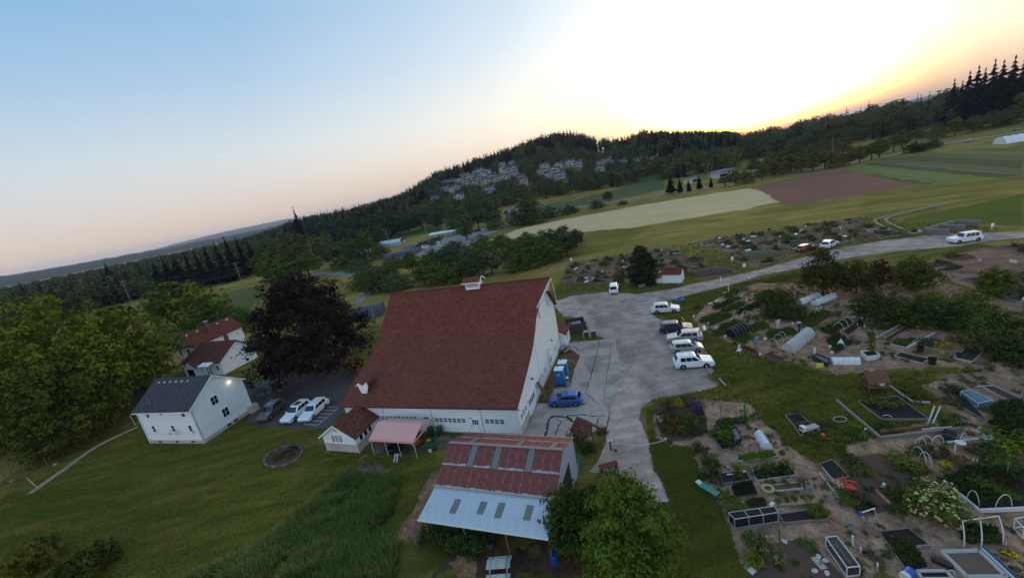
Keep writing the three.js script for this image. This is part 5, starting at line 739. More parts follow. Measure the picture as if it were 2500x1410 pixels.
// portable toilets
function toilet(label, x, z, turn, paint) {
  const o = thing('portable_toilet', label, 'portable toilet', x, 0, z, turn, 'portable toilets by the barn gable');
  part(o, 'cabin', rbx(1.12, 2.05, 1.12, .06, 0, 1.13, 0), paint); part(o, 'base', bx(1.18, .12, 1.2, 0, .06, 0), M_DARKPL); const r = part(o, 'roof', rbx(1.2, .16, 1.2, .07, 0, 2.2, 0), mat(.80, .81, .82, .5)); part(r, 'vent', cyl(.06, .06, .14, -.25, 2.26, -.3, 8), M_DARKPL);
  part(o, 'door', rbx(.03, 1.8, .86, .012, .575, 1.12, 0), mat(.02, .20, .42, .5)); part(o, 'latch', bx(.03, .06, .14, .6, 1.15, .34), M_STEEL); part(o, 'emblem', bx(.3, .12, .015, -.05, 1.55, .568), M_TRIM);
}
toilet('near blue portable toilet with white roof beside the barn gable', 4.0, -47.9, BARN_T, mat(.015, .16, .38, .45)); toilet('second blue portable toilet hidden behind the first', 4.75, -49.6, BARN_T, mat(.015, .16, .38, .45));
{ const o = thing('hand_wash_station', 'grey hand wash stand in front of the blue toilets', 'wash stand', 4.75, 0, -46.7, BARN_T); part(o, 'tank', rbx(.45, .9, .4, .08, 0, .5, 0), mat(.25, .27, .3, .6)); part(o, 'basin', rbx(.5, .16, .45, .06, 0, 1.02, 0), M_DARKPL); part(o, 'dispenser', bx(.3, .3, .12, 0, 1.25, -.14), M_TRIM); }
// traffic cone, picnic bench, boards at the gable
{ const p = [7.19,-58.64], o = thing('traffic_cone', 'orange traffic cone with white collar near the barn corner', 'cone', p[0], 0, p[1]); part(o, 'base', bx(.4, .05, .4, 0, .025, 0), mat(.55, .06, .03, .6)); part(o, 'cone', new THREE.ConeGeometry(.16, .7, 14).translate(0, .4, 0), mat(.62, .07, .03, .6)); part(o, 'collar', new THREE.CylinderGeometry(.075, .105, .15, 14).translate(0, .45, 0), M_TRIM); }
function picnicTable(label, x, z, turn, m, L = 1.8, group) {
  const o = thing('picnic_table', label, 'picnic table', x, 0, z, turn, group);
  for (let k = 0; k < 5; k++) part(o, 'top_board', bx(L, .045, .135, 0, .74, -.3 + k * .15), m);
  for (const s of [-1, 1]) { for (const q of [.62, .77]) part(o, 'seat_board', bx(L, .045, .135, 0, .44, s * q), m); part(o, 'leg_frame', join([plank([s * L * .36, 0, -.62], [s * L * .36, .72, -.2], .04, .1), plank([s * L * .36, 0, .62], [s * L * .36, .72, .2], .04, .1), bx(.045, .1, 1.5, s * L * .36, .4, 0), bx(.045, .08, .7, s * L * .36, .68, 0)]), m); }
  return o;
}
picnicTable('weathered picnic table against the far end of the barn gable', ...[6.05,-57.41], .9, mat(.30, .27, .20, .9), 1.7);
{ const p = [-4.71,-22.98], pt = tex(128, 128, (u, v) => { const n = fbm(u * 7, v * 7, 4, 310, 7); return n > .60 ? [.10, .085, .075] : [.62, .60, .55]; }); picnicTable('peeling white picnic table at the bottom edge', p[0], p[1], -.12, matte({ map: pt, roughness: .8 }), 1.75); }
single('leaning_boards', join([0, 1, 2, 3].map((k) => plank([.9 + k * .05, 0, -.4 + k * .32], [.12, 1.9 + k * .12, -.45 + k * .28], .14, .03))), M_WOOD, 'brown boards leaning on the barn gable by the garage door', 'boards', -1.925 + Math.sin(20.86 * D2R) * 7.6, 0, -38.53 - Math.cos(20.86 * D2R) * 7.6, BARN_T);
// bin enclosure of dark boards
{
  const p = [8.63,-63.64], o = thing('bin_enclosure', 'dark wooden bin enclosure by the barn corner', 'enclosure', p[0] + .9, 0, p[1] - 1.3, -.12), ms = [mat(.085, .062, .05, .9), mat(.10, .07, .055, .9), mat(.07, .052, .044, .9)];
  for (let k = 0; k < 18; k++) part(o, 'board', bx(.15, 1.75, .03, -1.4 + k * .165, .9, 1.4), ms[k % 3]); for (let k = 0; k < 18; k++) part(o, 'board', bx(.15, 1.75, .03, -1.4 + k * .165, .9, -1.5), ms[(k + 1) % 3]); for (let k = 0; k < 16; k++) part(o, 'board', bx(.03, 1.75, .165, 1.5, .9, -1.35 + k * .18), ms[(k + 2) % 3]);
  for (const [x, z] of [[-1.5, 1.4], [1.5, 1.4], [1.5, -1.5], [-1.5, -1.5]]) part(o, 'post', bx(.11, 2.0, .11, x, 1.0, z), M_DKWOOD); part(o, 'rail', join([bx(3, .09, .04, 0, .5, 1.37), bx(3, .09, .04, 0, 1.4, 1.37), bx(3, .09, .04, 0, .5, -1.46), bx(3, .09, .04, 0, 1.4, -1.46)]), M_DKWOOD);
  part(o, 'notice', bx(.32, .4, .02, -1.35, 1.35, 1.45), M_TRIM);
  const d = thing('dumpster', 'blue dumpster with grey lid inside the wooden enclosure', 'dumpster', p[0] + .85, 0, p[1] - 1.5, -.12); part(d, 'body', prism([[-.95, .1], [.95, .1], [1.05, 1.15], [-1.05, 1.3]], 1.3, -.65), mat(.01, .045, .16, .5)); part(d, 'lid', bx(2.1, .05, 1.35, 0, 1.28, 0, 0, 0, .07), mat(.20, .22, .24, .5)); part(d, 'side_pocket', join([bx(.9, .12, .1, .2, .7, .7), bx(.9, .12, .1, .2, .7, -.7)]), mat(.01, .045, .16, .5));
  const q = [10.5,-61.33]; for (const [k, l] of [[0, 'left hand of two brown compost bins with pale posts beside the enclosure'], [1, 'right hand of two brown compost bins with pale posts beside the enclosure']]) { const c = thing('compost_bin', l, 'compost bin', q[0] + k * 1.15, 0, q[1] + k * .1, -.12, 'compost bins'); for (let b = 0; b < 4; b++) part(c, 'board', bx(.8, .2, .03, 0, .14 + b * .22, .42), ms[b % 3]); for (const s of [-.46, .46]) part(c, 'post', bx(.14, 1.0, .14, s, .5, .4), mat(.42, .34, .28, .8)); part(c, 'lid', bx(.7, .05, .8, 0, 1.0, 0), mat(.42, .36, .30, .8)); }
}
{ const o = thing('barn_annex', 'small white lean-to with brown roof behind the barn corner', 'annex', -1.925 + Math.sin(20.86 * D2R) * 22, 0, -38.53 - Math.cos(20.86 * D2R) * 22, BARN_T); part(o, 'wall', boxUV(prism([[-4, 0], [.9, 0], [.9, 2.3], [-1.6, 3.6], [-4, 2.3]], 3.2, -3.3)), M_WHITE); part(o, 'roof', (() => { const g = slab([[-2.7, 2.25], [0, 3.7], [2.7, 2.25]], 0, 3.6, .1); g.rotateY(Math.PI / 2); g.translate(-1.55, 0, .2); return g; })(), M_BROWNROOF); window_(o, .9, 1.4, -1.2, .6, .8, 1, 2, Math.PI / 2); }
// plastic wheel stop logs at the lot edge
for (const [p, q, l] of [[[21.98,-45.31], [21.5,-43.03], 'grey log lying before the nearest white crossover'], [[21.83,-41.84], [21.68,-40.21], 'grey log at the corner of the lot'], [[26.53,-61.65], [26.2,-59.79], 'pale log beside the dark wagon'], [[26.19,-59.2], [25.9,-57.64], 'pale log by the raised tailgate'], [[28.18,-69.66], [27.73,-67.62], 'pale log behind the farthest white crossover'], [[23.75,-48.69], [23.52,-47.73], 'short log before the silver hatchback']]) single('parking_log', beam([p[0], .1, p[1]], [q[0], .1, q[1]], .1, 8), mat(.36, .32, .28, .9), l, 'log');
single('kiddie_pool', join([new THREE.TorusGeometry(.75, .14, 8, 24).rotateX(Math.PI / 2).translate(0, .16, 0), new THREE.CircleGeometry(.75, 20).rotateX(-Math.PI / 2).translate(0, .06, 0), plank([-.5, .34, -.5], [.6, .34, .6], .18, .03)]), mat(.03, .09, .32, .5), 'blue plastic pool with a board across it on the grass', 'pool', ...[[29.9,-69.57][0], 0, [29.9,-69.57][1]]);
// shed corner: wire roll, tub, planter, red bench, blue barrel
single('wire_roll', join([0, 1, 2, 3, 4, 5, 6, 7].map((k) => new THREE.TorusGeometry(.36, .02, 5, 18).rotateX(Math.PI / 2).translate(0, .05 + k * .18, 0)).concat([0, 1, 2, 3, 4, 5].map((k) => beam([Math.cos(k) * .36, 0, Math.sin(k) * .36], [Math.cos(k) * .36, 1.35, Math.sin(k) * .36], .012)))), mat(.16, .155, .16, .6), 'tall roll of grey wire mesh at the left end of the lean-to', 'wire roll', ...[[-11.31,-26.85][0], 0, [-11.31,-26.85][1]], 0);
{ const p = [-5.44,-25.18], o = thing('grey_tub', 'open grey green tub under the lean-to edge', 'tub', p[0], 0, p[1]); const g = new THREE.LatheGeometry([[.26, 0], [.30, .02], [.38, .6], [.42, .64], [.36, .63], [.27, .06], [0, .05]].map((q) => new THREE.Vector2(...q)), 18); part(o, 'body', g, mat(.07, .10, .10, .5, { side: THREE.DoubleSide })); part(o, 'handle', new THREE.TorusGeometry(.12, .015, 5, 12, Math.PI).translate(0, .62, .38), M_BLACK); }
{ const p = [-0.72,-22.79], o = thing('blue_barrel', 'blue plastic barrel under the dark tree by the lean-to', 'barrel', p[0], 0, p[1]); part(o, 'body', new THREE.LatheGeometry([[0, 0], [.26, .01], [.29, .1], [.30, .45], [.29, .8], [.26, .88], [0, .89]].map((q) => new THREE.Vector2(...q)), 18), mat(.008, .055, .30, .4)); part(o, 'lid', cyl(.27, .27, .04, 0, .88, 0, 16), mat(.008, .045, .24, .4)); }
{ const p = [5.54,-30.91], o = thing('red_bench', 'dull red plank bench table beside the track', 'bench', p[0], 0, p[1], .12); for (let k = 0; k < 3; k++) part(o, 'seat_plank', bx(1.75, .05, .17, 0, .5, -.2 + k * .19), mat(.20, .035, .03, .8)); for (const x of [-.7, .7]) part(o, 'leg', bx(.08, .5, .5, x, .25, 0), M_DKWOOD); }
{ const p = [2.46,-31.61], o = thing('planter_box', 'grey wooden planter with a green bucket at the shed end', 'planter', p[0], 0, p[1], -.35); for (const s of [-1, 1]) { part(o, 'side', bx(.06, .42, 1.7, s * .35, .21, 0), M_GREYWOOD); part(o, 'end', bx(.7, .42, .06, 0, .21, s * .85), M_GREYWOOD); } part(o, 'soil', bx(.64, .05, 1.62, 0, .36, 0), mat(.05, .035, .03, 1)); }
bucket('bright green bucket standing in the grey planter', [2.92,-32.33], mat(.01, .32, .10, .5, { side: THREE.DoubleSide }), 1.2).position.y = .38;
single('cabbage_plant', TUFT[0], leafMat(.12, .22, .07), 'pale green cabbage in the grey planter', 'plant', [2.35,-31.25][0], .36, [2.35,-31.25][1]).scale.set(.34, .4, .34);
// small white shed beyond the lot
{
  const a = [31.68,-81.54], b = [34.52,-79.24], t = heading(a, b), L = Math.hypot(b[0] - a[0], b[1] - a[1]), o = thing('white_shed', 'small white shed with brown roof beside the dark evergreen', 'shed', a[0], 0, a[1], t);
  part(o, 'wall', boxUV(gable([[0, 0], [0, 2.1], [-1.5, 2.9], [-3, 2.1], [-3, 0]], L, L)), M_WHITE); part(o, 'roof', slab([[.3, 1.98], [-1.5, 3.02], [-3.3, 1.98]], -.25, L + .25, .08), M_BROWNROOF);
  part(o, 'side_lean_to', boxUV(prism([[-1.7, 0], [0, 0], [0, 1.25], [-1.7, .75]], 2.4, -2.6)), M_WHITE); part(o, 'lean_to_roof', prism([[-1.85, .74], [.02, 1.28], [.02, 1.36], [-1.85, .82]], 2.7, -2.75), M_BROWNROOF); part(o, 'skid', join([bx(.12, .2, .3, .2, .02, .1), bx(.12, .2, .3, L - .3, .02, .1)]), M_TRIM); part(o, 'prop', plank([L + .6, 0, .1], [L + .05, .9, .05], .1, .06), M_TRIM); part(o, 'door', bx(.9, 1.7, .03, L * .45, .95, .015), M_TRIM);
}
single('pale_bench', join([bx(1.6, .06, .45, 0, .5, 0), bx(1.5, .3, .3, 0, .25, 0)]), mat(.32, .36, .33, .8), 'low pale bench on the grass before the evergreen', 'bench', [27.32,-81.74][0], 0, [27.32,-81.74][1], .3);
// marker posts and small signs along the drive and gardens
const postSign = (label, p, h, w, m = M_TRIM, sgn) => { const o = thing('marker_post', label, 'post', p[0], 0, p[1]); part(o, 'post', bx(.09, h, .09, 0, h / 2, 0), m); if (w) part(o, 'sign', bx(w, w * 1.1, .03, 0, h - w * .4, .06), M_TRIM); return o; };
postSign('white marker post at the edge of the drive, left of two', [40.48,-74.77], 1.3, 0); postSign('taller white marker post before the garden beds', [38.77,-69.13], 1.6, 0); postSign('white notice on a post beside the drive', [49.86,-86.8], 1.2, .6); postSign('square white notice low beside the drive', [49.39,-81.64], .7, .7); postSign('white post with a bird box at the meadow edge', [23.64,-130.51], 2.6, .5, mat(.45, .42, .38, .8)); postSign('white square marker at the hedge corner', [19.41,-120.11], .9, .6); postSign('white sign post by the stone bays at the upper right', [95.11,-75.11], 1.2, .6);
// ---------------------------------------------------------------- stake rows left of the white house
{
  const st = mat(.20, .12, .065, .9), pale = mat(.42, .33, .22, .9), g1 = bx(.07, 1.25, .07, 0, .62, 0), rows = [[[-76.25,-52.48], [-73.31,-52.52], [-68.08,-64.97]], [[-71.65,-48.86], [-68.49,-48.78], [-63.62,-61.02]], [[-83.94,-57.3], [-79.8,-57.06], [-73.86,-68.98]]];
  const a = [-71.96,-48.79], b = [-68.2,-64.13], c = [-83.3,-57.31], d = [-77.43,-69.13];
  for (let r = 0; r < 4; r++) for (let k = 0; k < 15; k++) { const t = (k + (r % 2) * .4) / 14.6, u = r / 3, x = lerp(lerp(a[0], b[0], t), lerp(c[0], d[0], t), u) + rr(-.25, .25), z = lerp(lerp(a[1], b[1], t), lerp(c[1], d[1], t), u) + rr(-.25, .25); const o = single('vine_stake', g1, st, ['brown stake in the row nearest the lawn walk', 'brown stake in the second row from the lawn walk', 'brown stake in the third row from the lawn walk', 'brown stake in the back row under the maples'][r], 'stake', x, 0, z, 0, 'vine stakes'); o.scale.y = rr(.8, 1.2); o.rotation.z = rr(-.06, .06); }
  single('end_post', beam([0, 0, 0], [-.5, 1.9, .1], .07, 8), pale, 'pale end post at the lower end of the stake rows', 'post', ...[[-65.07,-46.91][0], 0, [-65.07,-46.91][1]]); single('end_post', beam([0, 0, 0], [-.2, 1.9, 0], .07, 8), pale, 'pale end post beside the white house corner', 'post', ...[[-64.53,-60.97][0], 0, [-64.53,-60.97][1]]);
  for (const [p, l] of [[[-68.9,-52.57], 'white flower clump near the lower end of the stake rows'], [[-71.72,-60.25], 'white flower clump at the middle of the stake rows'], [[-74.74,-56.55], 'small white flower clump among the stakes'], [[-72.41,-50.22], 'pale flower clump at the lower left of the stake rows']]) { const o = single('flower_clump', TUFT[1], L_WHITE, l, 'flowers', p[0], 0, p[1]); o.scale.set(.35, .4, .35); }
}
// ---------------------------------------------------------------- utility poles and wires
function pole(label, x, z, h, arms, turn, y = 0, group = 'utility poles') {
  const o = thing('utility_pole', label, 'utility pole', x, y, z, turn, group); part(o, 'pole', cyl(.17, .11, h, 0, 0, 0, 8), mat(.30, .22, .16, .9));
  arms.forEach((a, i) => { const q = part(o, 'crossarm', bx(2.4, .12, .1, 0, h - a, .1), mat(.28, .21, .16, .9)); for (const s of [-1.05, -.4, .4, 1.05]) part(q, 'insulator', cyl(.05, .04, .16, s, h - a + .06, .1, 6), M_GREYWALL); });
  return o;
}
const PA = [-105.55,-161.6,16.3], PB = [-264.02,-257.76,18.52], PC = [-195.51,-210.06,14.98];
pole('tall pole with three stays of wires left of the copper beech', PA[0], PA[1], PA[2], [.5, 2.6, 3.9], 1.0);
pole('short service pole in the yellow field beside the tall pole', ...[-126.09,-173.72,6.55], [.4], 1.0); pole('pole top showing above the maples, second from the left', PC[0], PC[1], PC[2], [.5], 1.0); pole('pole with wide crossarm above the maples, leftmost', PB[0], PB[1], PB[2], [.4, 1.4], 1.0); pole('broken pole stub above the left maple', ...[-327.83,-287.54,10.74], [], 1.0);
pole('pole on the path left of the hedge', ...[-101.36,-218.32,16.51], [.5, 2.2], .6); pole('tall pole at the nursery car park', ...[-37.59,-208.69,15.4], [.6, 1.8], .4); pole('lamp pole among the nursery greenhouses', ...[-73.06,-265.06,11.39], [.3], .4); pole('pole at the lower end of the tan field', ...[2.53,-265.47,16], [.6], .4); pole('pole beside the far road left of the small firs', ...[58.95,-307.83,15.86], [.6], .4); pole('pole beside the far road by the bright fields', ...[64.72,-285.7,9.68], [.4], .4); pole('pole at the far road among the firs', ...[134.87,-256.79,13.63], [.5], .4); pole('pole at the edge of the crop field', ...[209.56,-251.05,15.79], [.4], .4);
pole('metal lamp post behind the barn roof', ...[-32.41,-89.5,6.05], [], 0);
for (const [i, dy] of [[0, -.4], [1, -2.4], [2, -3.8], [3, -4.6]]) single('power_wire', tube(Array.from({ length: 9 }, (_, k) => { const t = k / 8; return [lerp(PA[0], PC[0], t), lerp(PA[2] + dy, PC[2] - .4 - i * .5, t) - 2.2 * Math.sin(t * Math.PI), lerp(PA[1] + i * .5, PC[1] + i * .5, t)]; }), .03, 24, 4), mat(.12, .11, .1, .6), ['topmost wire from the tall pole towards the maples', 'second wire from the tall pole towards the maples', 'third wire from the tall pole towards the maples', 'lowest wire from the tall pole towards the maples'][i], 'wire', 0, 0, 0, 0, 'power wires');
// wire fence along the grass beyond the lot
for (let k = 0; k < 9; k++) { const a = [11.96,-93.72], b = [21.36,-89.09], t = k / 8; single('fence_post', cyl(.04, .03, 1.0, 0, 0, 0, 6), M_DKWOOD, 'thin dark fence post along the grass beyond the lot', 'fence post', lerp(a[0], b[0], t), 0, lerp(a[1], b[1], t), 0, 'fence posts beyond the lot'); }
for (let k = 0; k < 9; k++) { const a = [-49.4,-71.49], b = [-29.77,-66.36], t = k / 8; single('bollard', cyl(.07, .06, .8, 0, 0, 0, 7), M_WOOD, 'short wooden post in the row under the copper beech', 'bollard', lerp(a[0], b[0], t), 0, lerp(a[1], b[1], t) - .6, 0, 'wooden posts under the copper beech'); }

// ---------------------------------------------------------------- allotment gardens
const SOIL = mat(.075, .046, .036, 1), DSOIL = mat(.030, .022, .019, 1), STRAW = mat(.46, .31, .13, 1), CHIP = mat(.22, .13, .085, 1), BRSOIL = mat(.11, .062, .046, 1), M_WBOARD = mat(.43, .37, .32, .75), M_GBOARD = mat(.24, .19, .15, .85), M_BBOARD = mat(.17, .088, .052, .85), M_SALMON = mat(.45, .18, .11, .8), M_PVC = mat(.64, .61, .57, .5);
// a bed: boards along the edges of a four-cornered outline, soil inside
function bed(q, h, board, soil, label, o = {}) {
  const c = mid2(q), t = thing(o.name || 'garden_bed', label, o.category || 'garden bed', c[0], 0, c[1], 0, o.group), L = q.map((p) => [p[0] - c[0], p[1] - c[1]]);
  if (board) L.forEach((p, i) => { if (o.skip && o.skip.includes(i)) return; const n = L[(i + 1) % L.length]; part(t, 'board', plank([p[0], h / 2, p[1]], [n[0], h / 2, n[1]], o.w || .06, h), board); });
  part(t, 'soil', sheet(L, Math.max(.03, h * .72), board ? 0 : .12, .4), soil); return t;
}
const inQuad = (q, u, v) => [lerp(lerp(q[0][0], q[1][0], u), lerp(q[3][0], q[2][0], u), v), lerp(lerp(q[0][1], q[1][1], u), lerp(q[3][1], q[2][1], u), v)];
// low growing crops: one mass per bed
function crop(q, m, label, n, s, h, y = .08, o = {}) {
  const g = TUFT[Math.floor(rnd() * 3)], im = new THREE.InstancedMesh(g, m, n); im.name = numbered('bed_plants'); im.userData = { label, kind: 'stuff', category: 'plants' }; shade(im);
  for (let i = 0; i < n; i++) { const u = o.rows ? (Math.floor(rnd() * o.rows) + .5) / o.rows : rr(.06, .94), v = rr(.05, .95), p = inQuad(q, o.swap ? v : u, o.swap ? u : v), k = s * rr(.6, 1.35); dummy.position.set(p[0], y, p[1]); dummy.rotation.y = rr(0, 6.28); dummy.scale.set(k, h * rr(.6, 1.35), k); dummy.updateMatrix(); im.setMatrixAt(i, dummy.matrix); }
  scene.add(im); return im;
}
const plant = (m, label, p, r, h, y = 0, group, name = 'garden_plant') => bush(m, name, label, p[0], p[1], r, h, group, 'plant', y);
function hoop(o, a, b, top, r = .025, m = M_PVC, name = 'hoop') { part(o, name, tube(Array.from({ length: 9 }, (_, k) => { const t = k / 8, s = Math.sin(t * Math.PI); return [lerp(a[0], b[0], (1 - Math.cos(t * Math.PI)) / 2), s * top, lerp(a[1], b[1], (1 - Math.cos(t * Math.PI)) / 2)]; }), r, 16), m); }
function hoops(label, pairs, top, group) { const c = pairs[0][0], o = thing('garden_hoops', label, 'hoops', c[0], 0, c[1], 0, group); for (const [a, b] of pairs) hoop(o, [a[0] - c[0], a[1] - c[1]], [b[0] - c[0], b[1] - c[1]], top); return o; }
// covered tunnel along a -> b, half width w, height h
function tunnel(label, a, b, w, h, m, ribs, ribM = M_PVC, name = 'row_tunnel') {
  const o = thing(name, label, 'tunnel', a[0], 0, a[1], Math.atan2(-(b[1] - a[1]), b[0] - a[0])), L = Math.hypot(b[0] - a[0], b[1] - a[1]), P = [], I = [], U = [], nx = ribs * 4, ny = 10;
  for (let i = 0; i <= nx; i++) for (let j = 0; j <= ny; j++) { const t = i / nx, f = j / ny * Math.PI, sag = 1 - .07 * Math.abs(Math.sin(t * ribs * Math.PI)); P.push(t * L, Math.sin(f) * h * sag, Math.cos(f) * w * sag); U.push(t * L, f); }
  for (let i = 0; i < nx; i++) for (let j = 0; j < ny; j++) { const q = i * (ny + 1) + j; I.push(q, q + ny + 1, q + 1, q + 1, q + ny + 1, q + ny + 2); }
  const g = new THREE.BufferGeometry(); g.setAttribute('position', new THREE.Float32BufferAttribute(P, 3)); g.setAttribute('uv', new THREE.Float32BufferAttribute(U, 2)); g.setIndex(I); g.computeVertexNormals(); const cv = part(o, 'cover', g, m);
  for (const x of [0, L]) part(o, 'end_cover', (() => { const s = new THREE.CircleGeometry(1, 12, 0, Math.PI); s.scale(w, h, 1); s.rotateY(Math.PI / 2); s.translate(x, 0, 0); return s; })(), m);
  for (let k = 0; k <= ribs; k++) part(o, 'rib', tube(Array.from({ length: 9 }, (_, j) => [k / ribs * L, Math.sin(j / 8 * Math.PI) * (h + .01), Math.cos(j / 8 * Math.PI) * (w + .01)]), .022, 14, 5), ribM); return o;
}
const NETW = mat(.62, .60, .57, .8, { side: THREE.DoubleSide, transparent: true, opacity: .62 }), NETB = mat(.02, .02, .021, .85, { side: THREE.DoubleSide, transparent: true, opacity: .88 }), CLOTH = mat(.72, .71, .69, .85, { side: THREE.DoubleSide });
// open box frame of pipe over a four-cornered outline
function cage(label, q, h, pipe, net, o = {}) {
  const c = mid2(q), t = thing(o.name || 'pipe_frame', label, 'frame', c[0], 0, c[1]), L = q.map((p) => [p[0] - c[0], p[1] - c[1]]), r = o.r || .03;
  L.forEach((p, i) => { const n = L[(i + 1) % 4]; part(t, 'rail', beam([p[0], h, p[1]], [n[0], h, n[1]], r), pipe); part(t, 'rail', beam([p[0], .06, p[1]], [n[0], .06, n[1]], r), pipe); part(t, 'upright', beam([p[0], 0, p[1]], [p[0], h, p[1]], r), pipe); if (net) part(t, 'net', poly3([[[p[0], .06, p[1]], [n[0], .06, n[1]], [n[0], h, n[1]], [p[0], h, p[1]]]]), net); });
  for (const u of o.cross || []) { const a = [lerp(L[0][0], L[1][0], u), lerp(L[0][1], L[1][1], u)], b = [lerp(L[3][0], L[2][0], u), lerp(L[3][1], L[2][1], u)]; part(t, 'cross_rail', join([beam([a[0], h, a[1]], [b[0], h, b[1]], r), beam([a[0], 0, a[1]], [a[0], h, a[1]], r), beam([b[0], 0, b[1]], [b[0], h, b[1]], r)]), pipe); }
  if (net && !o.openTop) part(t, 'net', poly3([L.map((p) => [p[0], h + .01, p[1]])]), net); return t;
}
const log = (name, label, a, b, w, h, m, category = 'board', y = .06) => single(name, plank([0, y, 0], [b[0] - a[0], y, b[1] - a[1]], w, h), m, label, category, a[0], 0, a[1]);
function stick(label, p, h, m = M_WOOD, r = .025, lean = [0, 0], group, name = 'garden_stake') { return single(name, beam([0, 0, 0], [lean[0], h, lean[1]], r, 6), m, label, 'stake', p[0], 0, p[1], 0, group); }
function chair(label, p, turn, m) { const o = thing('garden_chair', label, 'chair', p[0], 0, p[1], turn); part(o, 'seat', bx(.55, .05, .55, 0, .36, 0, 0, .1), m); for (let k = 0; k < 5; k++) part(o, 'back_slat', bx(.1, .75, .03, -.22 + k * .11, .72, -.36, 0, -.35), m); for (const s of [-1, 1]) { part(o, 'arm', bx(.12, .03, .72, s * .34, .58, -.02), m); part(o, 'leg', bx(.08, .58, .06, s * .33, .29, .28), m); part(o, 'leg', plank([s * .3, 0, -.62], [s * .3, .4, .2], .06, .07), m); } return o; }

// ---- corner plot by the track
const A = (l) => l;
{
  const spots = [[12.93,-37.24],[14.04,-38.08],[15.33,-38.04],[16.48,-38.2],[16.91,-37.06],[12.98,-36.3],[13.59,-35.84],[13.96,-34.73],[14.81,-35.18],[14.88,-34.43],[12.53,-34.72],[13.18,-34.28],[13.73,-33.64],[12.57,-36.18],[16.57,-36.24],[16.21,-34.96],[14.68,-33.33]], kinds = [[L_GREY, .8, 1.2, 'white-flowering shrub at the left of the corner plot'], [L_BROWN, .9, 1.1, 'brown shrub at the back left of the corner plot'], [leafMat(.30, .24, .02), .6, 1.0, 'yellow-flowering shrub at the back of the corner plot'], [leafMat(.09, .08, .085), .9, 1.3, 'smoky grey shrub at the back of the corner plot'], [L_PURPLE, .8, .9, 'violet-flowering clump in the corner plot'], [L_BROWN, .7, .8, 'low brown plant near the rope post'], [L_RUST, 1.0, 1.0, 'rust-brown shrub in the middle of the corner plot'], [L_RUST, 1.0, .9, 'second rust-brown shrub in the corner plot'], [L_BRIGHT, .7, 1.4, 'bright green upright shrub in the corner plot'], [L_MID, .8, 1.0, 'green shrub beside the bright upright one'], [L_BROWN, .9, .8, 'brown shrub at the front left of the corner plot'], [L_RUST, .9, .8, 'rusty shrub at the front of the corner plot'], [L_OLIVE, .8, .8, 'olive shrub at the front right of the corner plot'], [L_WHITE, .45, .7, 'small white-flowered plant by the rope post'], [leafMat(.07, .04, .11), .6, .7, 'dark violet plant behind the canes'], [L_MID, .6, .6, 'small green plant by the black canes'], [L_DARK, .8, .7, 'dark green plant at the right of the corner plot']];
  bed([[13.31,-38.34],[17.32,-38.04],[16.91,-35.48],[16.05,-33.58],[14.07,-32.64],[11.72,-33.16],[11.96,-36.13]], .14, M_BBOARD, SOIL, 'corner plot crowded with brown and green shrubs beside the track', { name: 'corner_plot' });
  spots.forEach((p, i) => { const [m, r, h, l] = kinds[i]; plant(m, l, p, r, h, .1); });
  [[16.49,-35.24],[17.13,-36.05],[18.18,-34.92],[18.72,-35.75],[19.67,-34.78],[20.44,-34.64]].forEach((p, i) => stick('thin black cane standing along the back of the corner plot', p, 1.3, M_BLACK, .018, [0, 0], 'black canes'));
  const g = [[20.34,-34.43]][0], o = thing('garden_scarecrow', 'green and yellow pole sleeves standing by the garden path', 'post', g[0], 0, g[1]); part(o, 'green_sleeve', cyl(.12, .1, 1.5, 0, 0, 0, 8), mat(.01, .16, .08, .6)); part(o, 'yellow_sleeve', cyl(.14, .08, 1.2, .3, 0, .05, 8), mat(.30, .32, .02, .6));
  crop([[17.29,-34.6],[20.46,-34.21],[20.21,-33.38],[17.09,-33.71]], leafMat(.06, .09, .05), 'low grey-green plants along the back path', 60, .32, .4, 0);
}
{ // squash mound and dark trough
  const q = [[15.96,-33.15],[18.19,-33.34],[17.78,-30.66],[15.76,-30.38]]; bed(q, .2, M_GBOARD, DSOIL, 'bed with a big mound of leafy squash plants', {});
  plant(L_BRIGHT, 'leafy squash mound filling its bed', inQuad(q, .4, .45), 1.25, 1.25, .1); plant(L_MID, 'rounded leafy plant on the back corner of the squash bed', inQuad(q, .75, .1), .75, 1.4, .1); plant(L_DARK, 'dark leaves at the front of the squash bed', inQuad(q, .5, .85), 1.0, .8, .1);
  const a = [[17.75,-32.47],[18.35,-32.57],[17.92,-31.03],[17.08,-30.67]]; bed(a, .6, mat(.02, .019, .018, .7), mat(.24, .22, .21, .7), 'dark lidded trough beside the squash mound', { name: 'trough', category: 'trough' }); bucket('white pail on the end of the dark trough', [[17.78,-30.82]][0], M_BKT, .8);
}
tunnel('puffy white row cover over a short bed', [[19.71,-31.31]][0], [[19.32,-29.57]][0], .42, .75, CLOTH, 4);
{ const q = [[16.41,-29.24],[19.56,-29.06],[19.55,-28.51],[16.32,-28.81]]; bed(q, .16, M_WBOARD, SOIL, 'long low bed of lettuce beside the path'); crop(q, leafMat(.11, .17, .02), 'lettuce leaves in the long low bed', 70, .22, .3, .1); plant(L_LIME, 'yellow-green plant at the end of the lettuce bed', inQuad(q, .75, .5), .5, .5, .1); [[17.57,-29.36],[18.02,-29.33],[18.43,-29.3]].forEach((p) => stick('cane standing in the lettuce bed', p, 1.2, M_WOOD, .018, [0, 0], 'lettuce canes')); }
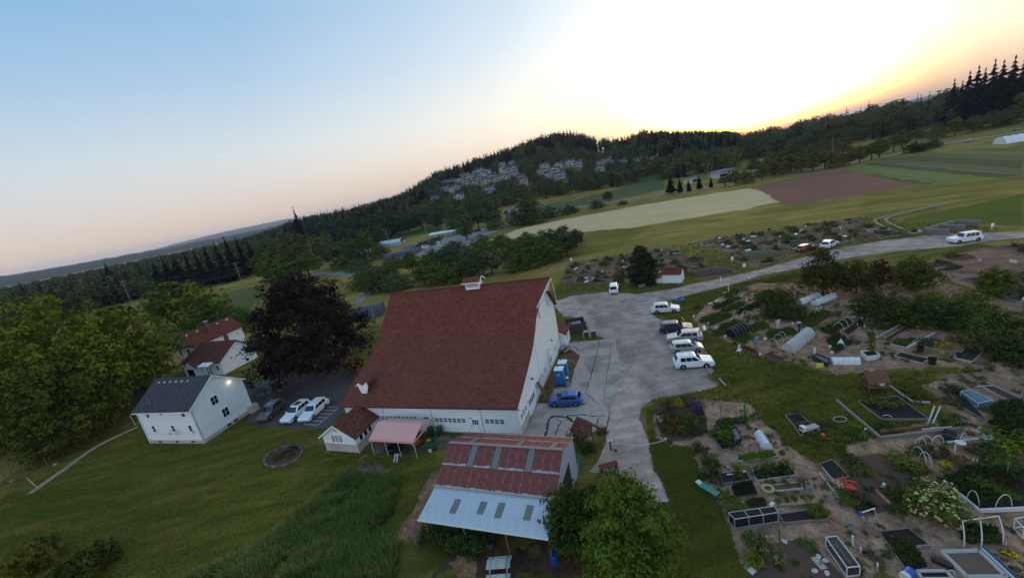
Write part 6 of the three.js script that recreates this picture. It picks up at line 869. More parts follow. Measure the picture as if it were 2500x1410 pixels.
{ const q = [[14.07,-27.84],[16.18,-27.66],[15.99,-26.62],[13.77,-26.74]]; bed(q, .18, M_GBOARD, DSOIL, 'bed of bare dark soil with two white boards lying in it'); log('white_board', 'left white board lying on the dark bed', ...[[14.53,-27.53],[15.02,-27.48]], .1, .04, M_PVC, 'board', .18); log('white_board', 'right white board lying on the dark bed', ...[[15.6,-27.49],[16.09,-27.52]], .1, .04, M_PVC, 'board', .18); plant(L_MID, 'bushy green plant in the bed with white boards', [[15.28,-27.21]][0], .55, .6, .1); }
{ const q = [[16.66,-27.5],[19.66,-27.42],[19.43,-26.24],[16.38,-26.44]]; bed(q, .16, M_WBOARD, DSOIL, 'bed packed with tall dark leafy plants beside the path'); for (const [u, v, m, l] of [[.15, .4, L_DARK, 'leftmost leafy plant of the packed dark bed'], [.4, .3, L_MID, 'second leafy plant of the packed dark bed'], [.62, .35, L_DARK, 'third leafy plant of the packed dark bed'], [.85, .3, L_MID, 'tallest leafy plant at the path end of the dark bed'], [.75, .7, L_DARK, 'front leafy plant of the packed dark bed']]) plant(m, l, inQuad(q, u, v), .62, .8, .1); }
{ const q = [[16.24,-25.78],[19.13,-25.47],[18.91,-24.82],[16.18,-25.19]]; bed(q, .18, M_WBOARD, BRSOIL, 'bed with a straw ring and a straw strip'); const c = [[16.6,-25.49]][0]; single('straw_ring', new THREE.TorusGeometry(.36, .13, 6, 20).scale(1, 1, .5).rotateX(Math.PI / 2).translate(0, .16, 0), STRAW, 'round straw collar at the left end of its bed', 'straw', c[0], 0, c[1]); bed([[16.81,-25.23],[18.85,-25.02],[18.8,-24.89],[16.81,-25.07]], .1, null, STRAW, 'strip of straw along the front of the ring bed', { name: 'straw_strip', category: 'straw' }).position.y = .1; plant(L_BRIGHT, 'bright green plant at the right end of the ring bed', [[19.29,-25.32]][0], .5, .8, 0); cage('small blue wire cage beside the bright green plant', [[19.21,-24.93],[19.62,-24.89],[19.32,-24.4],[18.91,-24.43]], .7, mat(.3, .36, .42, .5), null, { r: .015 }); }
{ const q = [[16.07,-24.31],[19.26,-24.23],[19,-23.44],[16.11,-23.83]]; bed(q, .14, M_GBOARD, STRAW, 'straw-mulched bed with a row of young plants'); [.12, .32, .5, .72, .88].forEach((u, i) => plant([L_OLIVE, L_BROWN, L_BROWN, L_OLIVE, L_OLIVE][i], 'young plant in the straw-mulched bed, number ' + ['one', 'two', 'three', 'four', 'five'][i] + ' from the left', inQuad(q, u, .4), .28, .45, .08)); [[17.23,-24.44],[17.77,-24.37],[17.99,-24.38]].forEach((p) => stick('thin red cane in the straw-mulched bed', p, 1.0, mat(.25, .06, .05, .7), .014, [0, 0], 'red canes')); single('white_sack', rbx(.5, .2, .3, .09, 0, .1, 0), M_PVC, 'crumpled white sack at the corner of the straw bed', 'sack', [[15.96,-24.07]][0][0], 0, [[15.96,-24.07]][0][1], .5); }
{ const q = [[12.73,-26.05],[13.97,-26.1],[13.97,-25.44],[12.65,-25.45]]; bed(q, .1, M_GBOARD, STRAW, 'small straw-covered bed beside the green bench'); [[.3, .5], [.7, .4], [.55, .8]].forEach(([u, v], i) => plant(L_OLIVE, ['left', 'right', 'front'][i] + ' seedling in the small straw bed', inQuad(q, u, v), .2, .35, .08)); }
{ const q = [[14.24,-26.38],[15.92,-26.33],[15.57,-25.22],[13.95,-25.41]]; bed(q, .12, M_GBOARD, DSOIL, 'square bed of dark feathery leaves'); crop(q, leafMat(.022, .038, .024), 'dark feathery leaves filling the square bed', 130, .2, .32, .1); }
{ const q = [[14.38,-24.76],[15.82,-24.65],[15.59,-24.16],[14.24,-24.29]]; bed(q, .12, M_GBOARD, BRSOIL, 'small grassy bed behind the netted cage'); crop(q, L_BROWN, 'dry grass in the bed behind the netted cage', 50, .2, .3, .08); }
plant(L_BRIGHT, 'round bright green bush left of the netted cage', [[13.31,-24.52]][0], 1.15, 1.05);
cage('long black netted cage with pale pipe frame', [[12.31,-23.39],[15.56,-23.18],[15.44,-22.65],[12.38,-22.78]], .85, mat(.42, .42, .40, .5), NETB, { cross: [.33, .66], name: 'netted_cage' });
{ const q = [[15.84,-23.15],[18.65,-23.01],[18.62,-22.08],[15.67,-22.41]]; bed(q, .16, M_GBOARD, DSOIL, 'bare black soil bed right of the netted cage'); plant(L_MID, 'spreading green plant at the right end of the black soil bed', inQuad(q, .85, .4), .8, .6, .1); plant(L_OLIVE, 'pale sprays at the end of the black soil bed', inQuad(q, .97, .6), .5, .6, .1); }
{ const p = [[12.31,-26.1]][0], o = thing('green_bench', 'teal green slatted bench at the garden edge', 'bench', p[0], 0, p[1], -1.05); for (let k = 0; k < 4; k++) part(o, 'seat_slat', bx(1.5, .05, .12, 0, .5, -.2 + k * .135), mat(.015, .22, .15, .6)); for (const x of [-.6, .6]) part(o, 'leg', bx(.08, .48, .5, x, .24, 0), mat(.01, .12, .085, .7)); }
single('white_box', bx(.42, .12, .6, 0, .1, 0), M_PVC, 'small white box on the path above the green bench', 'box', [[12.12,-27.29]][0][0], 0, [[12.12,-27.29]][0][1], .3);
for (const [p, m, r, h, l] of [[[[14.09,-29.63]][0], L_MID, .8, .8, 'green shrub at the left edge of the garden'], [[[13.83,-28.45]][0], L_DARK, .9, 1.0, 'dark green shrub left of the bare bed'], [[[12.84,-27.71]][0], L_DARK, .6, .7, 'small dark shrub above the green bench'], [[[14.04,-30.99]][0], leafMat(.04, .04, .03), .8, .8, 'dull shrub at the corner of the chip path'], [[[13.51,-27.21]][0], L_BROWN, .6, .6, 'brown weedy plant beside the bare bed'], [[[12.91,-21.31]][0], L_MID, .95, 1.0, 'green bush near the bottom of the garden edge'], [[[12.02,-20.15]][0], L_LIME, .8, .9, 'lime green bush at the bottom garden edge'], [[[13.44,-20.4]][0], leafMat(.16, .16, .08), .9, .9, 'pale leafy plant in the bottom plot'], [[[16.01,-20.58]][0], L_MID, .7, .35, 'low green patch in the bottom plot']]) plant(m, l, p, r, h);
single('paving_slab', bx(.4, .1, .35, 0, .06, 0), M_PVC, 'pale slab lying at the bottom garden edge', 'slab', [[11.62,-19.64]][0][0], 0, [[11.62,-19.64]][0][1], .4);
log('plywood_sheet', 'pale plywood sheet lying on the bottom plot', ...[[15.74,-19.76],[15.75,-18.93]], .42, .04, mat(.5, .36, .23, .8), 'board', .05); single('teal_trowel', bx(.3, .05, .12, 0, .11, 0), mat(.02, .2, .26, .5), 'teal tool on the plywood sheet', 'tool', [[15.83,-19.31]][0][0], 0, [[15.83,-19.31]][0][1], .6);
[[15.14,-18.92],[15.7,-18.66],[14.79,-21.12],[16.22,-19.41],[16.04,-19.74],[13.86,-21.72],[12.59,-21.49]].forEach((p, i) => single('stone', new THREE.DodecahedronGeometry(.16, 0).scale(1.3, .5, 1).translate(0, .06, 0), mat(.5, .46, .42, .9), 'pale stone lying on the bottom plot', 'stone', p[0], 0, p[1], i, 'pale stones'));
bed([[12.92,-21.26],[16.24,-21.07],[16.4,-18.16],[11.39,-19.17]], .05, null, BRSOIL, 'open dug plot at the bottom of the garden', { name: 'dug_plot', category: 'plot' }); [[13.69,-21.47],[14.34,-20.94],[13.2,-21.92]].forEach((p, i) => stick(['pale stake by the chip path, middle one', 'dark stake with white cap at the dug plot', 'pale stake by the chip path, leftmost'][i], p, i === 1 ? 1.3 : .6, i === 1 ? M_DKWOOD : M_PALEWOOD, .035));
// ---- second column of plots
cage('long white pipe frame with green mesh', [[16.97,-20.31],[17.65,-20.27],[17.32,-18.2],[16.58,-18.26]], .75, M_PVC, mat(.02, .05, .045, .8, { side: THREE.DoubleSide, transparent: true, opacity: .55 }), { r: .035, cross: [], name: 'mesh_frame' });
{ const p = [[19.09,-21.04]][0], o = thing('hose_reel', 'teal garden hose coiled on a post', 'hose', p[0], 0, p[1]); part(o, 'post', cyl(.04, .04, .6, 0, 0, 0, 6), M_GREYWOOD); for (let k = 0; k < 4; k++) part(o, 'coil', new THREE.TorusGeometry(.24 - (k % 2) * .05, .035, 6, 20).rotateX(.5).translate(0, .45 + k * .05, .02 * k), mat(.012, .20, .16, .5)); }
stick('thick white post beside the teal hose', [[18.54,-20.07]][0], .75, M_PVC, .07); stick('short white post below the teal hose', [[18.56,-19.5]][0], .45, M_PVC, .05); stick('white stub post near the bottom path', [[18.6,-18.39]][0], .45, M_PVC, .05);
{ const q = [[21.8,-26.9],[23.03,-27.06],[22.78,-25.18],[21.53,-25.06]]; bed(q, .14, M_GBOARD, DSOIL, 'black soil bed behind the pink flowers'); log('white_board', 'long white board edging the plot with pink flowers', ...[[21.1,-26.03],[20.53,-23.4]], .09, .16, M_WBOARD, 'board', .1); log('white_board', 'inner white board parallel to the plot edge', ...[[21.76,-26.57],[21.31,-24.74]], .06, .12, M_WBOARD, 'board', .1); }
plant(L_MID, 'green plants around the pink flowers', [[20.92,-23.23]][0], .9, .8); plant(L_DARK, 'dark bush below the red chair', [[21.57,-22.81]][0], .9, .8); { const o = single('pink_roses', TUFT[2], L_PINK, 'clump of pale pink flowers beside the red chair', 'flowers', [[21.32,-24.3]][0][0], .35, [[21.32,-24.3]][0][1]); o.scale.set(.55, .6, .55); }
chair('red slatted garden chair facing right', [[21.87,-24.02]][0], .9, mat(.55, .02, .015, .5));
bed([[23.66,-27.05],[26.81,-26.82],[27.91,-24.38],[24.11,-21.92],[21.47,-21.82],[21.76,-23.84]], .05, null, BRSOIL, 'big brown plot with shrubs round the red chair', { name: 'dug_plot', category: 'plot' });
for (const [p, m, r, h, l] of [[[[24.22,-26.63]][0], L_DARK, .8, .6, 'dark low shrub at the back of the brown plot'], [[[24.03,-25.53]][0], L_OLIVE, .9, .6, 'grey-green shrub in the brown plot'], [[[27.19,-25.37]][0], leafMat(.09, .12, .02), 1.3, .9, 'large yellow-green shrub in the brown plot'], [[[27.28,-24.71]][0], L_MID, .9, .8, 'green shrub beside the large yellow-green one'], [[[27.74,-24.43]][0], L_RUST, .5, .6, 'rusty plant at the corner of the brown plot'], [[[24.44,-23.35]][0], leafMat(.06, .09, .02), .8, .7, 'green shrub between the salmon boards'], [[[24.18,-22.68]][0], L_DARK, .9, .7, 'dark green shrub between the salmon boards'], [[[26.22,-23.37]][0], L_MID, .7, .6, 'green clump left of the white board bed'], [[[22.97,-21.71]][0], leafMat(.03, .065, .02), .7, .5, 'deep green plant below the salmon boards'], [[[23.81,-21.62]][0], L_MID, .6, .5, 'green plant next to the flowering elder']]) plant(m, l, p, r, h);
log('salmon_board', 'long salmon-red board lying in the brown plot', ...[[23.41,-23.69],[23.25,-22.2]], .22, .08, M_SALMON); log('salmon_board', 'short salmon-red board beside the elder bush', ...[[25.09,-23.39],[24.93,-22.64]], .2, .08, M_SALMON); single('white_figure', join([new THREE.SphereGeometry(.12, 8, 6).translate(0, .38, 0), cyl(.14, .08, .3, 0, 0, 0, 8), bx(.4, .08, .1, 0, .24, 0)]), M_PVC, 'small white garden figure beside the salmon board', 'figure', [[24.06,-23.66]][0][0], 0, [[24.06,-23.66]][0][1]);
{ const p = [[25.05,-20.96]][0], o = thing('elder_bush', 'big elder bush covered in cream flowers', 'shrub', p[0], 0, p[1]); const L = [...ring(6, 1.0, .9, .8), ...ring(4, .6, 1.6, .65), { c: [0, 1, 0], r: [1.2, .8, 1.2] }]; part(o, 'foliage', leaves(L, 3600, .17, { floor: .05 }), L_MID); part(o, 'blossom', leaves(L.map((l) => ({ c: [l.c[0], l.c[1] + .12, l.c[2]], r: l.r })), 420, .22, { floor: .3, fill: 0, flat: 1.4, aspect: .8 }), leafMat(.34, .33, .18)); }
{ const p = [[21.14,-21.84]][0], o = thing('garden_kneeler', 'white tube stand with a blue cloth on the path', 'stand', p[0], 0, p[1], .1); part(o, 'bar', beam([-.6, .42, 0], [.6, .46, 0], .05), M_PVC); for (const s of [-.5, .5]) part(o, 'leg', join([beam([s, .42, 0], [s + .05, 0, .22], .025), beam([s, .42, 0], [s + .05, 0, -.22], .025)]), M_PVC); part(o, 'cloth', rbx(.26, .3, .2, .07, -.55, .36, 0), mat(.02, .06, .35, .7)); }
single('black_pot', bucketGeo, mat(.012, .012, .012, .7, { side: THREE.DoubleSide }), 'black plant pot behind the white tube stand', 'pot', [[21.75,-22.13]][0][0], 0, [[21.75,-22.13]][0][1]).scale.setScalar(1.4);
{ const q = [[20.74,-20.54],[22.55,-20.38],[22.59,-19.03],[21.79,-19.2]]; bed(q, .14, M_GBOARD, DSOIL, 'dark bed in front of the elder bush'); const r = [[20.74,-20.54],[21.79,-19.2],[21.23,-17.84],[19.88,-17.76]]; bed(r, .14, M_GBOARD, DSOIL, 'long dark bed running down to the bottom edge'); crop(r, L_DARK, 'sparse dark plants in the long bottom bed', 40, .25, .35, .1); log('white_board', 'white board across the end of the dark bed', ...[[21.81,-19.2],[22.63,-19.07]], .1, .12, M_WBOARD); }
bed([[22.68,-18.47],[24.58,-18.14],[24.24,-16.54],[22.42,-16.9]], .3, M_WBOARD, mat(.16, .105, .075, 1), 'large white-framed raised bed at the bottom right', { w: .22 }); bed([[20.3,-17.68],[21.73,-17.41],[21.64,-16.93],[20.16,-17.23]], .3, M_WBOARD, DSOIL, 'white-framed bed cut by the bottom edge', { w: .16 });
log('pale_board', 'long pale blue board beside the white-framed bed', ...[[25.01,-18.35],[24.62,-16.46]], .16, .14, mat(.42, .46, .52, .6)); log('grey_board', 'dark grey board along the white-framed bed', ...[[25.17,-18.41],[24.81,-16.42]], .08, .2, mat(.06, .07, .1, .7));
{ const o = thing('blue_barrel', 'blue and white barrel lying at the bottom edge', 'barrel', ...[[[19.77,-17.65]][0][0], 0, [[19.77,-17.65]][0][1]], .4); part(o, 'body', new THREE.CylinderGeometry(.26, .26, .55, 16).rotateZ(Math.PI / 2).translate(0, .26, 0), mat(.012, .08, .4, .4)); part(o, 'cap', new THREE.CylinderGeometry(.265, .265, .22, 16).rotateZ(Math.PI / 2).translate(-.38, .26, 0), M_PVC); }
single('black_sack', rbx(.9, .3, .4, .12, 0, .15, 0), mat(.008, .008, .009, .4), 'black sack beside the white-framed bed', 'sack', [[22.14,-17.97]][0][0], 0, [[22.14,-17.97]][0][1], -.9); hoops('white hoop lying at the bottom edge', [[[[21.92,-17.44]][0], [[22.13,-17.22]][0]]], .3);
{ const a = [[24.24,-18.62],[25.1,-18.43],[26.41,-18.39]], b = [[25.33,-19.87],[26.31,-19.7],[27.49,-19.81]], o = thing('hoop_arch', 'white half-hoop frame with a ridge pipe over plants', 'frame', a[0][0], 0, a[0][1]); const tops = []; a.forEach((p, i) => { const q = b[i], m = [lerp(p[0], q[0], .6) - a[0][0], 1.15, lerp(p[1], q[1], .6) - a[0][1]]; tops.push(m); part(o, 'hoop', tube([[p[0] - a[0][0], 0, p[1] - a[0][1]], [lerp(p[0], q[0], .12) - a[0][0], .7, lerp(p[1], q[1], .12) - a[0][1]], m], .035, 12), M_PVC); }); part(o, 'ridge', beam(tops[0], tops[2], .035), M_PVC); }
crop([[25.23,-19.79],[27.21,-19.55],[26.45,-18.57],[24.54,-18.8]], leafMat(.035, .07, .02), 'dense green plants under the half-hoop frame', 110, .3, .5, 0); { const o = single('yellow_flowers', TUFT[0], L_YEL, 'orange-yellow flowers below the half-hoop frame', 'flowers', [[25.99,-17.76]][0][0], 0, [[25.99,-17.76]][0][1]); o.scale.set(.45, .4, .45); }
cage('white pipe frame at the right edge', [[28.01,-19.15],[28.94,-19.14],[28.61,-18.49],[27.73,-18.49]], .8, M_PVC, null, { r: .035 }); stick('pale stake line end at the right edge', [[26.43,-18.28]][0], .3, M_PVC, .03);
// white board bed with hoops
{ const q = [[28.02,-23.18],[27.56,-20.59],[30.22,-20.12],[33.57,-22.67],[30.78,-23.73]]; bed(q, .26, M_PVC, DSOIL, 'big white-boarded bed full of dark greens at the right', { w: .12, skip: [2, 3, 4] }); crop([q[0], q[4], q[3], q[1]], leafMat(.03, .05, .016), 'dark leafy greens in the white-boarded bed', 220, .38, .55, .1); for (const [p, m, l] of [[[[29.56,-22.36]][0], leafMat(.09, .13, .02), 'light green plant in the white-boarded bed'], [[[30.05,-21.7]][0], L_OLIVE, 'olive plant in the white-boarded bed'], [[[30.15,-21.16]][0], L_MID, 'green plant near the right hoop'], [[[31.11,-22.08]][0], L_RED, 'red-leaved plant in the white-boarded bed'], [[[32.17,-22.21]][0], L_DARK, 'dark plant at the right edge of the white-boarded bed'], [[[29.19,-23.44]][0], L_DARK, 'dark plant at the left end of the white-boarded bed']]) plant(m, l, p, .7, .7, .12); }
hoops('left hoop on the white-boarded bed', [[[[27.78,-21.53]][0], [[27.8,-20.83]][0]]], 1.15); hoops('right hoop on the white-boarded bed', [[[[28.61,-20.59]][0], [[29.54,-20.44]][0]]], 1.15);
hoops('two white hoops at the corner of the hooped plot', [[[[28.79,-26.24]][0], [[28.61,-24.96]][0]], [[[28.73,-25.58]][0], [[28.58,-24.53]][0]]], 1.05); hoops('three white hoops in a row on the hooped plot', [[[[29.67,-26.85]][0], [[30.19,-26.43]][0]], [[[30.21,-27.05]][0], [[30.79,-26.51]][0]], [[[30.66,-26.55]][0], [[31.7,-26.5]][0]]], .95);
for (const [p, m, r, h, l] of [[[[29.18,-26.12]][0], L_DARK, .9, .7, 'dark plant under the corner hoops'], [[[30.29,-25.79]][0], leafMat(.05, .045, .03), 1.0, .7, 'brownish plant in the hooped plot'], [[[29.65,-24.51]][0], L_YEL, .45, .5, 'yellow flowers in the hooped plot'], [[[30.65,-24.54]][0], L_RUST, .9, .6, 'rust-red foliage in the hooped plot'], [[[30.73,-23.6]][0], L_LIME, .5, .5, 'pale green ball plant in the hooped plot'], [[[35.21,-25.34]][0], L_BRIGHT, 1.6, 1.3, 'tall bright green vines at the upper right plot'], [[[35.14,-24.36]][0], L_LIME, 1.4, 1.2, 'yellow-green vines at the right edge'], [[[33.1,-24.96]][0], L_DARK, 1.1, .8, 'dark green mass behind the dirt path'], [[[32.74,-23.79]][0], L_MID, 1.1, .8, 'green mass beside the dirt path'], [[[33.25,-23.05]][0], L_MID, 1.2, .8, 'green mass at the right edge of the dirt path']]) plant(m, l, p, r, h);
stick('short white stake pair by the dirt path, left one', [[31.27,-24.13]][0], .6, M_PVC, .035); stick('short white stake pair by the dirt path, right one', [[31.45,-24.03]][0], .6, M_PVC, .035); stick('grey stake at the right of the dirt path', [[31.94,-22.62]][0], 1.3, M_GREYWOOD, .03);
// timber plots above
{ log('timber_edge', 'long grey timber edging the big timber plot', ...[[29.24,-33.96],[28.19,-28.28]], .2, .3, M_GBOARD, 'timber', .15); log('timber_edge', 'front grey timber of the big timber plot', ...[[28.19,-28.28],[34.46,-27.61]], .2, .3, M_GBOARD, 'timber', .15); log('timber_edge', 'brown inner timber behind the front edge', ...[[28.74,-28.85],[32.53,-28.4]], .15, .3, M_BBOARD, 'timber', .25); log('timber_edge', 'white topped timber at the front right of the plot', ...[[31.59,-28.14],[33.78,-27.79]], .12, .1, M_WBOARD, 'timber', .32);
  const q = [[30.75,-33.28],[34.23,-32.91],[33.42,-29.29],[30.29,-30.35]]; bed(q, .25, M_GBOARD, DSOIL, 'dark soil bed inside the big timber plot'); for (const [u, v, m, r, h, l] of [[.35, .3, L_OLIVE, 1.0, .9, 'grey-olive shrub in the timber plot'], [.55, .35, leafMat(.08, .09, .03), .9, .8, 'yellowish shrub in the timber plot'], [.75, .35, L_OLIVE, .8, .5, 'low shrub at the back of the timber plot'], [.25, .1, leafMat(.09, .10, .03), .8, .8, 'yellow-green shrub behind the timber plot']]) plant(m, l, inQuad(q, u, v), r, h, .1); plant(leafMat(.035, .06, .016), 'dark green plants at the front corner of the timber plot', [[29.64,-29.28]][0], 1.0, .6); plant(leafMat(.05, .09, .02), 'leafy green clump right of the leaning white posts', [[34.47,-28.62]][0], 1.1, .8); plant(L_LIME, 'bright weed at the left timber edge', [[27.7,-30.23]][0], .6, .5); hoops('thin dark hoop in the timber plot', [[[[30.61,-30.68]][0], [[31.21,-30.25]][0]]], .4); }
stick('left one of two leaning white posts', [[32.99,-28.95]][0], 1.75, M_PVC, .06, [.35, .1]); stick('right one of two leaning white posts', [[33.21,-28.79]][0], 1.75, M_PVC, .06, [.45, .1]);
{ const p = [[33.65,-34.76]][0], o = thing('wooden_shelter', 'small brown wooden shelter with a pitched plank roof', 'shelter', p[0], 0, p[1], -.2); for (const s of [-1, 1]) for (let k = 0; k < 6; k++) part(o, 'roof_plank', bx(1.9, .04, .17, 0, 1.95 - k * .14, s * (.08 + k * .15), 0, s * .72), M_BBOARD); for (const [x, z] of [[-.8, .7], [.8, .7], [-.8, -.7], [.8, -.7]]) part(o, 'post', bx(.08, 1.3, .08, x, .65, z), M_WOOD); part(o, 'side_panel', bx(1.6, .9, .04, 0, .5, -.72), M_BBOARD); part(o, 'shelf', bx(1.6, .05, 1.4, 0, .55, 0), M_BBOARD); part(o, 'white_bin', rbx(.4, .3, .3, .05, .5, .75, .3), M_PVC); }
log('timber_edge', 'pale timber running down from the wooden shelter', ...[[35.14,-34.61],[34.55,-31.77]], .1, .2, M_WBOARD, 'timber', .2); log('timber_edge', 'pale timber behind the leaning white posts', ...[[34.52,-31.74],[35.65,-31.25]], .1, .2, M_WBOARD, 'timber', .2); plant(leafMat(.06, .075, .016), 'wide olive bush right of the wooden shelter', [[35.6,-32.53]][0], 1.4, .8); plant(L_BROWN, 'brown bush beside the dirt path at the upper right', [[37.23,-31.04]][0], .9, .5); plant(L_DARK, 'dark bush left of the blue net', [[38.97,-32.29]][0], 1.0, .8);
cage('pale blue netted low frame on a dark bed', [[38.76,-31.47],[39.71,-31.49],[39.57,-29.71],[38.21,-29.63]], .5, mat(.28, .44, .52, .6), mat(.10, .22, .28, .7, { side: THREE.DoubleSide, transparent: true, opacity: .5 }), { r: .04, name: 'net_frame' });
{ const q = [[39.48,-33.61],[39.66,-32.43],[36.93,-27.8],[37.25,-30.32]], r = [[40.68,-32.85],[41.29,-32.33],[39.29,-28.79],[39.45,-29.87]]; bed(q, .14, M_GBOARD, DSOIL, 'dark bed beside the blue netted frame'); bed([[41.82,-33.24],[42.47,-32.41],[42.13,-29.48],[41.11,-28.7],[41.22,-30.54]], .14, M_WBOARD, SOIL, 'brown bed with pale boards at the upper right edge'); log('white_board', 'white board lying across the upper right bed', ...[[41.25,-32.29],[42.38,-31.96]], .12, .1, M_WBOARD); crop([[39.37,-29.55],[41.92,-29.32],[39.76,-27.67],[37.66,-27.96]], L_DARK, 'dark green plants at the right edge', 90, .4, .6, 0); crop([[37.31,-27.67],[39.21,-27.24],[36.95,-25.51],[35.85,-25.85]], leafMat(.035, .05, .02), 'dense green mass below the right edge bed', 120, .5, .8, 0); }
{ log('white_plank', 'wide white plank by the dark tubs', ...[[31.81,-26.35],[34.06,-26.14]], .2, .1, M_WBOARD, 'board', .3); log('white_plank', 'white plank leaning at the dark tubs', ...[[34.68,-27.15],[34.96,-25.86]], .16, .1, M_WBOARD, 'board', .35); for (const [p, l] of [[[[32.53,-26.89]][0], 'dark tub lying by the white plank, left one'], [[[33.16,-27.35]][0], 'dark tub behind the left tub']]) { const o = thing('dark_tub', l, 'tub', p[0], 0, p[1], -.6); part(o, 'body', new THREE.CylinderGeometry(.22, .28, .6, 14).rotateZ(1.3).translate(0, .26, 0), mat(.012, .013, .016, .6)); part(o, 'rim', new THREE.TorusGeometry(.28, .03, 6, 16).rotateY(1.3).translate(-.28, .2, 0), mat(.012, .013, .016, .6)); } bed([[34.74,-26.47],[35.19,-26.52],[35.08,-25.91],[34.56,-25.81]], .35, M_PVC, DSOIL, 'small white planter box by the white planks', { name: 'planter_box', category: 'planter', w: .08 }); single('wash_bowl', new THREE.LatheGeometry([[0, .1], [.2, .1], [.32, .22], [.34, .22], [.22, .06], [0, .05]].map((q) => new THREE.Vector2(...q)), 18), M_PVC, 'white bowl on a stand by the hooped plot', 'bowl', [[32.19,-25.79]][0][0], .4, [[32.19,-25.79]][0][1]); stick('white post supporting the bowl', [[31.33,-25.4]][0], .9, M_PVC, .05); hoops('white hoop behind the dark tubs', [[[[32.9,-26.41]][0], [[33.55,-26.48]][0]]], .8); hoops('hoop over the vines at the upper right', [[[[35,-27.05]][0], [[35.53,-26.84]][0]]], .5); }
// grassy plots between
for (const [q, s, l] of [[[[23.6,-33.31],[24.87,-33.17],[24.75,-31.87],[23.3,-31.78]], DSOIL, 'timber-edged dark bed in the grass by the white toy truck'], [[[23.3,-31.78],[24.75,-31.87],[24.77,-30.5],[22.85,-30.31]], DSOIL, 'dark bed under the white toy truck']]) bed(q, .25, M_GBOARD, s, l);
{ const p = [[23.77,-30.61]][0], o = thing('toy_truck', 'white dump-truck shaped cart parked on the dark bed', 'cart', p[0], .2, p[1], .1); part(o, 'cab', rbx(.42, .5, .5, .06, -.5, .42, 0), M_PVC); part(o, 'cab_window', bx(.02, .18, .36, -.715, .52, 0), M_GLASS); part(o, 'bed_box', prism([[-.25, .2], [.85, .2], [.9, .42], [-.25, .42]], .52, -.26), mat(.3, .29, .28, .6)); for (const [x, z] of [[-.5, .27], [-.5, -.27], [.5, .27], [.5, -.27]]) part(o, 'wheel', new THREE.CylinderGeometry(.12, .12, .08, 12).rotateX(Math.PI / 2).translate(x, .12, z), M_TYRE); }
plant(L_GREY, 'pale spiky plant behind the toy truck bed', [[24.6,-33.09]][0], .5, .8); single('orange_ball', new THREE.SphereGeometry(.2, 12, 8).translate(0, .2, 0), mat(.6, .07, .03, .5), 'orange ball at the corner of the grassy plots', 'ball', [[24.45,-29.77]][0][0], 0, [[24.45,-29.77]][0][1]);
single('oval_ring', new THREE.TorusGeometry(.55, .05, 6, 24).scale(1, .7, 1).rotateX(Math.PI / 2).translate(0, .18, 0), mat(.3, .29, .27, .6), 'grey oval ring bed in the grass', 'ring', [[27.32,-31.34]][0][0], 0, [[27.32,-31.34]][0][1]); { const p = [[27.04,-28.6]][0], o = thing('plant_stand', 'green three-legged stand at the plot corner', 'stand', p[0], 0, p[1]); for (const a of [0, 2.1, 4.2]) part(o, 'leg', beam([Math.cos(a) * .22, 0, Math.sin(a) * .22], [0, 1.1, 0], .02), mat(.03, .22, .12, .6)); part(o, 'ring', new THREE.TorusGeometry(.12, .02, 5, 14).rotateX(Math.PI / 2).translate(0, .6, 0), mat(.03, .22, .12, .6)); part(o, 'flag', bx(.22, .14, .02, .12, 1.05, 0), M_PVC); }
for (const [p, m, r, h, l] of [[[[23.51,-29.7]][0], leafMat(.06, .075, .016), 1.0, .5, 'weedy clump in front of the toy truck bed'], [[[25,-29.24]][0], L_OLIVE, 1.0, .5, 'weedy clump left of the green stand'], [[[25.47,-30.53]][0], L_BROWN, .9, .5, 'brown clump in the grassy plots'], [[[25.48,-29.48]][0], L_OLIVE, 1.0, .5, 'olive clump beside the green stand'], [[[26.46,-29.18]][0], leafMat(.05, .07, .016), .9, .5, 'green clump by the left timber edge'], [[[25.72,-30.87]][0], L_BROWN, .8, .5, 'brown clump behind the orange ball']]) plant(m, l, p, r, h);

// ---- middle gardens beside the lot
const rowsC = [[[[28.08,-58.8],[32.08,-60.57],[32.33,-59.74],[28.13,-57.94]], 'first slanting bed from the parked cars'], [[[28.56,-57.7],[33.21,-59.42],[33.2,-58.32],[28.41,-56.38]], 'second slanting bed, full of green rows'], [[[32.82,-61.13],[37.21,-62.6],[37.24,-61.82],[32.77,-60.14]], 'third slanting bed below the black cover'], [[[34.13,-59.3],[39.25,-61.63],[39.39,-60.64],[34.1,-58.43]], 'slanting bed beside the white hoop'], [[[32.53,-63.15],[36.32,-64.51],[36.42,-63.65],[32.54,-62.07]], 'upper slanting bed with a dark cover'], [[[37.15,-67.57],[40.34,-69.18],[40.15,-68.07],[36.95,-66.27]], 'upper bed with orange flowers'], [[[29.16,-55.19],[32.73,-56.5],[33.07,-55.3],[29.23,-53.67]], 'bed behind the black mesh tunnel'], [[[27.35,-53.79],[29.15,-54.45],[28.79,-52.67],[27.36,-52.39]], 'low bed at the end of the black mesh tunnel'], [[[32.41,-53.39],[35.37,-53.97],[34.83,-52.4],[31.97,-51.49]], 'bed right of the black mesh tunnel'], [[[29.06,-50.68],[31.17,-51.41],[30.68,-49.85],[28.98,-49.44]], 'bed in front of the black mesh tunnel'], [[[33.26,-50.8],[36.8,-50.6],[36.69,-49.3],[32.27,-48.09]], 'wide bed before the white mesh tunnel'], [[[39.43,-51.63],[44.16,-53.91],[43.95,-52.41],[39.05,-49.7]], 'long bed behind the white mesh tunnel'], [[[39.15,-48.63],[44.19,-50.34],[44.15,-48.91],[39.37,-46.89]], 'bed below the two pale hoops'], [[[37.75,-45.61],[40.22,-47.08],[39.48,-43.88],[36.18,-42.29]], 'plot round the white cone']];
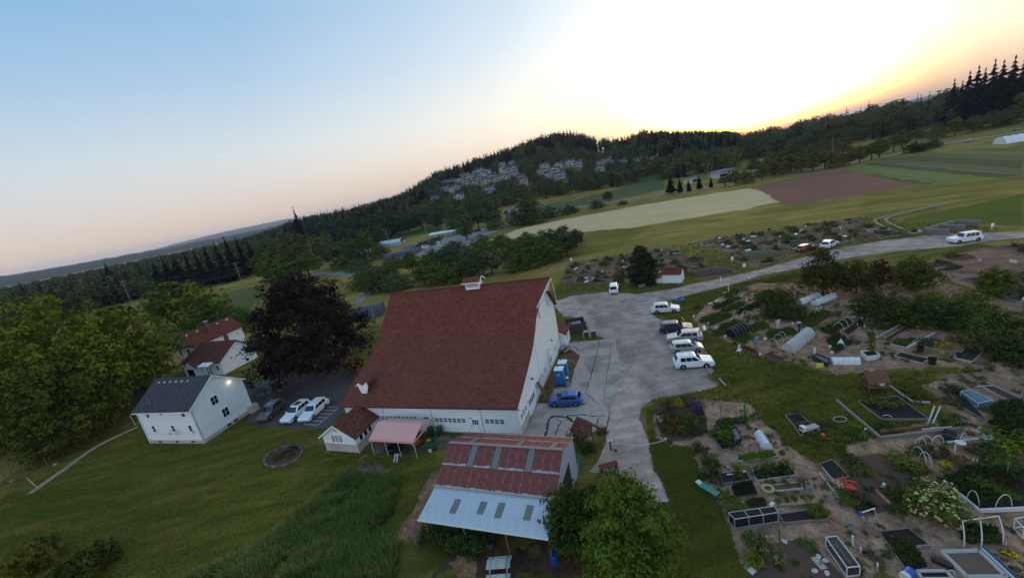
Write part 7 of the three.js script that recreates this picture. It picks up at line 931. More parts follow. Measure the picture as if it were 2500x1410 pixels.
rowsC.forEach(([q, l], i) => { bed(q, .12, i % 3 ? M_BBOARD : null, i === 4 ? DSOIL : SOIL, l); crop(q, [L_OLIVE, L_MID, L_MID, L_DARK, L_DARK, L_OLIVE, L_MID, leafMat(.09, .10, .02), L_MID, L_MID, L_MID, L_OLIVE, L_DARK, L_DARK][i], 'plants growing in the ' + l, 60 + (i % 3) * 25, .34, .5, .06, { rows: 3, swap: true }); });
tunnel('white mesh tunnel with five ribs in the middle garden', [[32.23,-44.81]][0], [[37.24,-47.96]][0], .75, 1.15, NETW, 6); tunnel('black mesh tunnel near the parked cars', [[28.91,-51.58]][0], [[31.45,-52.83]][0], .95, 1.3, NETB, 4, mat(.25, .25, .25, .6));
tunnel('left of two white row covers under the olive tree', [[43.6,-58.08]][0], [[47.7,-59.48]][0], .55, .7, CLOTH, 4); tunnel('right of two white row covers under the olive tree', [[44.94,-56.71]][0], [[49.14,-58.2]][0], .55, .75, CLOTH, 4); tunnel('low white cloth tunnel in front of the cone', [[34.33,-40.7]][0], [[36.62,-39.68]][0], .5, .72, CLOTH, 5);
hoops('three pale hoops left of the white mesh tunnel', [[[[31.71,-47.62]][0], [[32.09,-46.41]][0]], [[[32.89,-48.4]][0], [[33.56,-47.44]][0]], [[[33.89,-48.98]][0], [[34.34,-48.12]][0]]], .95); hoops('three pale hoops at the back of the middle garden', [[[[40.88,-48.35]][0], [[41.64,-47.59]][0]], [[[42.1,-49.03]][0], [[42.66,-48.03]][0]], [[[43.07,-49.53]][0], [[43.6,-48.36]][0]]], 1.0); hoops('single pale hoop beside the slanting beds', [[[[33.62,-56.8]][0], [[35.5,-58.67]][0]]], .7);
{ const p = [[35.35,-51.12]][0], o = thing('trellis', 'white fan trellis standing in the middle garden', 'trellis', p[0], 0, p[1], .3); for (const k of [-2, -1, 0, 1, 2]) part(o, 'slat', plank([k * .05, 0, 0], [k * .2, 1.5, 0], .04, .03), M_PVC); for (const y of [.6, 1.0, 1.3]) part(o, 'crossbar', bx(.4 + y * .36, .04, .03, 0, y, .02), M_PVC); }
bed([[27.66,-47.26],[28.43,-47.76],[28.87,-45.58],[28.2,-44.96]], .55, M_BBOARD, SOIL, 'raised brown planter beside the white chair', { name: 'raised_planter', category: 'planter' }); bed([[28.89,-44.26],[29.75,-44.64],[30.14,-42.57],[29.26,-42]], .6, M_BBOARD, SOIL, 'raised brown planter with an open top, nearer the path', { name: 'raised_planter', category: 'planter' }); crop([[27.75,-47.22],[28.4,-47.63],[28.79,-45.62],[28.22,-45.08]], L_RUST, 'rusty flowers in the raised planter', 20, .2, .3, .45);
{ const p = [[27.3,-46.87]][0], o = thing('white_chair', 'white plastic garden chair lying on its side', 'chair', p[0], 0, p[1], .5); part(o, 'seat', bx(.5, .05, .48, 0, .45, 0, 0, 0, .5), M_PVC); part(o, 'back', bx(.48, .6, .05, .25, .72, -.15, 0, 0, -.4), M_PVC); for (const [x, z] of [[-.2, .2], [.2, .22], [-.22, -.18], [.22, -.2]]) part(o, 'leg', beam([x, .42, z], [x * 1.5, 0, z * 1.6], .03), M_PVC); }
bed([[33.34,-42.35],[33.98,-42.43],[34.27,-40.96],[33.27,-40.02],[33.31,-40.57]], .5, mat(.02, .019, .018, .7), mat(.15, .14, .14, .8), 'black lidded trough beside the cloth tunnel', { name: 'trough', category: 'trough' }); single('yellow_sheet', bx(.75, .5, .04, 0, .26, 0, 0, -.3), mat(.55, .5, .03, .6), 'crumpled yellow sheet against the black trough', 'sheet', [[32.62,-40.31]][0][0], 0, [[32.62,-40.31]][0][1], -.2); log('white_partition', 'white panel standing behind the black trough', ...[[33.97,-42.94],[34.23,-42.94]], .08, .95, M_PVC, 'screen', .48);
single('plant_cloche', join([new THREE.ConeGeometry(.55, .95, 14, 1, true).translate(0, .5, 0), cyl(.04, .02, .1, 0, .93, 0, 6)]), mat(.62, .64, .66, .6, { side: THREE.DoubleSide }), 'white cone-shaped plant cover', 'cover', [[38.11,-43.87]][0][0], 0, [[38.11,-43.87]][0][1]);
[[28.29,-51.81],[27.35,-53.43],[28.73,-55.05],[28.64,-57.12],[28.44,-59.14],[30.34,-59.83],[28.13,-60.71],[34.74,-59.37],[38.96,-65.41],[38.47,-63.2],[30.12,-52.03],[28.9,-45.11],[39.88,-48.07],[48.2,-65.96],[45.53,-73.61],[40.98,-51.93],[43.85,-54.75],[44.54,-54.95],[32.04,-56.7],[37.91,-51.69],[32.01,-48.85],[36.74,-43.85],[35.8,-42.46]].forEach((p, i) => single('white_pot', join([new THREE.CylinderGeometry(.16, .12, .3, 10).translate(0, .15, 0), new THREE.TorusGeometry(.16, .02, 5, 12).rotateX(Math.PI / 2).translate(0, .3, 0)]), M_PVC, 'small white pot among the slanting beds', 'pot', p[0], 0, p[1], 0, 'white pots in the middle garden'));
log('pale_board', 'pale board on the grass beside the slanting beds', ...[[29.34,-61.57],[30.39,-61.62]], .3, .08, M_WBOARD); log('pale_board', 'second pale board below the first', ...[[29.32,-60.67],[29.94,-60.75]], .28, .08, M_WBOARD); log('pale_board', 'pale board beside the upper marker post', ...[[37.59,-68.92],[38.45,-69.15]], .3, .08, M_WBOARD); for (const [p, l] of [[[[33.17,-65.04]][0], 'crumpled white tarp on the upper dark bed'], [[[34.65,-65.64]][0], 'second crumpled tarp beside the upper bed']]) single('tarp', rbx(1.1, .14, .6, .06, 0, .08, 0), M_WBOARD, l, 'tarp', p[0], 0, p[1], .6);
{ const o = single('orange_flowers', TUFT[1], L_ORANGE, 'orange flowers at the top of the slanting beds', 'flowers', [[38.05,-67.21]][0][0], 0, [[38.05,-67.21]][0][1]); o.scale.set(.8, .5, .8); const y = single('orange_flowers', TUFT[0], leafMat(.35, .18, .02), 'amber flowers under the garden trees', 'flowers', [[42.02,-66.99]][0][0], 0, [[42.02,-66.99]][0][1]); y.scale.set(.9, .6, .9); }
for (const [p, m, r, h, l] of [[[[41.35,-68.72]][0], L_GREY, 1.0, .7, 'grey-green clump at the upper marker post'], [[[37.32,-65.17]][0], leafMat(.07, .09, .02), 1.1, .7, 'green clump under the orange flowers'], [[[34.88,-56.46]][0], L_MID, 1.1, .6, 'round green mat beside the single hoop'], [[[31.53,-50.22]][0], leafMat(.14, .15, .04), 1.1, .8, 'yellow-green bush behind the person in blue'], [[[34.09,-53]][0], L_MID, 1.0, .9, 'leafy bush right of the black tunnel'], [[[41.69,-52.59]][0], L_DARK, .9, .9, 'dark bush below the white row covers'], [[[44.15,-51.89]][0], L_OLIVE, 1.0, .8, 'olive bush before the pale hoops'], [[[39.72,-49.33]][0], L_LIME, .5, .5, 'light green plant behind the mesh tunnel'], [[[38.57,-50.67]][0], L_MID, .8, .7, 'green plant beside the person in the hat'], [[[30.62,-64.39]][0], leafMat(.06, .08, .018), .9, .6, 'rough green clump near the farthest white crossover'], [[[24.17,-52.86]][0], L_OLIVE, .6, .4, 'small clump behind the silver wagon'], [[[39.8,-44]][0], L_DARK, .8, .6, 'dark clump right of the cone cover']]) plant(m, l, p, r, h);
// ---- right middle gardens
chair('blue slatted garden chair at the end of a path', [[49.82,-46.49]][0], -.5, mat(.03, .10, .40, .5)); bed([[42.43,-42],[43.87,-42.78],[46.23,-42.4],[42.96,-40.57]], .2, M_WBOARD, SOIL, 'white-edged bed with a row of little plants'); crop([[42.78,-42.1],[43.92,-42.61],[46,-42.38],[43.22,-40.83]], L_MID, 'little green plants in the white-edged bed', 40, .3, .35, .1); log('white_board', 'long white board behind the white-edged bed', ...[[42.99,-40.56],[48.13,-42.4]], .08, .28, M_PVC, 'board', .15); bed([[40.54,-39.57],[41.69,-40.06],[42.64,-37.82],[41.29,-37.26]], .16, M_WBOARD, DSOIL, 'narrow dark bed by the chip path'); bed([[44.51,-37.13],[47.89,-38.67],[48.56,-37.58],[45.09,-35.9]], .2, M_WBOARD, mat(.035, .04, .026, 1), 'dark square bed with white edging at the right');
for (const [p, l, s] of [[[[43.48,-39.58]][0], 'black pot beside the white-edged bed', 1.9], [[[42,-36.95]][0], 'large black pot at the end of the narrow bed', 2.1], [[[45.27,-37.33]][0], 'grey pot in the corner of the square bed', 1.2]]) single('black_pot', bucketGeo, mat(.012, .013, .014, .6, { side: THREE.DoubleSide }), l, 'pot', p[0], 0, p[1]).scale.setScalar(s);
bed([[38.13,-41.17],[39.39,-40.83],[39,-39.71],[37.62,-39.8]], .55, M_PVC, DSOIL, 'white box planter with a climbing plant', { name: 'raised_planter', category: 'planter', w: .08 }); { const p = [[39.08,-40.93]][0]; single('climbing_plant', leaves([0, 1, 2, 3, 4].map((k) => ({ c: [Math.sin(k) * .12, .5 + k * .42, 0], r: [.34, .34, .34] })), 700, .16), L_MID, 'tall climbing plant rising from the white planter', 'plant', p[0], .4, p[1]); plant(L_LIME, 'lime green bush in the white planter', [[39.07,-40.81]][0], .45, .7, .4); }
for (const [p, m, r, h, l] of [[[[48.63,-44.7]][0], leafMat(.34, .2, .02), .7, .6, 'golden-flowered clump by the blue chair'], [[[49.18,-43.92]][0], leafMat(.26, .22, .02), .8, .6, 'yellow-flowered clump right of the golden one'], [[[46.12,-39.54]][0], leafMat(.24, .22, .05), 1.0, .9, 'pale yellow shrub on the chip path'], [[[48.18,-40.31]][0], leafMat(.12, .09, .03), .8, .7, 'brownish shrub behind the pale yellow one'], [[[45.73,-40.75]][0], leafMat(.02, .05, .025), 1.2, .7, 'dark green mat beside the white board'], [[[52.2,-44.93]][0], L_OLIVE, 1.4, 1.2, 'rounded olive shrub right of the blue chair'], [[[45.67,-46.68]][0], leafMat(.06, .08, .02), 1.6, .9, 'grassy mound left of the slatted path'], [[[47.76,-47.18]][0], L_MID, 1.4, .9, 'green mound behind the path boards'], [[[44.02,-41.88]][0], L_MID, .9, .5, 'green strip in the white-edged bed corner']]) plant(m, l, p, r, h);
log('path_board', 'pale board along the slatted garden path', ...[[42.53,-43.89],[47.28,-45.77]], .08, .25, M_WBOARD, 'board', .15); log('path_board', 'dark board along the other side of the path', ...[[43.09,-43.18],[48.14,-45.29]], .08, .2, M_DKWOOD, 'board', .12); [[47.48,-50.06],[47.72,-49.53],[45.53,-49.18],[45.91,-48.78],[43.73,-47.84],[43.99,-47.12],[49.53,-50.94],[49.72,-50.42]].forEach((p) => stick('short white bed marker among the dark beds', p, .45, M_PVC, .035, [0, 0], 'white bed markers')); single('white_table', join([bx(.8, .05, .6, 0, .6, 0), beam([-.3, 0, 0], [-.3, .6, 0], .03), beam([.3, 0, 0], [.3, .6, 0], .03)]), M_PVC, 'small white table beside the blue chair', 'table', [[53.08,-47.19]][0][0], 0, [[53.08,-47.19]][0][1]); log('white_partition', 'white plank lying behind the pale hoops', ...[[45.49,-50.69],[46.19,-49.71]], .3, .12, M_PVC); bed([[41.27,-47.15],[45.59,-49.51],[45.05,-48.39],[40.99,-46.04]], .08, null, DSOIL, 'dark strip bed behind the pale hoops');
{ const p = [[48.08,-52.06]][0], o = thing('white_crate', 'white wire crate under the garden trees', 'crate', p[0], 0, p[1], .4); for (const [x, z] of [[-.4, -.4], [.4, -.4], [-.4, .4], [.4, .4]]) part(o, 'corner_post', bx(.06, .8, .06, x, .4, z), M_PVC); for (const y of [.1, .42, .76]) part(o, 'slat', join([bx(.86, .07, .03, 0, y, .43), bx(.86, .07, .03, 0, y, -.43), bx(.03, .07, .86, .43, y, 0), bx(.03, .07, .86, -.43, y, 0)]), M_PVC); }
// trees and big shrubs of the right middle garden
const bigBush = (label, p, r, h, m, n = 2600, s = .3, name = 'garden_tree') => { const o = thing(name, label, 'tree', p[0], 0, p[1]), L = [...ring(7, r * .6, h * .3, r * .42), ...ring(6, r * .55, h * .58, r * .4), ...ring(3, r * .2, h * .8, r * .36), { c: [0, h * .45, 0], r: [r * .6, h * .35, r * .6] }]; part(o, 'crown', leaves(L, n, s, { floor: .1 }), m); part(o, 'trunk', trunkGeo(h * .8, .12, 4, r), M_BARK); return o; };
bigBush('dark olive tree overhanging the drive beside the white car', [48.49,-59.36,8.15].slice(0, 2), 3.6, 8.0, leafMat(.045, .05, .012), 6500, .32); bigBush('olive tree right of the overhanging one', [52.71,-58.02,5.74].slice(0, 2), 2.8, 5.6, leafMat(.05, .055, .012), 3600, .3); bigBush('dark red leaved tree in the middle of the garden trees', [56.88,-58.69,5.19].slice(0, 2), 1.9, 4.6, L_RED, 2800, .28); bigBush('low green tree right of the red one', [59.19,-55.63,5.08].slice(0, 2), 3.2, 5.0, leafMat(.055, .07, .016), 4200, .3); bigBush('green shrubby tree in front of the red one', [46.94,-49.42,5.51].slice(0, 2), 2.6, 4.0, leafMat(.04, .06, .018), 3600, .26); bigBush('broad green shrub left of the blue chair', [47.98,-47.13,5.3].slice(0, 2), 2.8, 3.8, leafMat(.045, .065, .018), 3800, .26); bigBush('lime-topped shrub in the hedge of garden trees', [52.39,-47,4.56].slice(0, 2), 2.4, 3.4, leafMat(.085, .11, .016), 3200, .26); bigBush('dark shrub behind the blue chair', [49.67,-45.37,3.81].slice(0, 2), 2.4, 3.0, L_DARK, 3000, .25); bigBush('green tree near the right edge', [63.54,-49,5].slice(0, 2), 2.3, 4.0, leafMat(.07, .105, .018), 3600, .28); bigBush('lime vine arch at the right of the garden trees', [55.34,-45.2,4.31].slice(0, 2), 2.6, 3.2, leafMat(.085, .12, .02), 3000, .26); bigBush('big green shrub filling the right edge', [49.53,-37.56,6.91].slice(0, 2), 3.2, 4.6, leafMat(.05, .075, .02), 5200, .26); bigBush('dark shrub mass behind the right edge shrub', [51.56,-42.82,4.4].slice(0, 2), 2.4, 2.6, L_DARK, 3000, .25); bigBush('bushy dark shrub under the olive tree', [41.24,-58.95,3.07].slice(0, 2), 2.6, 2.4, leafMat(.05, .065, .014), 3200, .26); bigBush('green shrub above the slanting beds', [40.73,-61.62,2.48].slice(0, 2), 2.0, 1.9, leafMat(.06, .08, .016), 2400, .25); bigBush('low green shrub before the olive tree', [39.48,-53.9,2.54].slice(0, 2), 2.4, 2.0, leafMat(.04, .055, .016), 2600, .25); bigBush('dark shrub at the foot of the white row covers', [38.03,-55.73,2.29].slice(0, 2), 2.0, 1.7, L_DARK, 2200, .25); bigBush('leafy shrub at the lower right edge', [48.32,-34.99,4].slice(0, 2), 2.4, 2.2, leafMat(.035, .055, .02), 2600, .25); single('white_blossoms', TUFT[2], L_WHITE, 'white blossoms among the garden trees', 'flowers', [[52.31,-58.77]][0][0], .6, [[52.31,-58.77]][0][1]).scale.set(.9, 1.1, .9);
// ---- far gardens beyond the drive
{
  const areas = [[[[12.81,-95.11],[17.52,-116.75],[30.48,-114.44],[43.17,-114.24],[46.74,-111.33],[45.46,-88.78],[39.95,-83.54],[34.15,-86.99],[30.59,-82.8],[23.17,-88.03]], 'the gardens behind the white van', 1], [[[53.73,-113.48],[68.38,-109.91],[83.15,-109.32],[94.87,-104.22],[86.46,-90.55],[87.81,-81.61],[82.94,-82.07],[71.77,-84.7],[62.08,-82.81],[51.19,-79.9],[50.55,-86.08],[53.7,-94.71]], 'the gardens above the drive', 2], [[[71.07,-65],[82.91,-66.46],[88.7,-65.26],[88.36,-61.82],[64.62,-44.39],[63.7,-46.88],[64.8,-55.01]], 'the gardens at the right edge', 3]];
  const white = [new THREE.BoxGeometry(.5, .35, .35).translate(0, .18, 0), rbx(1.4, .45, .7, .2, 0, .22, 0), bx(.9, .5, .06, 0, .4, 0)];
  for (const [poly, where, s] of areas) {
    struct('garden_ground', sheet(poly, .012, .5), matte({ map: gravelTex, color: lin(.62, .45, .36) }), 'trodden brown earth of ' + where, 'structure', 'ground');
    const b = bounds(poly); let n = 0;
    for (let a = -40; a < 160; a += 4.4) for (let d = 30; d < 190; d += 3.0) {
      const [x, z] = F(a + rr(-.5, .5), d + rr(-.3, .3)); if (!inside(poly, x, z) || x < b[0] + .5) continue;
      const w = rr(1.3, 1.9), k = rr(.7, 1.1), q = [F(a - w, d - k), F(a + w, d - k), F(a + w, d + k), F(a - w, d + k)], kind = rnd();
      if (kind < .62) bed(q, rr(.15, .35), pick([M_GBOARD, M_WBOARD, M_GREYWOOD, M_BBOARD]), pick([SOIL, DSOIL, BRSOIL]), 'small boarded bed in ' + where, { group: 'beds in ' + where });
      if (kind < .8) { const m = Math.round(rr(1, 3)); for (let i = 0; i < m; i++) { const p = inQuad(q, rr(.1, .9), rr(.1, .9)); plant(pick([L_MID, L_DARK, L_OLIVE, L_BRIGHT, L_BROWN, L_GREY, L_DARK, L_MID]), 'garden plant in ' + where, p, rr(.45, 1.1), rr(.5, 1.2), .1, 'plants in ' + where, 'far_garden_plant'); } }
      if (rnd() < .24) { const p = inQuad(q, rr(0, 1), rr(0, 1)), v = Math.floor(rnd() * 3); single('pale_cover', white[v], pick([M_PVC, M_WBOARD, CLOTH]), ['white tub in ' + where, 'white covered heap in ' + where, 'white panel in ' + where][v], ['tub', 'cover', 'panel'][v], p[0], 0, p[1], rr(0, 3), 'white objects in ' + where); }
    }
  }
  const sp = [38.76,-82.95], pile = (label, p, r, h, m) => { const g = new THREE.SphereGeometry(1, 18, 8, 0, 6.2832, 0, 1.5708), P = g.attributes.position; for (let i = 0; i < P.count; i++) { const k = 1 + (fbm(P.getX(i) * 3 + 9, P.getZ(i) * 3, 3, 8) - .5) * .5; P.setXYZ(i, P.getX(i) * r * k, P.getY(i) * h * k, P.getZ(i) * r * .6 * k); } g.computeVertexNormals(); single('soil_heap', g, m, label, 'heap', p[0], 0, p[1], -.3); };
  pile('brown heap of compost beside the drive', [42.7,-82.74], 4.5, .9, BRSOIL); pile('weedy heap beside the drive below the upper gardens', [56.28,-87.73], 5, 1.1, mat(.12, .10, .05, 1));
  { const a = [91.72,-79.56], o = thing('stone_bays', 'grey concrete block storage bays at the upper right', 'bay', a[0], 0, a[1], .2), m = mat(.22, .185, .165, .9); for (let k = 0; k < 7; k++) for (let j = 0; j < 2; j++) part(o, 'block', bx(1.18, .58, .6, k * 1.2 - 3.4, .3 + j * .6, -1.8), m); for (const x of [-4, .2, 4.6]) for (let k = 0; k < 3; k++) for (let j = 0; j < 2; j++) part(o, 'block', bx(.6, .58, 1.18, x, .3 + j * .6, -.9 + k * 1.2), m); part(o, 'soil_pile', new THREE.SphereGeometry(1.6, 12, 6, 0, 6.2832, 0, 1.57).scale(1, .55, .8).translate(2.4, 0, 0), BRSOIL); }
}

// ---------------------------------------------------------------- hillside houses
const HW = [mat(.34, .32, .29, .8), mat(.50, .48, .45, .7), mat(.36, .30, .24, .8), mat(.21, .22, .23, .8), mat(.45, .19, .12, .8), mat(.26, .17, .13, .8), mat(.20, .22, .30, .8)], HR = [mat(.10, .095, .10, .9), mat(.085, .08, .09, .9), mat(.12, .095, .085, .9)];
const G_WIN = bx(1.1, 1.3, .06), G_BIG = bx(2.2, 1.5, .06);
function hillHouse(p, k, i) {
  const big = k === 6, w = big ? 15 : rr(8.5, 12), d = rr(7.5, 9.5), h = big ? 7.5 : rr(5.2, 6.8), face = Math.atan2(-p[0], -p[2]) + rr(-.6, .6), near = Math.hypot(p[0], p[2]);
  const names6 = ['grey', 'white', 'beige', 'slate grey', 'terracotta', 'brown', 'bluish'], row = near < 480 ? 'on the lower slope' : near < 540 ? 'halfway up the slope' : 'high on the slope';
  const o = thing('hillside_house', `${names6[k]} gabled house ${row} of the wooded hill`, 'house', p[0], p[1] - .6, p[2], face, 'houses on the hillside');
  part(o, 'wall', join([bx(w, h, d, 0, h / 2, 0), prism([[-w * .28, h], [w * .12, h], [-w * .08, h + 2.6]], 1.2, d / 2 - .6)]), HW[k]);
  const roof = part(o, 'roof', slab([[d / 2 + .5, h - .3], [0, h + 2.9], [-d / 2 - .5, h - .3]], -w / 2 - .5, w / 2 + .5, .25), HR[i % 3]);
  const g2 = slab([[-w * .24, h - .1], [0, h + 2.75], [w * .24, h - .1]], 0, d / 2 + 1.2, .2); g2.rotateY(Math.PI / 2); g2.translate(-w * .08, .05, d / 2 + 1.0); part(o, 'gable_roof', g2, HR[i % 3]);
  part(roof, 'chimney', bx(.9, 2.2, .9, w * .3, h + 2.6, -.5), HW[(k + 2) % 4]);
  for (let f = 0; f < 2; f++) for (let c = 0; c < (big ? 6 : 3); c++) { const q = part(o, 'window', c === 1 && !big ? G_BIG : G_WIN, M_GLASS); q.position.set(-w / 2 + w * (c + .6) / (big ? 6.2 : 3.2), 1.7 + f * h * .47, d / 2 + .03); }
  part(o, 'trim', join([bx(w * .5, .25, .3, w * .2, h * .48, d / 2 + .3), bx(w + .6, .3, .1, 0, h - .25, d / 2 + .5)]), M_TRIM);
  if (i % 3 === 0) part(o, 'deck', join([bx(w * .5, .25, 2.4, w * .18, h * .44, d / 2 + 1.2), bx(.2, h * .44, .2, -w * .02, h * .22, d / 2 + 2.2), bx(.2, h * .44, .2, w * .4, h * .22, d / 2 + 2.2)]), HW[1]);
}
HOUSES.forEach(([p, k], i) => hillHouse(p, k, i));
{ const p = [10.93,-322.46]; const o = thing('lone_house', 'grey roofed house among the trees at the foot of the hill', 'house', p[0], 0, p[1], .6); part(o, 'wall', bx(9, 3.2, 8, 0, 1.6, 0), HW[3]); part(o, 'roof', slab([[4.6, 3], [0, 6], [-4.6, 3]], -5, 5, .2), mat(.16, .16, .18, .9)); const q = part(o, 'window', G_WIN, M_GLASS); q.position.set(-2, 1.7, 4.03); }
// ---------------------------------------------------------------- nursery
{
  const o = thing('greenhouse', 'pale blue ridged greenhouse at the left of the nursery', 'greenhouse', ...[[-73.37,-272.79][0], 0, [-73.37,-272.79][1]], -.25); part(o, 'cover', slab([[4, 2.2], [2, 3.6], [0, 4.1], [-2, 3.6], [-4, 2.2]], -8, 8, .1), mat(.46, .52, .54, .5)); part(o, 'wall', join([bx(16, 2.2, .1, 0, 1.1, 4), bx(16, 2.2, .1, 0, 1.1, -4), bx(.1, 2.4, 8, 8, 1.2, 0), bx(.1, 2.4, 8, -8, 1.2, 0)]), mat(.4, .45, .46, .6)); const dd = part(o, 'door', bx(.05, 2, 1.4, 8.06, 1, 0), M_GLASS);
  const c = thing('shade_canopy', 'long white roofed sales canopy at the nursery', 'canopy', ...[[-36.94,-265.63][0], 0, [-36.94,-265.63][1]], -.28); part(c, 'roof', join([bx(20, .3, 5, 0, 3.2, 0, 0, .12)]), mat(.72, .75, .8, .5)); for (let k = 0; k < 6; k++) part(c, 'post', bx(.2, 3, .2, -9 + k * 3.6, 1.5, 2.2), M_GREYWALL);
  const w = thing('white_greenhouse', 'white glasshouse beside the olive trees of the nursery', 'greenhouse', ...[[-90.29,-259.04][0], 0, [-90.29,-259.04][1]], -.4); part(w, 'wall', bx(12, 2.4, 7, 0, 1.2, 0), mat(.62, .66, .68, .5)); part(w, 'roof', slab([[3.7, 2.3], [0, 4.2], [-3.7, 2.3]], -6.2, 6.2, .1), mat(.6, .65, .68, .4)); for (let k = 0; k < 5; k++) part(w, 'pane', bx(1.6, 1.4, .06, -4.6 + k * 2.3, 1.3, 3.53), M_GLASS);
  struct('nursery_yard', sheet([[-63.92,-213.06],[-57.41,-251.97],[-45.65,-278.97],[-28.54,-279.97],[-10.97,-264.46],[5.71,-273.44],[7.39,-250.67],[-7.86,-228.54],[-20.47,-206.65],[-33.66,-193.94],[-45.91,-185.22]], .07, 1.2, 4), mat(.26, .21, .19, 1), 'grey nursery car park in the distance', 'structure', 'car park');
  struct('ground_cover', sheet([[-61.52,-247.06],[-55.76,-256.92],[-50.62,-243.1],[-56.58,-230.14]], .12, .3, 4), mat(.035, .036, .055, .7), 'black weed cloth between the nursery rows', 'structure', 'ground');
  const hoopM = mat(.05, .055, .075, .5); tunnel('long dark plastic hoop house along the nursery edge', [-62.38,-211.42], [-43.39,-212.96], 3.2, 2.6, hoopM, 10, hoopM, 'hoop_house'); tunnel('dark hoop house behind the barn, beside the beech', [-41.44,-101.36], [-34.11,-102.36], 3.4, 3.0, hoopM, 8, hoopM, 'hoop_house'); tunnel('white plastic hoop house at the right edge of the crop field', [244.17,-193.94], [262.52,-186.83], 4.2, 3.4, mat(.74, .74, .72, .6, { side: THREE.DoubleSide }), 8, M_STEEL, 'hoop_house');
  for (let r = 0; r < 4; r++) for (let k = 0; k < 16; k++) { const a = [[-50.06,-215.43],[-51.49,-228.4],[-51.62,-237.83],[-51.43,-247.59]][r], b = [[-36.46,-234.39],[-37.2,-246.04],[-37.72,-256.42],[-38.62,-268.2]][r], t = k / 15 + rr(-.02, .02), x = lerp(a[0], b[0], t), z = lerp(a[1], b[1], t); plant(pick([L_MID, L_DARK, L_OLIVE, L_GREY, L_RUST]), 'potted shrub in the display rows of the nursery', [x, z], rr(.8, 1.4), rr(1, 2.2), 0, 'potted shrubs at the nursery', 'nursery_plant'); }
  pole('lamp standard in the middle of the nursery yard', ...[[-18.52,-233.63][0], [-18.52,-233.63][1]], 8, [], 0); single('yard_cabinet', join([bx(1.6, 2.6, 1.2, 0, 1.3, 0), bx(1.8, .1, 1.4, 0, 2.65, 0)]), HW[1], 'white cabinet beside the nursery drive', 'cabinet', [-34.71,-220.82][0], 0, [-34.71,-220.82][1]);
}
// ---------------------------------------------------------------- apartments and roadside buildings on the right
function block(label, p, q, h, d, k, roofM, win, y = 0) {
  const L = Math.hypot(q[0] - p[0], q[1] - p[1]), o = thing('apartment_block', label, 'building', p[0], y, p[1], Math.atan2(-(q[1] - p[1]), q[0] - p[0])); part(o, 'wall', bx(L, h, d, L / 2, h / 2, -d / 2), HW[k]); part(o, 'roof', slab([[.8, h - .3], [-d / 2, h + 2.6], [-d - .8, h - .3]], -1, L + 1, .3), roofM);
  for (let f = 0; f < win; f++) for (let c = 0; c < Math.floor(L / 4); c++) { const w = part(o, 'window', G_WIN, M_GLASS); w.position.set(2 + c * 4, 1.6 + f * 2.8, .04); } for (let c = 0; c < Math.floor(L / 16); c++) { const b = part(o, 'bay', join([bx(4, h + .4, 1.4, 8 + c * 16, h / 2, .6), prism([[6 + c * 16 - .3, h + .2], [10 + c * 16 + .3, h + .2], [8 + c * 16, h + 1.8]], 1.6, -.2)]), HW[1]); }
  return o;
}
const gy = (p) => land(p[0], p[1]);
const AP = [[[386.84,8.48,-399.36], [405.53,8.61,-391.97], 6, 'long grey apartment block, leftmost on the right slope'], [[468.09,12.37,-473.76], [482.73,12.05,-460.29], 7, 'tall hipped apartment block behind the first'], [[365.09,5.01,-332.79], [378.45,5.48,-326.76], 7, 'apartment block with balconies in the middle of the right slope'], [[396.53,6.71,-344.08], [412.18,7.37,-329.98], 6, 'long low apartment block farthest right'], [[376.78,10.05,-464.37], [399.57,10.61,-452.95], 5, 'pale roadside building beside the sun'], [[1065.31,4.8,-1510.04], [1824.05,4.83,-2381.77], 5, 'white flat building under the sun glow']];
AP.forEach(([p, q, h, l], i) => block(l, [p[0], p[2]], [q[0], q[2]], h, 11, [0, 2, 0, 3, 2, 1][i], mat(.15, .14, .16, .9), 2, Math.min(p[1], q[1]) - 1));
{ const mk = (label, p, w, h, k, y = 0) => { const o = thing('roadside_building', label, 'building', p[0], y, p[1], .35); part(o, 'wall', bx(w, h, 9, 0, h / 2, 0), HW[k]); part(o, 'roof', bx(w + 1, .5, 10, 0, h + .2, 0), HW[3]); for (let c = 0; c < 4; c++) { const q = part(o, 'window', G_BIG, M_GLASS); q.position.set(-w / 2 + w * (c + .5) / 4, h * .5, 4.53); } };
  mk('low grey shop beside the far road below the sun', [180.91,-322.42], 16, 4, 2); mk('white shop front left of the dark bush', [169.38,-307.6], 8, 3.4, 1); mk('white sheds right of the dark bush at the far road', [169.2,-273.37], 14, 3.2, 1); mk('small white building among the small firs', [149.97,-309.78], 8, 3, 1);
  const t = [177.8,3.04,-366.11], o = thing('gold_dome', 'small building with a pale dome above the firs', 'dome', t[0], t[1], t[2]); part(o, 'drum', cyl(2.2, 2.2, 3.5, 0, 0, 0, 14), HW[0]); part(o, 'dome', new THREE.SphereGeometry(2.3, 16, 8, 0, 6.2832, 0, 1.57).scale(1, 1.1, 1).translate(0, 3.4, 0), mat(.45, .38, .18, .5)); part(o, 'wing', bx(7, 2.4, 4, -5, 1.2, 0), HW[2]); }
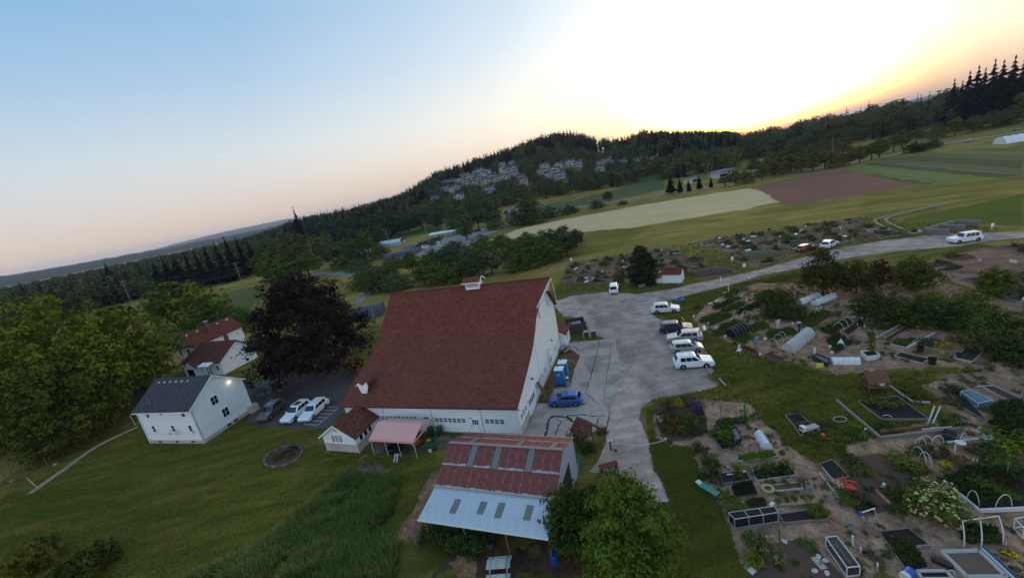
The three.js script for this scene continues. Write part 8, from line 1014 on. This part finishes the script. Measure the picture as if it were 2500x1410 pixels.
// ---------------------------------------------------------------- people in the garden
function person(label, p, turn, bones, shades) {
  const R = 54, S = 1.0, mc = new MarchingCubes(R, new THREE.MeshBasicMaterial(), false, false, 60000); mc.isolation = 0; const smin = (a, b, k) => { const h = clamp(.5 + .5 * (b - a) / k, 0, 1); return lerp(b, a, h) - k * h * (1 - h); };
  for (let z = 0; z < R; z++) for (let y = 0; y < R; y++) for (let x = 0; x < R; x++) {
    const P = [(x / R * 2 - 1) * S, (y / R * 2 - 1) * S + .92, (z / R * 2 - 1) * S]; let d = 9;
    for (const [a, b, ra, rb] of bones) { const ab = [b[0] - a[0], b[1] - a[1], b[2] - a[2]], ap = [P[0] - a[0], P[1] - a[1], P[2] - a[2]], t = clamp((ap[0] * ab[0] + ap[1] * ab[1] + ap[2] * ab[2]) / (ab[0] ** 2 + ab[1] ** 2 + ab[2] ** 2 + 1e-9), 0, 1); d = smin(d, Math.hypot(ap[0] - ab[0] * t, ap[1] - ab[1] * t, ap[2] - ab[2] * t) - lerp(ra, rb, t), .045); }
    mc.field[x + y * R + z * R * R] = -d;
  }
  mc.update(); const n = mc.count, Pp = [], C = [];
  for (let i = 0; i < n; i++) { const x = mc.positionArray[i * 3] * S, y = mc.positionArray[i * 3 + 1] * S + .92, z = mc.positionArray[i * 3 + 2] * S; Pp.push(x, y, z); }
  for (let i = 0; i < n; i += 3) { const c = [0, 1, 2].reduce((s, k) => [s[0] + Pp[(i + k) * 3] / 3, s[1] + Pp[(i + k) * 3 + 1] / 3, s[2] + Pp[(i + k) * 3 + 2] / 3], [0, 0, 0]); let best = 9, col = 0; bones.forEach(([a, b, ra, rb, k]) => { const m = [0, 1, 2].map((q) => (a[q] + b[q]) / 2), ab = [0, 1, 2].map((q) => b[q] - a[q]), ap = [0, 1, 2].map((q) => c[q] - a[q]), t = clamp(ap.reduce((s, v, q) => s + v * ab[q], 0) / (ab.reduce((s, v) => s + v * v, 0) + 1e-9), 0, 1), dd = Math.hypot(...[0, 1, 2].map((q) => ap[q] - ab[q] * t)) - lerp(ra, rb, t); if (dd < best) { best = dd; col = k; } }); for (let k = 0; k < 3; k++) C.push(...shades[col]); }
  const g = new THREE.BufferGeometry(); g.setAttribute('position', new THREE.Float32BufferAttribute(Pp, 3)); g.setAttribute('color', new THREE.Float32BufferAttribute(C, 3)); g.computeVertexNormals();
  const o = thing('person', label, 'person', p[0], 0, p[1], turn); part(o, 'body', g, new THREE.MeshStandardMaterial({ vertexColors: true, roughness: .85, side: THREE.DoubleSide })); return o;
}
const skin = [.36, .2, .14];
const arm = (s, sh, el, wr, k) => [[sh, el, .055, .045, k], [el, wr, .042, .034, 3], [wr, [wr[0] + .03, wr[1] - .07, wr[2]], .036, .03, 3], ...[-.03, -.01, .01, .03].map((q) => [[wr[0] + .03, wr[1] - .08, wr[2] + q], [wr[0] + .05, wr[1] - .16, wr[2] + q * 1.2], .013, .011, 3]), [[wr[0] + .03, wr[1] - .05, wr[2] + .035 * s], [wr[0] + .08, wr[1] - .1, wr[2] + .05 * s], .014, .011, 3]];
{ // bending at the waist over a bed
  const hip = [0, .9, 0], ch = [.34, 1.18, 0], bones = [[hip, ch, .15, .17, 0], [[.3, 1.2, -.14], [.3, 1.2, .14], .1, .1, 0], [ch, [.48, 1.26, 0], .06, .055, 3], [[.53, 1.28, 0], [.58, 1.25, 0], .1, .09, 4], [[.66, 1.22, 0], [.68, 1.21, 0], .03, .02, 3], [[-.01, .88, -.09], [.06, .48, -.1], .095, .07, 1], [[.06, .48, -.1], [-.04, .08, -.1], .065, .045, 1], [[-.04, .05, -.1], [.14, .04, -.1], .045, .035, 2], [[-.01, .88, .09], [.04, .48, .1], .095, .07, 1], [[.04, .48, .1], [-.08, .08, .1], .065, .045, 1], [[-.08, .05, .1], [.1, .04, .1], .045, .035, 2], ...arm(-1, [.3, 1.17, -.2], [.38, .88, -.22], [.46, .64, -.18], 0), ...arm(1, [.3, 1.17, .2], [.38, .88, .22], [.46, .64, .18], 0)];
  const o = person('person in a light blue shirt bending over the beds', [[29.77,-47.4]][0], .6, bones, [[.05, .20, .38], [.20, .18, .16], [.05, .04, .04], skin, [.35, .3, .24]]); part(o, 'sun_cap', join([new THREE.SphereGeometry(.115, 12, 6, 0, 6.2832, 0, 1.57).translate(.53, 1.3, 0), cyl(.15, .15, .015, .57, 1.3, 0, 14)]), mat(.45, .40, .33, .8));
  const b = [[29.92,-46.75]][0]; single('tan_bucket', bucketGeo, mat(.5, .33, .2, .6, { side: THREE.DoubleSide }), 'tan bucket at the feet of the person in blue', 'bucket', b[0], 0, b[1]).scale.setScalar(1.1);
}
{ // standing with a wide hat
  const bones = [[[0, .92, 0], [.02, 1.36, 0], .15, .15, 0], [[.02, 1.38, -.14], [.02, 1.38, .14], .09, .09, 0], [[.02, 1.42, 0], [.04, 1.52, 0], .055, .05, 3], [[.05, 1.58, 0], [.05, 1.66, 0], .09, .1, 3], [[.14, 1.6, 0], [.16, 1.59, 0], .024, .016, 3], [[0, .9, -.09], [.02, .48, -.1], .095, .07, 1], [[.02, .48, -.1], [0, .08, -.1], .065, .045, 1], [[0, .05, -.1], [.16, .04, -.1], .045, .035, 2], [[0, .9, .09], [0, .48, .1], .095, .07, 1], [[0, .48, .1], [-.05, .08, .1], .065, .045, 1], [[-.05, .05, .1], [.12, .04, .1], .045, .035, 2], ...arm(-1, [.02, 1.36, -.2], [.05, 1.08, -.25], [.2, .9, -.2], 0), ...arm(1, [.02, 1.36, .2], [.06, 1.08, .25], [.22, .92, .18], 0)];
  const o = person('person in dark blue with a wide pale hat behind the mesh tunnel', [[36.61,-48.74]][0], 2.4, bones, [[.015, .022, .09], [.03, .03, .05], [.05, .04, .04], skin]); part(o, 'sun_hat', join([cyl(.27, .25, .02, .05, 1.68, 0, 18), new THREE.SphereGeometry(.125, 12, 6, 0, 6.2832, 0, 1.57).translate(.05, 1.68, 0)]), mat(.55, .42, .34, .8));
}
// ---------------------------------------------------------------- grass
const bladeTuft = (n, h, w, lean) => { const P = [], C = []; for (let i = 0; i < n; i++) { const a = rr(0, 6.28), r = rr(0, w), x = Math.cos(a) * r, z = Math.sin(a) * r, hh = h * rr(.5, 1.2), l = lean * hh * rr(.5, 1.2), t = w * .2, c = rr(.75, 1.3), s = Math.sin(a), k = Math.cos(a); for (const p of [[x - s * t, .01, z + k * t], [x + k * l, hh, z + s * l], [x + s * t, .01, z - k * t]]) { P.push(...p); C.push(c, c, c * .9); } } const g = new THREE.BufferGeometry(); g.setAttribute('position', new THREE.Float32BufferAttribute(P, 3)); g.setAttribute('color', new THREE.Float32BufferAttribute(C, 3)); g.computeVertexNormals(); if (g.attributes.normal.getY(0) < 0) { const q = g.attributes.position.array; for (let o = 0; o < q.length; o += 9) for (let m = 0; m < 3; m++) { const v = q[o + 3 + m]; q[o + 3 + m] = q[o + 6 + m]; q[o + 6 + m] = v; } g.computeVertexNormals(); } return g; };
const bare = [P_LOT, P_APRON, P_ASPHALT, ...P_CHIPS, ...P_DIRT], BUILT = [[-1.925, -38.53, 20.86, -24, 0, 0, 22], [-8.13, -32.15, 22, -.3, 10.6, -6.2, 3.4], [-45.6, -50.36, 17.4, -11, .5, -.2, 8.3], [-25.38, -42.86, 21.6, -.2, 5, -.3, 4.5]];
const onGrass = (x, z) => { for (const p of bare) if (inside(p, x, z)) return false; for (const [ox, oz, y, a0, a1, b0, b1] of BUILT) { const c = Math.cos(y * D2R), s = Math.sin(y * D2R), a = (x - ox) * c + (z - oz) * s, b = (x - ox) * s - (z - oz) * c; if (a > a0 && a < a1 && b > b0 && b < b1) return false; } return true; };
function grass(label, geo, m, n, gen, s0, s1) { const list = []; let guard = 0; while (list.length < n && guard++ < n * 6) { const p = gen(); if (p && onGrass(p[0], p[1])) list.push(p); } const im = new THREE.InstancedMesh(geo, m, list.length); im.name = numbered('grass'); im.userData = { label, kind: 'stuff', category: 'grass' }; shade(im); const c = new THREE.Color(); list.forEach((p, i) => { dummy.position.set(p[0], 0, p[1]); dummy.rotation.y = rr(0, 6.28); const s = rr(s0, s1) * (p[2] || 1); dummy.scale.set(s, s * rr(.7, 1.3), s); dummy.updateMatrix(); im.setMatrixAt(i, dummy.matrix); const a = p[0] * Math.cos(YAW) + p[1] * Math.sin(YAW), b = p[0] * Math.sin(YAW) - p[1] * Math.cos(YAW), d = Math.pow(clamp(fbm(p[0] * .07, p[1] * .07, 3, 41) * .8 + fbm(a * .12 + b * .25, b * 1.1 - a * .55, 3, 43) * .9 - .55, 0, 1), 1.2); im.setColorAt(i, c.setRGB(lerp(.6, 2.0, d), lerp(.72, 1.5, d), lerp(.7, 1.7, d))); }); scene.add(im); }
const inPoly = (poly) => { const b = bounds(poly); return () => { const x = rr(b[0], b[1]), z = rr(b[2], b[3]); return inside(poly, x, z) ? [x, z] : null; }; };
const M_GRASS = matte({ color: lin(.185, .155, .024), vertexColors: true, side: THREE.DoubleSide }), M_TALL = matte({ color: lin(.15, .17, .04), vertexColors: true, side: THREE.DoubleSide });
const lawnT = bladeTuft(6, .07, .13, 1.8), tallT = bladeTuft(10, .42, .28, 1.1), weedT = bladeTuft(6, .16, .2, 1.5);
grass('short mown grass over the whole lawn', lawnT, M_GRASS, 60000, inPoly([[-70.06,-44.28],[-64.06,-60.36],[-44.97,-49.5],[-40.03,-52.67],[-27.2,-47.52],[-19.45,-39.92],[-11.66,-37.99],[-12.11,-32.7],[-13.4,-23.95],[-54.85,-32.24]]), .8, 1.7);
grass('tall rough grass before the rusty shed', tallT, M_TALL, 16000, (() => { const g = inPoly([[-31.67,-27.6],[-26.04,-29.9],[-22.78,-35.46],[-21.14,-38.04],[-16.76,-36.83],[-14.92,-34.53],[-14.31,-30.28],[-13.27,-26.7],[-12.75,-23.82]]); return () => { const p = g(); return p && fbm(p[0] * .35, p[1] * .35, 3, 77) > .2 + .32 * rnd() ? p : null; }; })(), .6, 1.25);
grass('grass between the lot and the garden beds', weedT, M_GRASS, 26000, inPoly([[25.27,-69.5],[34.05,-71.74],[54.84,-73.17],[64.67,-71.58],[50.6,-66.54],[40.74,-69.74],[28.84,-61.32],[26.96,-55.07],[27.85,-49.22],[29.6,-42.87],[33.13,-37.69],[41.75,-35.77],[48.93,-34.71],[47.39,-33.52],[38.03,-33.5],[35.16,-29.79],[25.57,-28.1],[21.34,-26.74],[21.39,-31.16],[21.96,-36.31],[17.17,-38.91],[13.25,-39.47],[13.15,-40.39],[21.08,-40.16]]), .5, 1.0);
grass('grass strip between the track and the plots', weedT, M_GRASS, 9000, inPoly([[12.01,-38.64],[12.81,-38.36],[13.39,-31.2],[12.4,-24.66],[11.2,-19.24],[6.87,-20.12],[9.14,-25.88],[9.96,-32.22]]), .5, .9);
grass('grass round the drive and behind the barn', weedT, M_GRASS, 16000, inPoly([[8.41,-88.07],[18.56,-118.96],[48.08,-114.36],[68.99,-110.88],[95.66,-105.1],[97.04,-71.66],[76.31,-83.63],[50.68,-79.11],[31.86,-77.52],[20.06,-83.75]]), .6, 1.3);

{ // weeds, seedlings and self-sown plants all over the plots
  const list = [[], [], [], []], cols = [leafMat(.06, .085, .02), leafMat(.035, .055, .018), leafMat(.10, .095, .03), leafMat(.10, .13, .03)];
  P_CHIPS.forEach((poly) => { const b = bounds(poly), n = (b[1] - b[0]) * (b[3] - b[2]) * 2.1; for (let i = 0; i < n; i++) { const x = rr(b[0], b[1]), z = rr(b[2], b[3]); if (inside(poly, x, z) && fbm(x * .45, z * .45, 3, 88) > .46 + .1 * rnd()) list[Math.floor(rnd() * 4)].push([x, z]); } });
  list.forEach((l, k) => { const im = new THREE.InstancedMesh(TUFT[k % 3], cols[k], l.length); im.name = numbered('ground_cover_plants'); im.userData = { label: ['fresh green weeds spread through the plots', 'dark low growth spread through the plots', 'dry straw-coloured growth spread through the plots', 'pale green seedlings spread through the plots'][k], kind: 'stuff', category: 'weeds' }; shade(im); l.forEach(([x, z], i) => { const s = rr(.12, .42); dummy.position.set(x, 0, z); dummy.rotation.y = rr(0, 6.28); dummy.scale.set(s, s * rr(.4, 1.1), s); dummy.updateMatrix(); im.setMatrixAt(i, dummy.matrix); }); scene.add(im); });
}

// places along each row or belt, counted from the viewer's left
{
  const ones = 'first second third fourth fifth sixth seventh eighth ninth tenth eleventh twelfth thirteenth fourteenth fifteenth sixteenth seventeenth eighteenth nineteenth'.split(' '), tens = ['', '', 'twentieth', 'thirtieth'], lead = ['', '', 'twenty-', 'thirty-'];
  const word = (n) => n < 20 ? ones[n - 1] : n % 10 ? lead[Math.floor(n / 10)] + ones[n % 10 - 1] : tens[n / 10];
  const sets = new Map(); for (const o of scene.children) { const u = o.userData; if (u.group && u.label && /tree|stake|post|pot|bed marker|firs|fir |cane|house/.test(u.label) && !/garden plant|potted/.test(u.label)) { if (!sets.has(u.label)) sets.set(u.label, []); sets.get(u.label).push(o); } }
  for (const [l, set] of sets) if (set.length > 1 && set.length < 40) set.sort((a, b) => Math.atan2(a.position.x, -a.position.z) - Math.atan2(b.position.x, -b.position.z)).forEach((o, i) => { if (l.split(' ').length < 12) o.userData.label = l + ', ' + word(i + 1) + ' from left'; });
}
scene.fog = new THREE.FogExp2(0xdde6ff, 0.00008);   // thin evening haze
renderer.render(scene, camera);
